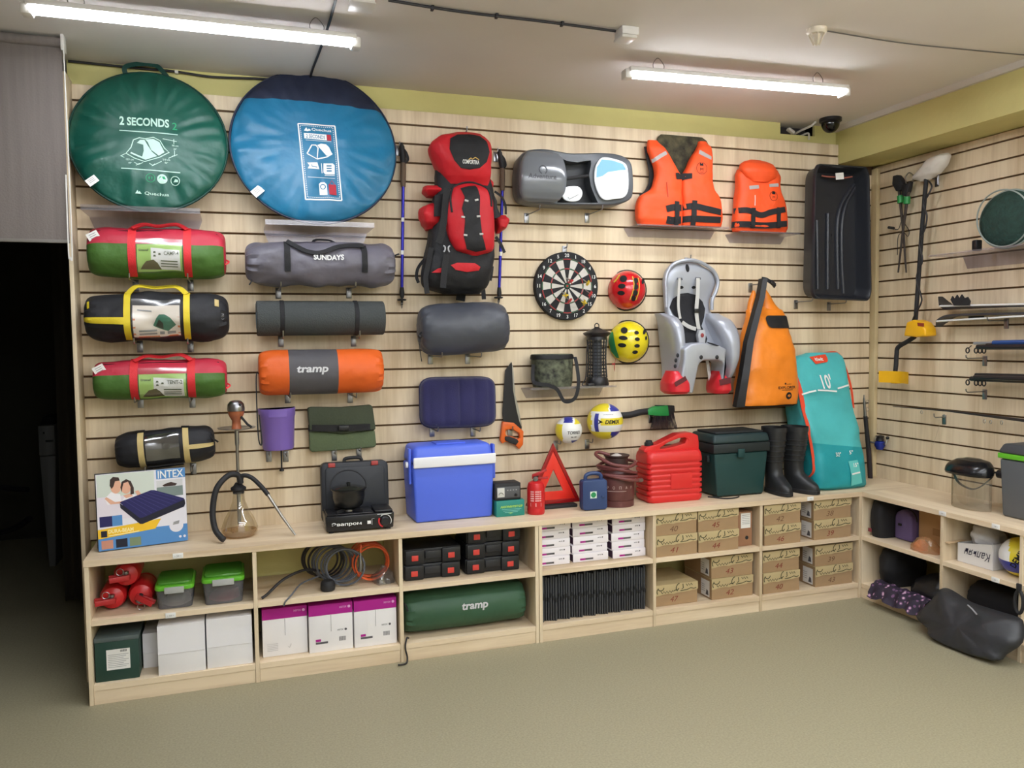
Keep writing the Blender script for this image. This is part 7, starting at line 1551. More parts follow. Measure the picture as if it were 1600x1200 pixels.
# ------------------------------------------------ green mat bag
R = Roll(.650, .115, .108, 10, .018, 33, .05, 18)
t = thing('sleeping_mat', 'green rolled mat bag lettered tramp in the lower shelf', 'sleeping mat', (1.785, -.262, LO + .112))
part('bag_body', R.bodies(lambda a, b: 'x', 60, 44)['x'], fabric('forest green nylon', (58, 92, 68), .5, .5, 8), t)
printed('lettering', trampi, t, lambda mb: mb.text(R.surf(), 'tramp', .035, .02, .044, .140, off=.005, bold=.03, shear=.15))
strap(t, 'drawcord', [(-.318, -.02, -.02), (-.330, -.06, .04), (-.325, -.09, .07), (-.31, -.10, .03)], .008, web_b)
single('power_cord', MB().tube(spline([(1.47, -.38, .104), (1.455, -.418, .12), (1.445, -.428, .09), (1.446, -.43, .06), (1.452, -.435, .03), (1.445, -.45, .008), (1.42, -.46, .006), (1.40, -.462, .008)]), .0045, 8), blk, 'black cord dangling from the lower shelf to the floor', 'cord')
# ------------------------------------------------ paper reams
rs = ink('dark wrapper side', (70, 44, 70))
for c_, (x0, x1, y, nm) in enumerate(((2.187, 2.370, -.338, 'left'), (2.387, 2.596, -.335, 'middle'), (2.617, 2.818, -.342, 'right'))):
    for k in range(5):
        w = x1 - x0; t = thing('paper_ream', 'white wrapped paper ream, %s of the %s stack' % (('lowest', 'second from bottom', 'middle', 'fourth from bottom', 'topmost')[k], nm), 'paper ream', (x0 + .003 * ((k * 5 + c_) % 3 - 1), y + .002 * ((k * 3) % 4), SH + k * .0472), group='white paper reams')
        part('wrapper', MB().box(0, w, 0, .29, 0.0004, .0466), mat('ream wrapper', (242, 238, 244), .5), t, bevel=.003)
        S = plane_S(0)
        a = .012 if c_ == 0 else .04
        printed('label_magenta', mag, t, lambda mb: mb.poly(S, [(a, .010), (a + .032, .010), (a + .032, .020), (a, .020)], .0005))
        printed('label_grey', ink('dark grey print', (92, 90, 94)), t, lambda mb: (mb.poly(S, [(a + .032, .010), (a + .078, .010), (a + .078, .020), (a + .032, .020)], .0005), mb.text(S, 'xerox', w - .055, .031, .006, .022, off=.0005, bold=.02), mb.poly(S, arc(w - .037, .031, .004, 0, 320, 10), .0005)))
        Sx = lambda u, v, o=0: (-o, u, v)
        part('wrapper_end', MB().poly(Sx, [(.004, .004), (.28, .004), (.28, .042), (.004, .042)], .0005), rs, t, fix=False, label='dark printed end of the wrapper')
# ------------------------------------------------ black folders
fm = mat('black folder card', (48, 50, 55), .5); fm2 = mat('folder flap edge', (26, 27, 30), .6)
fo = MB().box(-.0052, .0052, 0, .30, 0, .245).me('folder_cover', .0015, 1); fo.materials.append(fm)
fl = MB().box(-.0058, .0058, -.004, -.0004, .118, .14).me('closure_flap', .0012, 1); fl.materials.append(fm2)
fs_ = MB().box(-.0012, .0012, -.0012, -.0003, .004, .24).me('spine_edge', 0, 1, 0); fs_.materials.append(mat('folder page edge', (84, 86, 90), .6))
n = 50
for i in range(n):
    x = 2.194 + .0125 * i; ln = .05 * math.sin(i * .31) ** 3 * (1 if 12 < i < 30 else .2) ; dz = .003 * ((i * 7) % 5)
    t = thing('document_folder', 'black document folder standing in the tightly packed row', 'folder', (x, -.375 + .004 * ((i * 11) % 6), LO), (0, .0, 0), 'black folders in the lower shelf')
    t.scale = (1, 1, 1 - .016 * ((i * 13) % 4)); t.rotation_euler = (0, ln * .2, .0)
    part('folder_cover', fo, None, t); p_ = part('closure_flap', fl, None, t); p_.location = (0, 0, .012 * math.sin(i * 1.9) - .0004 * i); part('spine_edge', fs_, None, t)
# ------------------------------------------------ shoe boxes
kr = mat('kraft card', (170, 140, 104), .75, var=(5, .08)); kl = mat('kraft lid card', (196, 176, 132), .7, var=(4, .06)); kg = ink('dark green scribble', (66, 66, 44)); rdn = ink('red brown marker', (132, 58, 46)); brn_ = ink('brown marker', (112, 80, 58))
def shoebox(num, x0, x1, y, z_, h, label, ink_=None, stick=False, rz=0.0):
    t = thing('shoe_box', label, 'shoe box', (x0, y, z_), (0, 0, rz), 'shoe boxes with handwritten sizes'); w = x1 - x0; S = plane_S(0); d = .3; hl = h * .46
    part('box_base', MB().box(.002, w - .002, .002, d - .002, .0005, h - .004), kr, t, bevel=.001, seg=1)
    hb = h - hl
    wave = [(0, hb - .006), (w * .08, hb - .004), (w * .16, hb + .001), (w * .3, hb + .002), (w * .42, hb - .002), (w * .5, hb + .003), (w * .66, hb + .003), (w * .8, hb + .005), (w * .88, hb + .010), (w * .95, hb + .008), (w, hb + .012)]
    part('box_lid', MB().prism(wave + [(w, h - .0006), (0, h - .0006)], -.0022, .0012).box(0, w, .0012, d, h - .0038, h - .0006), kl, t)
    Sl = plane_S(-.0022)
    def sc_(mb):
        k = w / .26
        mb.stroke(Sl, [(k * (.03 + .018 * math.cos(a)), h - .016 + .016 * math.sin(a)) for a in [PI + PI * j / 8 for j in range(9)]], 0.0052, .0004)
        mb.stroke(Sl, [(k * (.135 + .010 * math.cos(a) + .006 * math.sin(a)), h - .020 + .018 * math.sin(a)) for a in [1.2 + 4.6 * j / 12 for j in range(13)]], 0.0052, .0004)
        mb.stroke(Sl, [(k * .165, h - .006), (k * .168, h - .03), (k * .158, h - .036)], 0.0052, .0004)
        mb.stroke(Sl, [(k * (.185 + .008 * j), h - .014 + .006 * (-1) ** j) for j in range(6)], 0.0046, .0004)
        y0 = hb + .008
        mb.stroke(Sl, [(k * (.012 + .006 * math.cos(a)), y0 + .012 + .014 * math.sin(a)) for a in [1.8 + 2.6 * j / 8 for j in range(9)]], 0.0052, .0004)
        mb.stroke(Sl, [(k * (.03 + .009 * j), y0 + .005 + .006 * (-1) ** j) for j in range(9)], 0.0046, .0004)
        mb.stroke(Sl, [(k * (.12 + .012 * math.cos(a)), y0 + .004 + .007 * math.sin(a)) for a in [PI * j / 8 for j in range(9)]], 0.0046, .0004)
        mb.stroke(Sl, [(k * .15, y0 + .004), (k * .19, y0 + .006), (k * .215, y0 + .014), (k * .235, y0 + .008), (k * .25, y0 + .012)], 0.0046, .0004)
    printed('scribble_print', kg, t, sc_)
    printed('size_number', ink_ or rdn, t, lambda mb: mb.text(plane_S(.002), num, w * .44, hb * .52, .030, .052, off=.0006, shear=.25))
    if stick:
        Sx = lambda u, v, o=0: (.0 - o, u, v)
        st = part('end_sticker', MB().poly(Sx, [(.02, hb * .15), (.11, hb * .15), (.11, h * .85), (.02, h * .85)], .001), tagw, t, fix=False, label='white sticker on the box end')
        printed('sticker_print', ink('dark grey print', (92, 90, 94)), st, lambda mb: (mb.poly(Sx, [(.03, hb * .3), (.06, hb * .3), (.05, hb * .8), (.035, hb * .7)], .0016), [mb.stroke(Sx, [(.07, h * (.3 + .1 * i)), (.105, h * (.3 + .1 * i))], .002, .0016) for i in range(4)]))
def stack(x0, x1, y, z_, hs, nums, where, inks=(None, None), stick=False, rz=0.0):
    for k, nm in enumerate(nums):
        shoebox(nm, x0, x1, y + .004 * k, z_ + sum(hs[:k]), hs[k], 'kraft shoe box marked %s, %s %s' % (nm, 'bottom' if k == 0 else 'top', where), inks[k], stick, rz)
stack(2.852, 3.112, -.405, SH, (.118, .118), ('41', '40'), 'of the left upper-shelf stack', (None, brn_))
stack(3.118, 3.382, -.407, SH, (.118, .119), ('44', '45'), 'of the stack next to the labelled box end', (None, None))
shoebox('47', 2.868, 3.135, -.372, LO, .122, 'single kraft shoe box marked 47 in the lower shelf')
stack(3.222, 3.500, -.378, LO, (.122, .124), ('42', '43'), 'of the lower stack beside box 47', (None, rdn), True)
stack(3.552, 3.806, -.410, SH, (.117, .118), ('46', '42'), 'of the stack below the boots', (None, brn_))
stack(3.902, 4.176, -.405, SH, (.118, .119), ('39', '38'), 'of the stack at the corner, upper shelf', (None, brn_), True)
stack(3.556, 3.812, -.395, LO, (.124, .124), ('40', '44'), 'of the lower stack under 42 and 46', (None, None))
stack(3.925, 4.200, -.392, LO, (.124, .124), ('43', '39'), 'of the lower corner stack', (brn_, brn_), True)
t = thing('shoe_box', 'narrow kraft box end with white label and round hole', 'shoe box', (3.402, -.365, SH))
part('box_base', MB().box(0, .098, 0, .3, .0005, .20), mat('reddish kraft', (158, 116, 86), .75), t, bevel=.001)
part('label', MB().box(.022, .086, -.0012, -.0002, .105, .192), tagw, t, label='white label')
printed('label_print', ink('dark grey print', (92, 90, 94)), t, lambda mb: [mb.stroke(plane_S(-.0012), [(.03, .18 - .01 * i), (.08, .18 - .01 * i)], .002, .0005) for i in range(6)])
part('finger_hole', MB().lathe([(0, -.001), (.011, -.001), (.011, .004), (0, .004)], 18, (.062, 0, .048), 'y'), blackm, t)

# ================================================================== RIGHT-HAND WALL AND ITS SHELVES
RZ = -PI / 2
def rt(name, label, cat, lx, dep, z_, rot=0.0, group=None): return thing(name, label, cat, (W - dep, -lx, z_), (0, 0, RZ + rot), group)
blkf = fabric('black cloth heap', (34, 34, 37), .7, .9, 8); blk2 = fabric('black coated bag', (46, 47, 50), .42, .9, 6, .5)
# first bay
t = rt('black_bag', 'black soft bag at the corner end of the side shelf', 'bag', .478, .25, SH)
part('bag_body', Loft([(.001, -.055, .045, .16, -.15), (.05, -.056, .052, .17, -.165), (.16, -.056, .052, .16, -.16), (.215, -.05, .045, .14, -.14), (.234, -.03, .03, .1, -.1)], 4, .006, 2).mb(32, 5), blkf, t)
part('red_patch', MB().box(-.04, -.015, -.172, -.166, .03, .052), mat('dull red patch', (130, 52, 58), .6), t, bevel=.002)
t = rt('purple_case', 'purple round-topped bag standing in the side shelf', 'bag', .598, .255, SH)
pm = fabric('violet nylon', (104, 88, 132), .6, .3)
part('bag_front', MB().prism([(-.065, .002), (.062, .002), (.065, .12)] + [(.065 * math.cos(a), .12 + .062 * math.sin(a)) for a in [PI * i / 12 for i in range(1, 12)]] + [(-.065, .12)], -.06, .06), pm, t, bevel=.014, seg=3)
part('bag_zip', MB().tube([(.066 * math.cos(a), -.02, .12 + .063 * math.sin(a)) for a in [PI * i / 14 for i in range(15)]], .0035, 6), blackm, t)
part('bag_buckle', MB().box(-.03, -.005, -.068, -.0605, .085, .10), blackp, t, bevel=.003)
t = rt('cardboard_box', 'plain brown cardboard box behind the orange parcel', 'box', .672, .25, SH)
part('carton', MB().box(0, .305, -.02, .16, .001, .205), mat('brown carton', (186, 146, 98), .75, var=(4, .08)), t, bevel=.002)
part('side_print', MB().poly(plane_S(-.02), [(.10, .07), (.2, .07), (.2, .11), (.10, .11)], .0006), ink('faint carton print', (160, 122, 78)), t, fix=False)
t = rt('orange_parcel', 'small crumpled clear bag with orange contents on the side shelf', 'plastic bag', .845, .39, SH)
part('film', Loft([(.001, -.09, .07, .05, -.04), (.03, -.095, .075, .055, -.045), (.07, -.06, .05, .03, -.03), (.085, -.02, .02, .01, -.01)], 2.2, .016, 5, 20).mb(28, 5), clear('crumpled amber film', (236, 200, 150), .18, .25, .15), t)
part('orange_contents', Loft([(.002, -.08, -.01, .04, -.03), (.03, -.075, -.01, .045, -.035), (.06, -.05, -.02, .02, -.02)], 2.2, .008, 7, 25).mb(20, 4), mat('bright orange contents', (236, 130, 40), .6), t)
t = rt('black_bag', 'black bag in the lower side shelf next to the corner', 'bag', .52, .26, LO)
part('bag_body', Loft([(.001, -.07, .06, .17, -.10), (.06, -.075, .07, .18, -.125), (.15, -.07, .075, .17, -.13), (.22, -.05, .07, .14, -.11), (.245, -.02, .03, .08, -.05)], 2.6, .016, 4).mb(32, 5), blkf, t)
t = rt('black_jacket', 'crumpled black shiny garment in the lower side shelf', 'garment', .78, .27, LO)
part('cloth', Loft([(.001, -.13, .19, .16, -.10), (.04, -.13, .195, .17, -.115), (.09, -.10, .19, .16, -.10), (.13, -.02, .18, .12, -.06), (.15, .05, .13, .05, 0)], 2.2, .022, 9, 9).mb(40, 6), fabric('black satin', (30, 30, 33), .35, 1.0, 8, .6), t)
t = rt('floral_cloth', 'dark floral cloth spilling over the lower side shelf edge', 'cloth', .70, .452, LO)
def fcl(u, v):   # u along the wall, v from shelf edge outward/down
    d = .008 * math.sin(u * 30) + .012 * noise.noise((u * 14, v * 12, 2)); e = max(0.0, min(1.0, v))
    return (-.19 + .40 * u + .03 * e, .10 - .17 * e + d * e, .012 + .035 * math.sin(PI * min(1, e * 1.1)) + .012 * noise.noise((u * 9, v * 7, 5)) - .045 * sst(.72, 1, e) * (1 + .15 * math.sin(u * 17)))
mb = MB().grid(fcl, [i / 40 for i in range(41)], [i / 16 for i in range(17)])
flo = bpy.data.materials.new('dark floral print'); flo.use_nodes = True; MATS['floral'] = flo; nt = flo.node_tree; bs = nt.nodes['Principled BSDF']; bs.inputs['Roughness'].default_value = .7
tc = nt.nodes.new('ShaderNodeTexCoord'); vo = nt.nodes.new('ShaderNodeTexVoronoi'); vo.inputs['Scale'].default_value = 34; nt.links.new(tc.outputs['Object'], vo.inputs['Vector'])
cr = nt.nodes.new('ShaderNodeValToRGB'); cr.color_ramp.interpolation = 'CONSTANT'; cr.color_ramp.elements[0].color = lin((206, 170, 190)); cr.color_ramp.elements[1].position = .22; cr.color_ramp.elements[1].color = lin((112, 76, 112)); e_ = cr.color_ramp.elements.new(.36); e_.color = lin((44, 34, 52))
nt.links.new(vo.outputs['Distance'], cr.inputs[0]); nt.links.new(cr.outputs[0], bs.inputs['Base Color'])
part('cloth', mb, flo, t, fix=False)
# second bay
t = rt('open_box', 'open white carton with handwritten lettering on the side shelf', 'box', 1.042, .375, SH, .03)
wcd = mat('white card', (226, 224, 222), .65)
part('front_wall', MB().hexa([(0, 0, .001), (.20, 0, .001), (.20, .004, .001), (0, .004, .001)], [(0, -.004, .098), (.20, -.004, .135), (.20, 0, .135), (0, 0, .098)]), wcd, t)
part('side_wall', MB().box(.2005, .2045, 0, .20, .001, .135), wcd, t); part('side_wall', MB().box(-.0045, -.0005, 0, .20, .001, .10), wcd, t); part('back_wall', MB().box(0, .20, .1965, .20, .001, .12), wcd, t); part('base', MB().box(0, .20, .0045, .196, .001, .004), wcd, t)
part('flap', MB().hexa([(-.03, -.06, .10), (-.006, -.06, .095), (-.006, .06, .105), (-.03, .06, .10)], [(-.03, -.06, .103), (-.006, -.06, .098), (-.006, .06, .108), (-.03, .06, .103)]), mat('brown card flap', (196, 168, 132), .7), t)
part('flap', MB().hexa([(.206, .10, .136), (.214, .10, .13), (.214, .19, .13), (.206, .19, .136)], [(.206, .10, .139), (.214, .10, .133), (.214, .19, .133), (.206, .19, .139)]), wcd, t)
printed('lettering', ink('blue black marker', (44, 42, 66)), t, lambda mb: mb.text(lambda u, v, o=0: (u, -.004 * v / .115 - o, v), 'Кальян', .115, .062, .044, .155, off=.0015, shear=.35, rot=PI))
t = rt('plastic_bag', 'white plastic bag bulging out of the open carton', 'plastic bag', 1.105, .265, SH + .105)
part('bag_film', Loft([(-.02, -.05, .08, .08, -.05), (.01, -.06, .09, .09, -.07), (.05, -.06, .09, .09, -.075), (.085, -.04, .06, .06, -.05), (.10, 0, .03, .02, -.01)], 2.2, .02, 8, 16).mb(32, 5), mat('white film', (220, 220, 222), .35, bump=(18, .8)), t)
r = .097
def c3(x, y, z):
    if z < -.72: return 'y'
    if z < -.15: return 'b'
    if -.15 <= z and abs(x + .15 * z + .02) < .34: return 'y'
    return 'w'
ball('volleyball', 'volleyball with yellow stripe lettered DEMIX in the side shelf', (W - .315, -1.357, SH + r + .001), r, c3, lambda mb, S: mb.text(S, 'DEMIX', .0, .012, .03, .11, off=.0012, bold=.03, rot=1.1), 0, 0, (0, 0, RZ + .55))
t = rt('rolled_bag', 'black rolled bag lying in the lower side shelf', 'bag', 1.245, .24, LO + .098)
R = Roll(.40, .10, .094, 6, .03, 41, .04)
part('bag_body', R.bodies(lambda a, b: 'x', 36, 36)['x'], blkf, t)
# big black bag leaning out to the floor
z = Z(1440, 760, 4.2857); f = Fr(1520, 980, .50, 'r', z=0.0); q = lambda a, b, d=.5: f(*z(a, b), d)
t = thing('garment_bag', 'large limp black bag slumped from the lower shelf to the floor', 'bag', (W - .50, -f.ox, 0), (0, 0, RZ))
rows = []
top = [(155, 680), (100, 770), (28, 850), (110, 930), (125, 985), (230, 1060), (380, 1130), (505, 1165), (545, 1125), (635, 1050), (640, 930), (610, 880), (480, 830), (330, 770), (215, 690)]
ol = spline([(a, b, 0) for a, b in top], 3, closed=True)
pts = [q(a, b, .44 + .15 * (b - 680) / 485.0) for a, b, _ in ol]; cx = sum(p[0] for p in pts) / len(pts); cz = sum(p[1] for p in pts) / len(pts); zmin = min(p[1] for p in pts)
pts = [(p[0], p[1] - zmin + .004) for p in pts]; cz = cz - zmin
mb = MB(); n = len(pts); prs = [(1.0, .02), (1.0, .0), (.96, -.028), (.86, -.05), (.65, -.066), (.4, -.074), (.15, -.078), (.01, -.078)]
for s_, y in prs + []:
    for j, p in enumerate(pts):
        X = cx + (p[0] - cx) * s_; Zz = cz + (p[1] - cz) * s_; lean = -.09 + .15 * (Zz / .27)     # foot out on the floor, top back on the shelf
        w = .018 * noise.noise((X * 12, Zz * 12, 3)) + .010 * noise.noise((X * 26, Zz * 20, 8)); mb.v.append((X, y * .8 + lean - .012 + (w if s_ < .99 else 0), Zz))
for i in range(len(prs) - 1):
    for j in range(n): mb.f.append((i * n + j, i * n + (j + 1) % n, (i + 1) * n + (j + 1) % n, (i + 1) * n + j))
mb.f += [tuple(range(n)), tuple((len(prs) - 1) * n + j for j in range(n))]
part('bag_body', mb, blk2, t)
part('zip_fold', MB().tube([(q(a, b, .53)[0], -.17 + .15 * (q(a, b, .53)[1] / .27), q(a, b, .53)[1] + .006) for a, b in [(325, 800), (360, 825), (400, 860)]], .004, 6), mat('pale zip', (150, 150, 154), .4), t)
t = rt('hanging_strap', 'black strap loop hanging at the side shelf upright', 'strap', 1.47, RD + .006, .30)
part('loop', MB().tube([(.022 * math.cos(a), -.006, .055 * math.sin(a)) for a in [2 * PI * i / 24 for i in range(24)]], .008, 8, closed=True), blackm, t)
part('tab', MB().box(-.012, .012, -.014, -.002, .055, .09), blackm, t, bevel=.003)

# ------------------------------------------------ things on the side worktop
z = Z(1340, 600, 2.727); f = Fr(1517, 755, .26, 'r', z=TOP); q = lambda a, b, d=.26: f(*z(a, b), d)
t = thing('face_shield', 'clear face shield with black visor headband on the side worktop', 'face shield', (W - .26, -f.ox, TOP + .0005), (0, 0, RZ))
def visor(a, v): return (.125 * math.sin(a), -.095 * math.cos(a) + .03, v)
part('clear_screen', MB().grid(lambda a, v: visor(a, v), [-1.35 + 2.7 * i / 20 for i in range(21)], [.002 + .20 * i / 4 for i in range(5)]), clear('smoky clear visor', (206, 200, 186), .10, .12, .08), t, fix=False)
part('brow_guard', Loft([(.185, -.132, .132, .05, -.085), (.20, -.135, .135, .06, -.09), (.235, -.125, .128, .06, -.075), (.262, -.085, .10, .05, -.04), (.272, -.04, .05, .03, -.01)], 2.4).mb(36, 5), mat('black glossy guard', (22, 22, 25), .22), t)
part('headband', MB().tube(spline([(-.10, -.02, .19), (-.07, -.01, .13), (0, .0, .105), (.07, -.01, .13), (.12, .01, .185)], 6), .009, 8, flat=.4), blackp, t)
part('ratchet_knob', MB().lathe([(0, -.015), (.022, -.015), (.022, .015), (0, .015)], 16, (.148, .04, .205), 'x'), blackp, t)
part('rear_band', MB().tube(spline([(.11, .03, .21), (.145, .06, .20), (.12, .10, .195), (0, .13, .195), (-.11, .10, .2)], 6), .010, 8, flat=.4), blackp, t)
t = rt('cooler_box', 'grey cooler with lime stripe at the right edge of the side worktop', 'cooler', 1.195, .262, TOP + .0005)
gc = mat('grey cooler plastic', (92, 96, 100), .5)
part('cooler_body', MB().hexa([(.012, -.008, 0), (.30, -.008, 0), (.30, .215, 0), (.012, .215, 0)], [(0, -.02, .30), (.31, -.02, .30), (.31, .225, .30), (0, .225, .30)]), gc, t, bevel=.014, seg=3)
part('stripe', MB().box(-.005, .315, -.026, .23, .302, .328), lime, t, bevel=.003, label='lime green stripe')
part('lid', MB().hexa([(-.008, -.03, .329), (.318, -.03, .329), (.318, .234, .329), (-.008, .234, .329)], [(.012, -.01, .378), (.30, -.01, .378), (.30, .215, .378), (.012, .215, .378)]), mat('dark grey cooler lid', (64, 66, 70), .5), t, bevel=.014, seg=3)

# ------------------------------------------------ things hanging on the side wall
z = Z(1340, 220, 3.0)
f = Fr(1408, 350, .04, 'r'); q = lambda a, b, d=.04: f(*z(a, b), d); p3 = lambda a, b, d=.04: (q(a, b, d)[0], -d, q(a, b, d)[1])
t = thing('rod_rests', 'pair of crossed black rod rests tied with green bands', 'rod rest', f.loc, f.rot)
gn = mat('green band plastic', (42, 146, 70), .4)
part('rest_stick', MB().tube([p3(195, 230), p3(212, 400), p3(228, 618)], [.010, .008, .005], 8), mat('dark bronze stick', (58, 48, 42), .5), t)
part('rest_stick', MB().tube([p3(238, 240, .055), p3(215, 400, .055), p3(190, 618, .05)], [.010, .008, .005], 8), mat('dark bronze stick', (58, 48, 42)), t)
part('rest_head', MB().prism([q(*p) for p in [(175, 165), (195, 160), (208, 175), (222, 200), (215, 232), (190, 238), (172, 205)]], -.06, -.02), blackm, t, bevel=.006)
part('rest_head', MB().prism([q(*p) for p in [(222, 205), (248, 200), (262, 190), (252, 235), (238, 262), (222, 255)]], -.07, -.035), blackm, t, bevel=.006)
part('spring_arms', MB().tube(spline([p3(230, 210), p3(225, 175), p3(240, 150), p3(262, 165), p3(255, 195)], 5), .004, 6), steel, t)
part('green_band', MB().tube([p3(200, 258, .046), p3(202, 292, .046)], .020, 10), gn, t); part('green_band', MB().tube([p3(232, 262, .058), p3(230, 296, .058)], .020, 10), gn, t)
part('alarm_cord', MB().tube(spline([p3(155, 408), p3(190, 415), p3(205, 380), p3(225, 395), p3(242, 425), p3(235, 448), p3(215, 430), p3(190, 450), p3(186, 535)], 6), .0022, 6), blk, t)
part('cord_plug', MB().tube([p3(145, 406), p3(170, 410)], .009, 8), blackm, t)
x, zq = q(200, 195, 0); hook(f.ox + x, f.oz + zq, .03, 'holding the rod rests', 'r')

f = Fr(1430, 420, .08, 'r'); q = lambda a, b, d=.08: f(*z(a, b), d); p3 = lambda a, b, d=.08: (q(a, b, d)[0], -d, q(a, b, d)[1])
t = thing('metal_detector', 'metal detector with yellow control box and white-covered coil hanging up', 'metal detector', f.loc, f.rot)
yl = mat('yellow detector plastic', (240, 180, 24), .35)
part('coil_cover', Loft([(q(330, 182)[1], q(290, 180)[0], q(335, 178)[0], -.05, -.09), (q(330, 160)[1], q(262, 150)[0], q(385, 150)[0], -.03, -.12), (q(330, 120)[1], q(300, 120)[0], q(415, 110)[0], -.02, -.13), (q(350, 85)[1], q(330, 95)[0], q(426, 85)[0], -.02, -.12), (q(380, 64)[1], q(365, 72)[0], q(412, 66)[0], -.04, -.08)], 2.2, .008, 3, 12).mb(32, 6), mat('white coil cloth', (214, 208, 200), .75, bump=(14, .8)), t, label='white cloth cover on the coil')
part('shaft', MB().tube([p3(322, 178), p3(300, 440), p3(272, 840)], .013, 12), blackm, t)
part('coil_cable', MB().tube(spline([p3(335, 190, .085), p3(348, 215, .09), p3(330, 255, .1), p3(308, 300, .1), p3(325, 350, .1), p3(316, 410, .1), p3(290, 480, .1), p3(304, 560, .1), p3(276, 640, .1), p3(296, 720, .1), p3(298, 760, .1), p3(262, 830, .1), p3(250, 880, .1)], 5), .005, 6), blk, t)
part('control_box', MB().prism([q(*p, .1) for p in [(238, 915), (252, 850), (285, 838), (318, 850), (340, 880), (342, 915), (300, 920)]], -.14, -.05), yl, t, bevel=.01, seg=3)
part('box_label', MB().poly(lambda u, v, o=0: (u, -.14 - o, v), [q(*p, .14) for p in [(280, 852), (312, 855), (312, 872), (282, 868)]], .001), ink('dark red print', (150, 60, 40)), t, fix=False)
part('handle_tube', MB().tube(spline([p3(268, 918), p3(235, 940), p3(190, 968), p3(183, 1000), p3(180, 1050), p3(176, 1085)], 5), .014, 12), blackm, t)
part('arm_cup', MB().grid(lambda u, v: (q(122 + 140 * u, 1080, .1)[0], -.11 + .07 * math.cos((u - .5) * 2.2) - .06, q(180, 1080 + 55 * v, .1)[1]), [i / 16 for i in range(17)], [i / 6 for i in range(7)]), yl, t, fix=False, label='yellow arm cup')
part('arm_cup_foot', MB().box(q(165, 1100)[0], q(190, 1100)[0], -.10, -.05, q(180, 1138)[1], q(180, 1085)[1]), yl, t, bevel=.006)
part('hang_hook', MB().tube([p3(378, 160, .05), p3(378, 205, .05)], .006, 8), chrome, t)
x, zq = q(375, 175, 0); hook(f.ox + x, f.oz + zq, .05, 'holding the metal detector', 'r')

# keep-net on acrylic shelf
acrylic_shelf(.70, 1.36, 2.035, .26, 'clear acrylic shelf with the green keep net on the side wall', 'r', flange=.07, lip=.004)
t = rt('keep_net', 'dark green round fishing keep net on the side acrylic shelf', 'fishing net', 1.09, .13, 2.037 + .155, -.1)
def dsk(u, v, sg): return (.185 * u, sg * .05 * (1 - u * u - v * v) ** .5 if u * u + v * v < 1 else 0, .148 * v)
mb = MB()
for sg in (1, -1): mb.grid(lambda r_, a: dsk(r_ * math.cos(a), r_ * math.sin(a), sg), [.001 + .999 * math.sin(PI / 2 * i / 10) for i in range(11)], [2 * PI * j / 40 for j in range(40)], cv=True)
part('net_body', mb, mat('dark green net', (36, 66, 58), .8, bump=(60, .8), var=(30, .3)), t)
part('net_hoop', MB().tube([(.188 * math.cos(a), 0, .150 * math.sin(a)) for a in [2 * PI * i / 48 for i in range(48)]], .0055, 8, closed=True), mat('grey green hoop', (142, 152, 146), .4), t)
part('net_hoop', MB().tube([(.17 * math.cos(a) + .02, -.055 - .02 * math.sin(a), .145 * math.sin(a)) for a in [2 * PI * i / 48 for i in range(48)]], .004, 8, closed=True), mat('grey green hoop', (142, 152, 146)), t)
part('net_lock', MB().box(-.215, -.178, -.03, .01, -.145, -.085), blackp, t, bevel=.008)

# skis
def fr_(px, py, d): f_ = Fr(px, py, d, 'r'); return f_
f = Fr(1540, 485, .09, 'r'); q = lambda a, b, d=.09: f(*z(a, b), d)
def ski(label, l, m_, d0, d1, th):
    t = thing('ski', label, 'ski', f.loc, f.rot, 'pair of skis on the side wall')
    P_ = spline([(q(a, b, (d0 + d1) / 2)[0], 0, q(a, b, (d0 + d1) / 2)[1]) for a, b in l], 6); mb = MB()
    for i, p in enumerate(P_):
        k = min(1.0, i / 6.0); w = (d1 - d0) / 2 * (.35 + .65 * k); c_ = -(d0 + d1) / 2
        mb.v += [(p[0], c_ - w, p[2]), (p[0], c_ + w, p[2]), (p[0], c_ + w, p[2] - th * (.5 + .5 * k)), (p[0], c_ - w, p[2] - th * (.5 + .5 * k))]
    for i in range(len(P_) - 1):
        for j in range(4): mb.f.append((4 * i + j, 4 * i + (j + 1) % 4, 4 * i + 4 + (j + 1) % 4, 4 * i + 4 + j))
    mb.f += [(0, 1, 2, 3), tuple(4 * len(P_) - 4 + j for j in range(4))]
    part('ski_blade', mb, m_, t)
    a, b = P_[7], P_[-1]; part('steel_edge', MB().tube([(a[0], -d1 - .001, a[2] - th * .8), (b[0], -d1 - .001, b[2] - th * .8)], .0055, 6), mat('pale ski edge', (226, 226, 224), .35), t)
    return t
ski('upper black ski with upturned grey tip', [(388, 730), (410, 760), (440, 776), (500, 770), (640, 765), (780, 762), (1100, 745)], mat('black ski top', (34, 34, 38), .3), .03, .12, .018)
ski('lower ski with pale edge and black curved tip', [(380, 868), (395, 842), (430, 820), (480, 812), (640, 806), (780, 804), (1100, 795)], mat('charcoal ski top', (58, 58, 62), .35), .03, .12, .012)
t = thing('ski_clip', 'black toothed clip holding the upper ski', 'clip', f.loc, f.rot)
part('clip_body', MB().prism([q(*p, .128) for p in [(440, 745), (448, 728), (458, 742), (470, 722), (480, 740), (492, 720), (504, 738), (520, 732), (532, 752), (528, 772), (455, 772)]], -.136, -.1285), blackm, t)
part('clip_foot', MB().box(q(526, 800)[0], q(538, 800)[0], -.10, -.002, q(530, 835)[1], q(530, 822)[1]), blackm, t)
x, zq = q(700, 838, 0); hook(f.ox + x, f.oz + zq, .14, 'under the skis', 'r', up=.012)

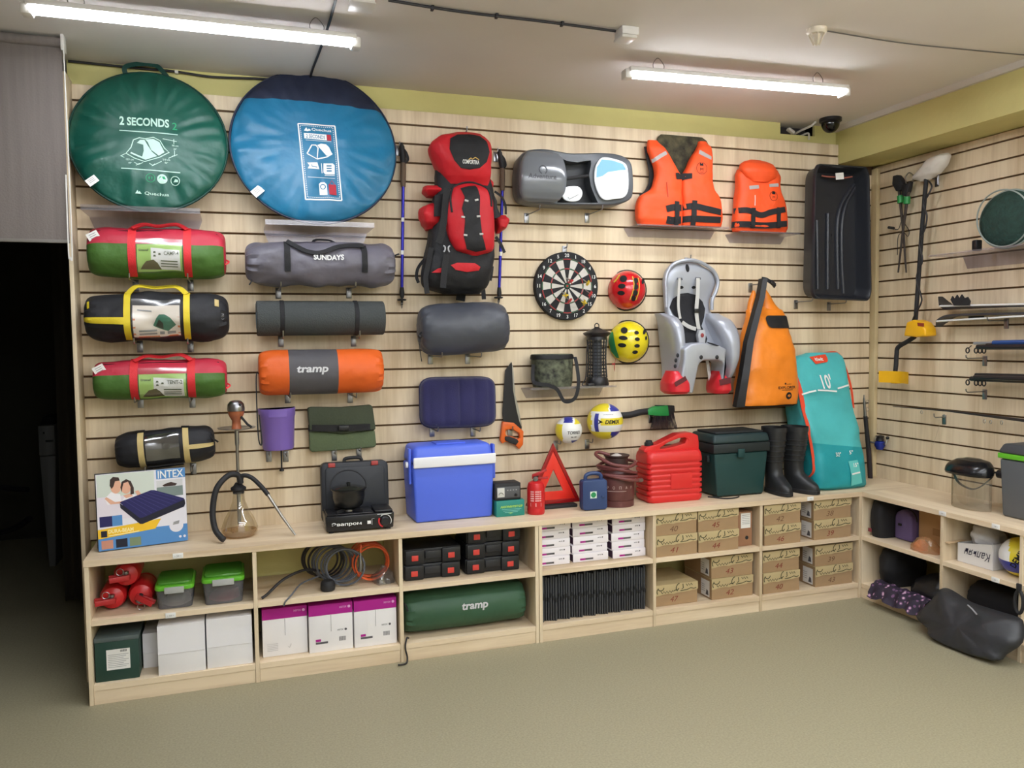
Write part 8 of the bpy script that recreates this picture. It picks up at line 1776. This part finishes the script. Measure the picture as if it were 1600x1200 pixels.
# bundles of fishing rods
def rodset(label, py0, cols, seed, hk):
    f = Fr(1560, py0, .09, 'r'); t = thing('fishing_rods', label, 'fishing rod', f.loc, f.rot)
    x0 = f(1513, py0)[0]
    for k, (dz, m_, r_, xs) in enumerate(cols):
        part('rod_section', MB().tube([(x0 + xs, -.07 - .022 * (k % 3), dz), (x0 + .9, -.07 - .022 * (k % 3), dz + .012)], [r_, r_ * 1.2], 8), m_, t)
    for k in range(4):
        gx = x0 + .005 + .035 * k + .01 * (k * seed % 3)
        part('line_guide', MB().tube([(gx + .011 * math.cos(a), -.10, -.028 + .014 * math.sin(a)) for a in [2 * PI * i / 14 for i in range(14)]], .0038, 6, closed=True), blackp, t)
        part('guide_foot', MB().tube([(gx, -.095, -.016), (gx + .012, -.085, .0)], .0025, 6), blackp, t)
    x, zq = f(1530, py0 + 12, 0); hook(f.ox + x + .04, f.oz + zq - .02, .14, hk, 'r', up=.012)
bk_ = mat('black rod carbon', (34, 33, 36), .3); bl_ = mat('blue rod', (50, 82, 142), .3); wh_ = mat('silver rod', (176, 178, 182), .3, .5)
f0 = Fr(1560, 545, .09, 'r')
rodset('bundle of fishing rods with a blue one, above the black bundle', 540, [(.012, wh_, .008, .02), (.016, bl_, .012, .16), (-.008, bk_, .013, .08), (-.014, bk_, .010, .10), (.002, bk_, .010, .12)], 2, 'under the upper fishing rod bundle')
rodset('bundle of black fishing rods below the one with the blue rod', 592, [(.014, bk_, .012, .03), (-.006, bk_, .014, .02), (.004, bk_, .012, .06), (-.014, mat('dark red rod', (96, 40, 44), .4), .006, .2), (.0, bk_, .007, .05)], 5, 'under the lower fishing rod bundle')
f = Fr(1500, 648, .06, 'r'); P_ = [f(1395, 635), f(1480, 642), f(1600, 657), f(1660, 664)]
t = thing('fishing_rod', 'long thin dark fishing rod lying along the side wall', 'fishing rod', f.loc, f.rot)
part('rod_blank', MB().tube([(p[0], -.06, p[1]) for p in P_], [.002, .005, .009, .010], 8), bk_, t)
for px, py in ((1440, 642), (1475, 648), (1538, 656), (1548, 657), (1565, 658)):
    x, zq = f(px, py); part('line_guide', MB().tube([(x + .007 * math.cos(a), -.06, zq - .008 + .010 * math.sin(a)) for a in [2 * PI * i / 14 for i in range(14)]], .0018, 5, closed=True), steel, t)
x, zq = f(1476, 650, 0); tt = hook(f.ox + x, f.oz + zq, .08, 'under the long thin fishing rod', 'r'); part('line_thread', MB().tube(spline([(0, -.03, -.03), (-.02, -.03, -.09), (-.045, -.03, -.16), (-.06, -.03, -.21)], 4), .001, 4), mat('pale thread', (190, 176, 150), .6), tt)
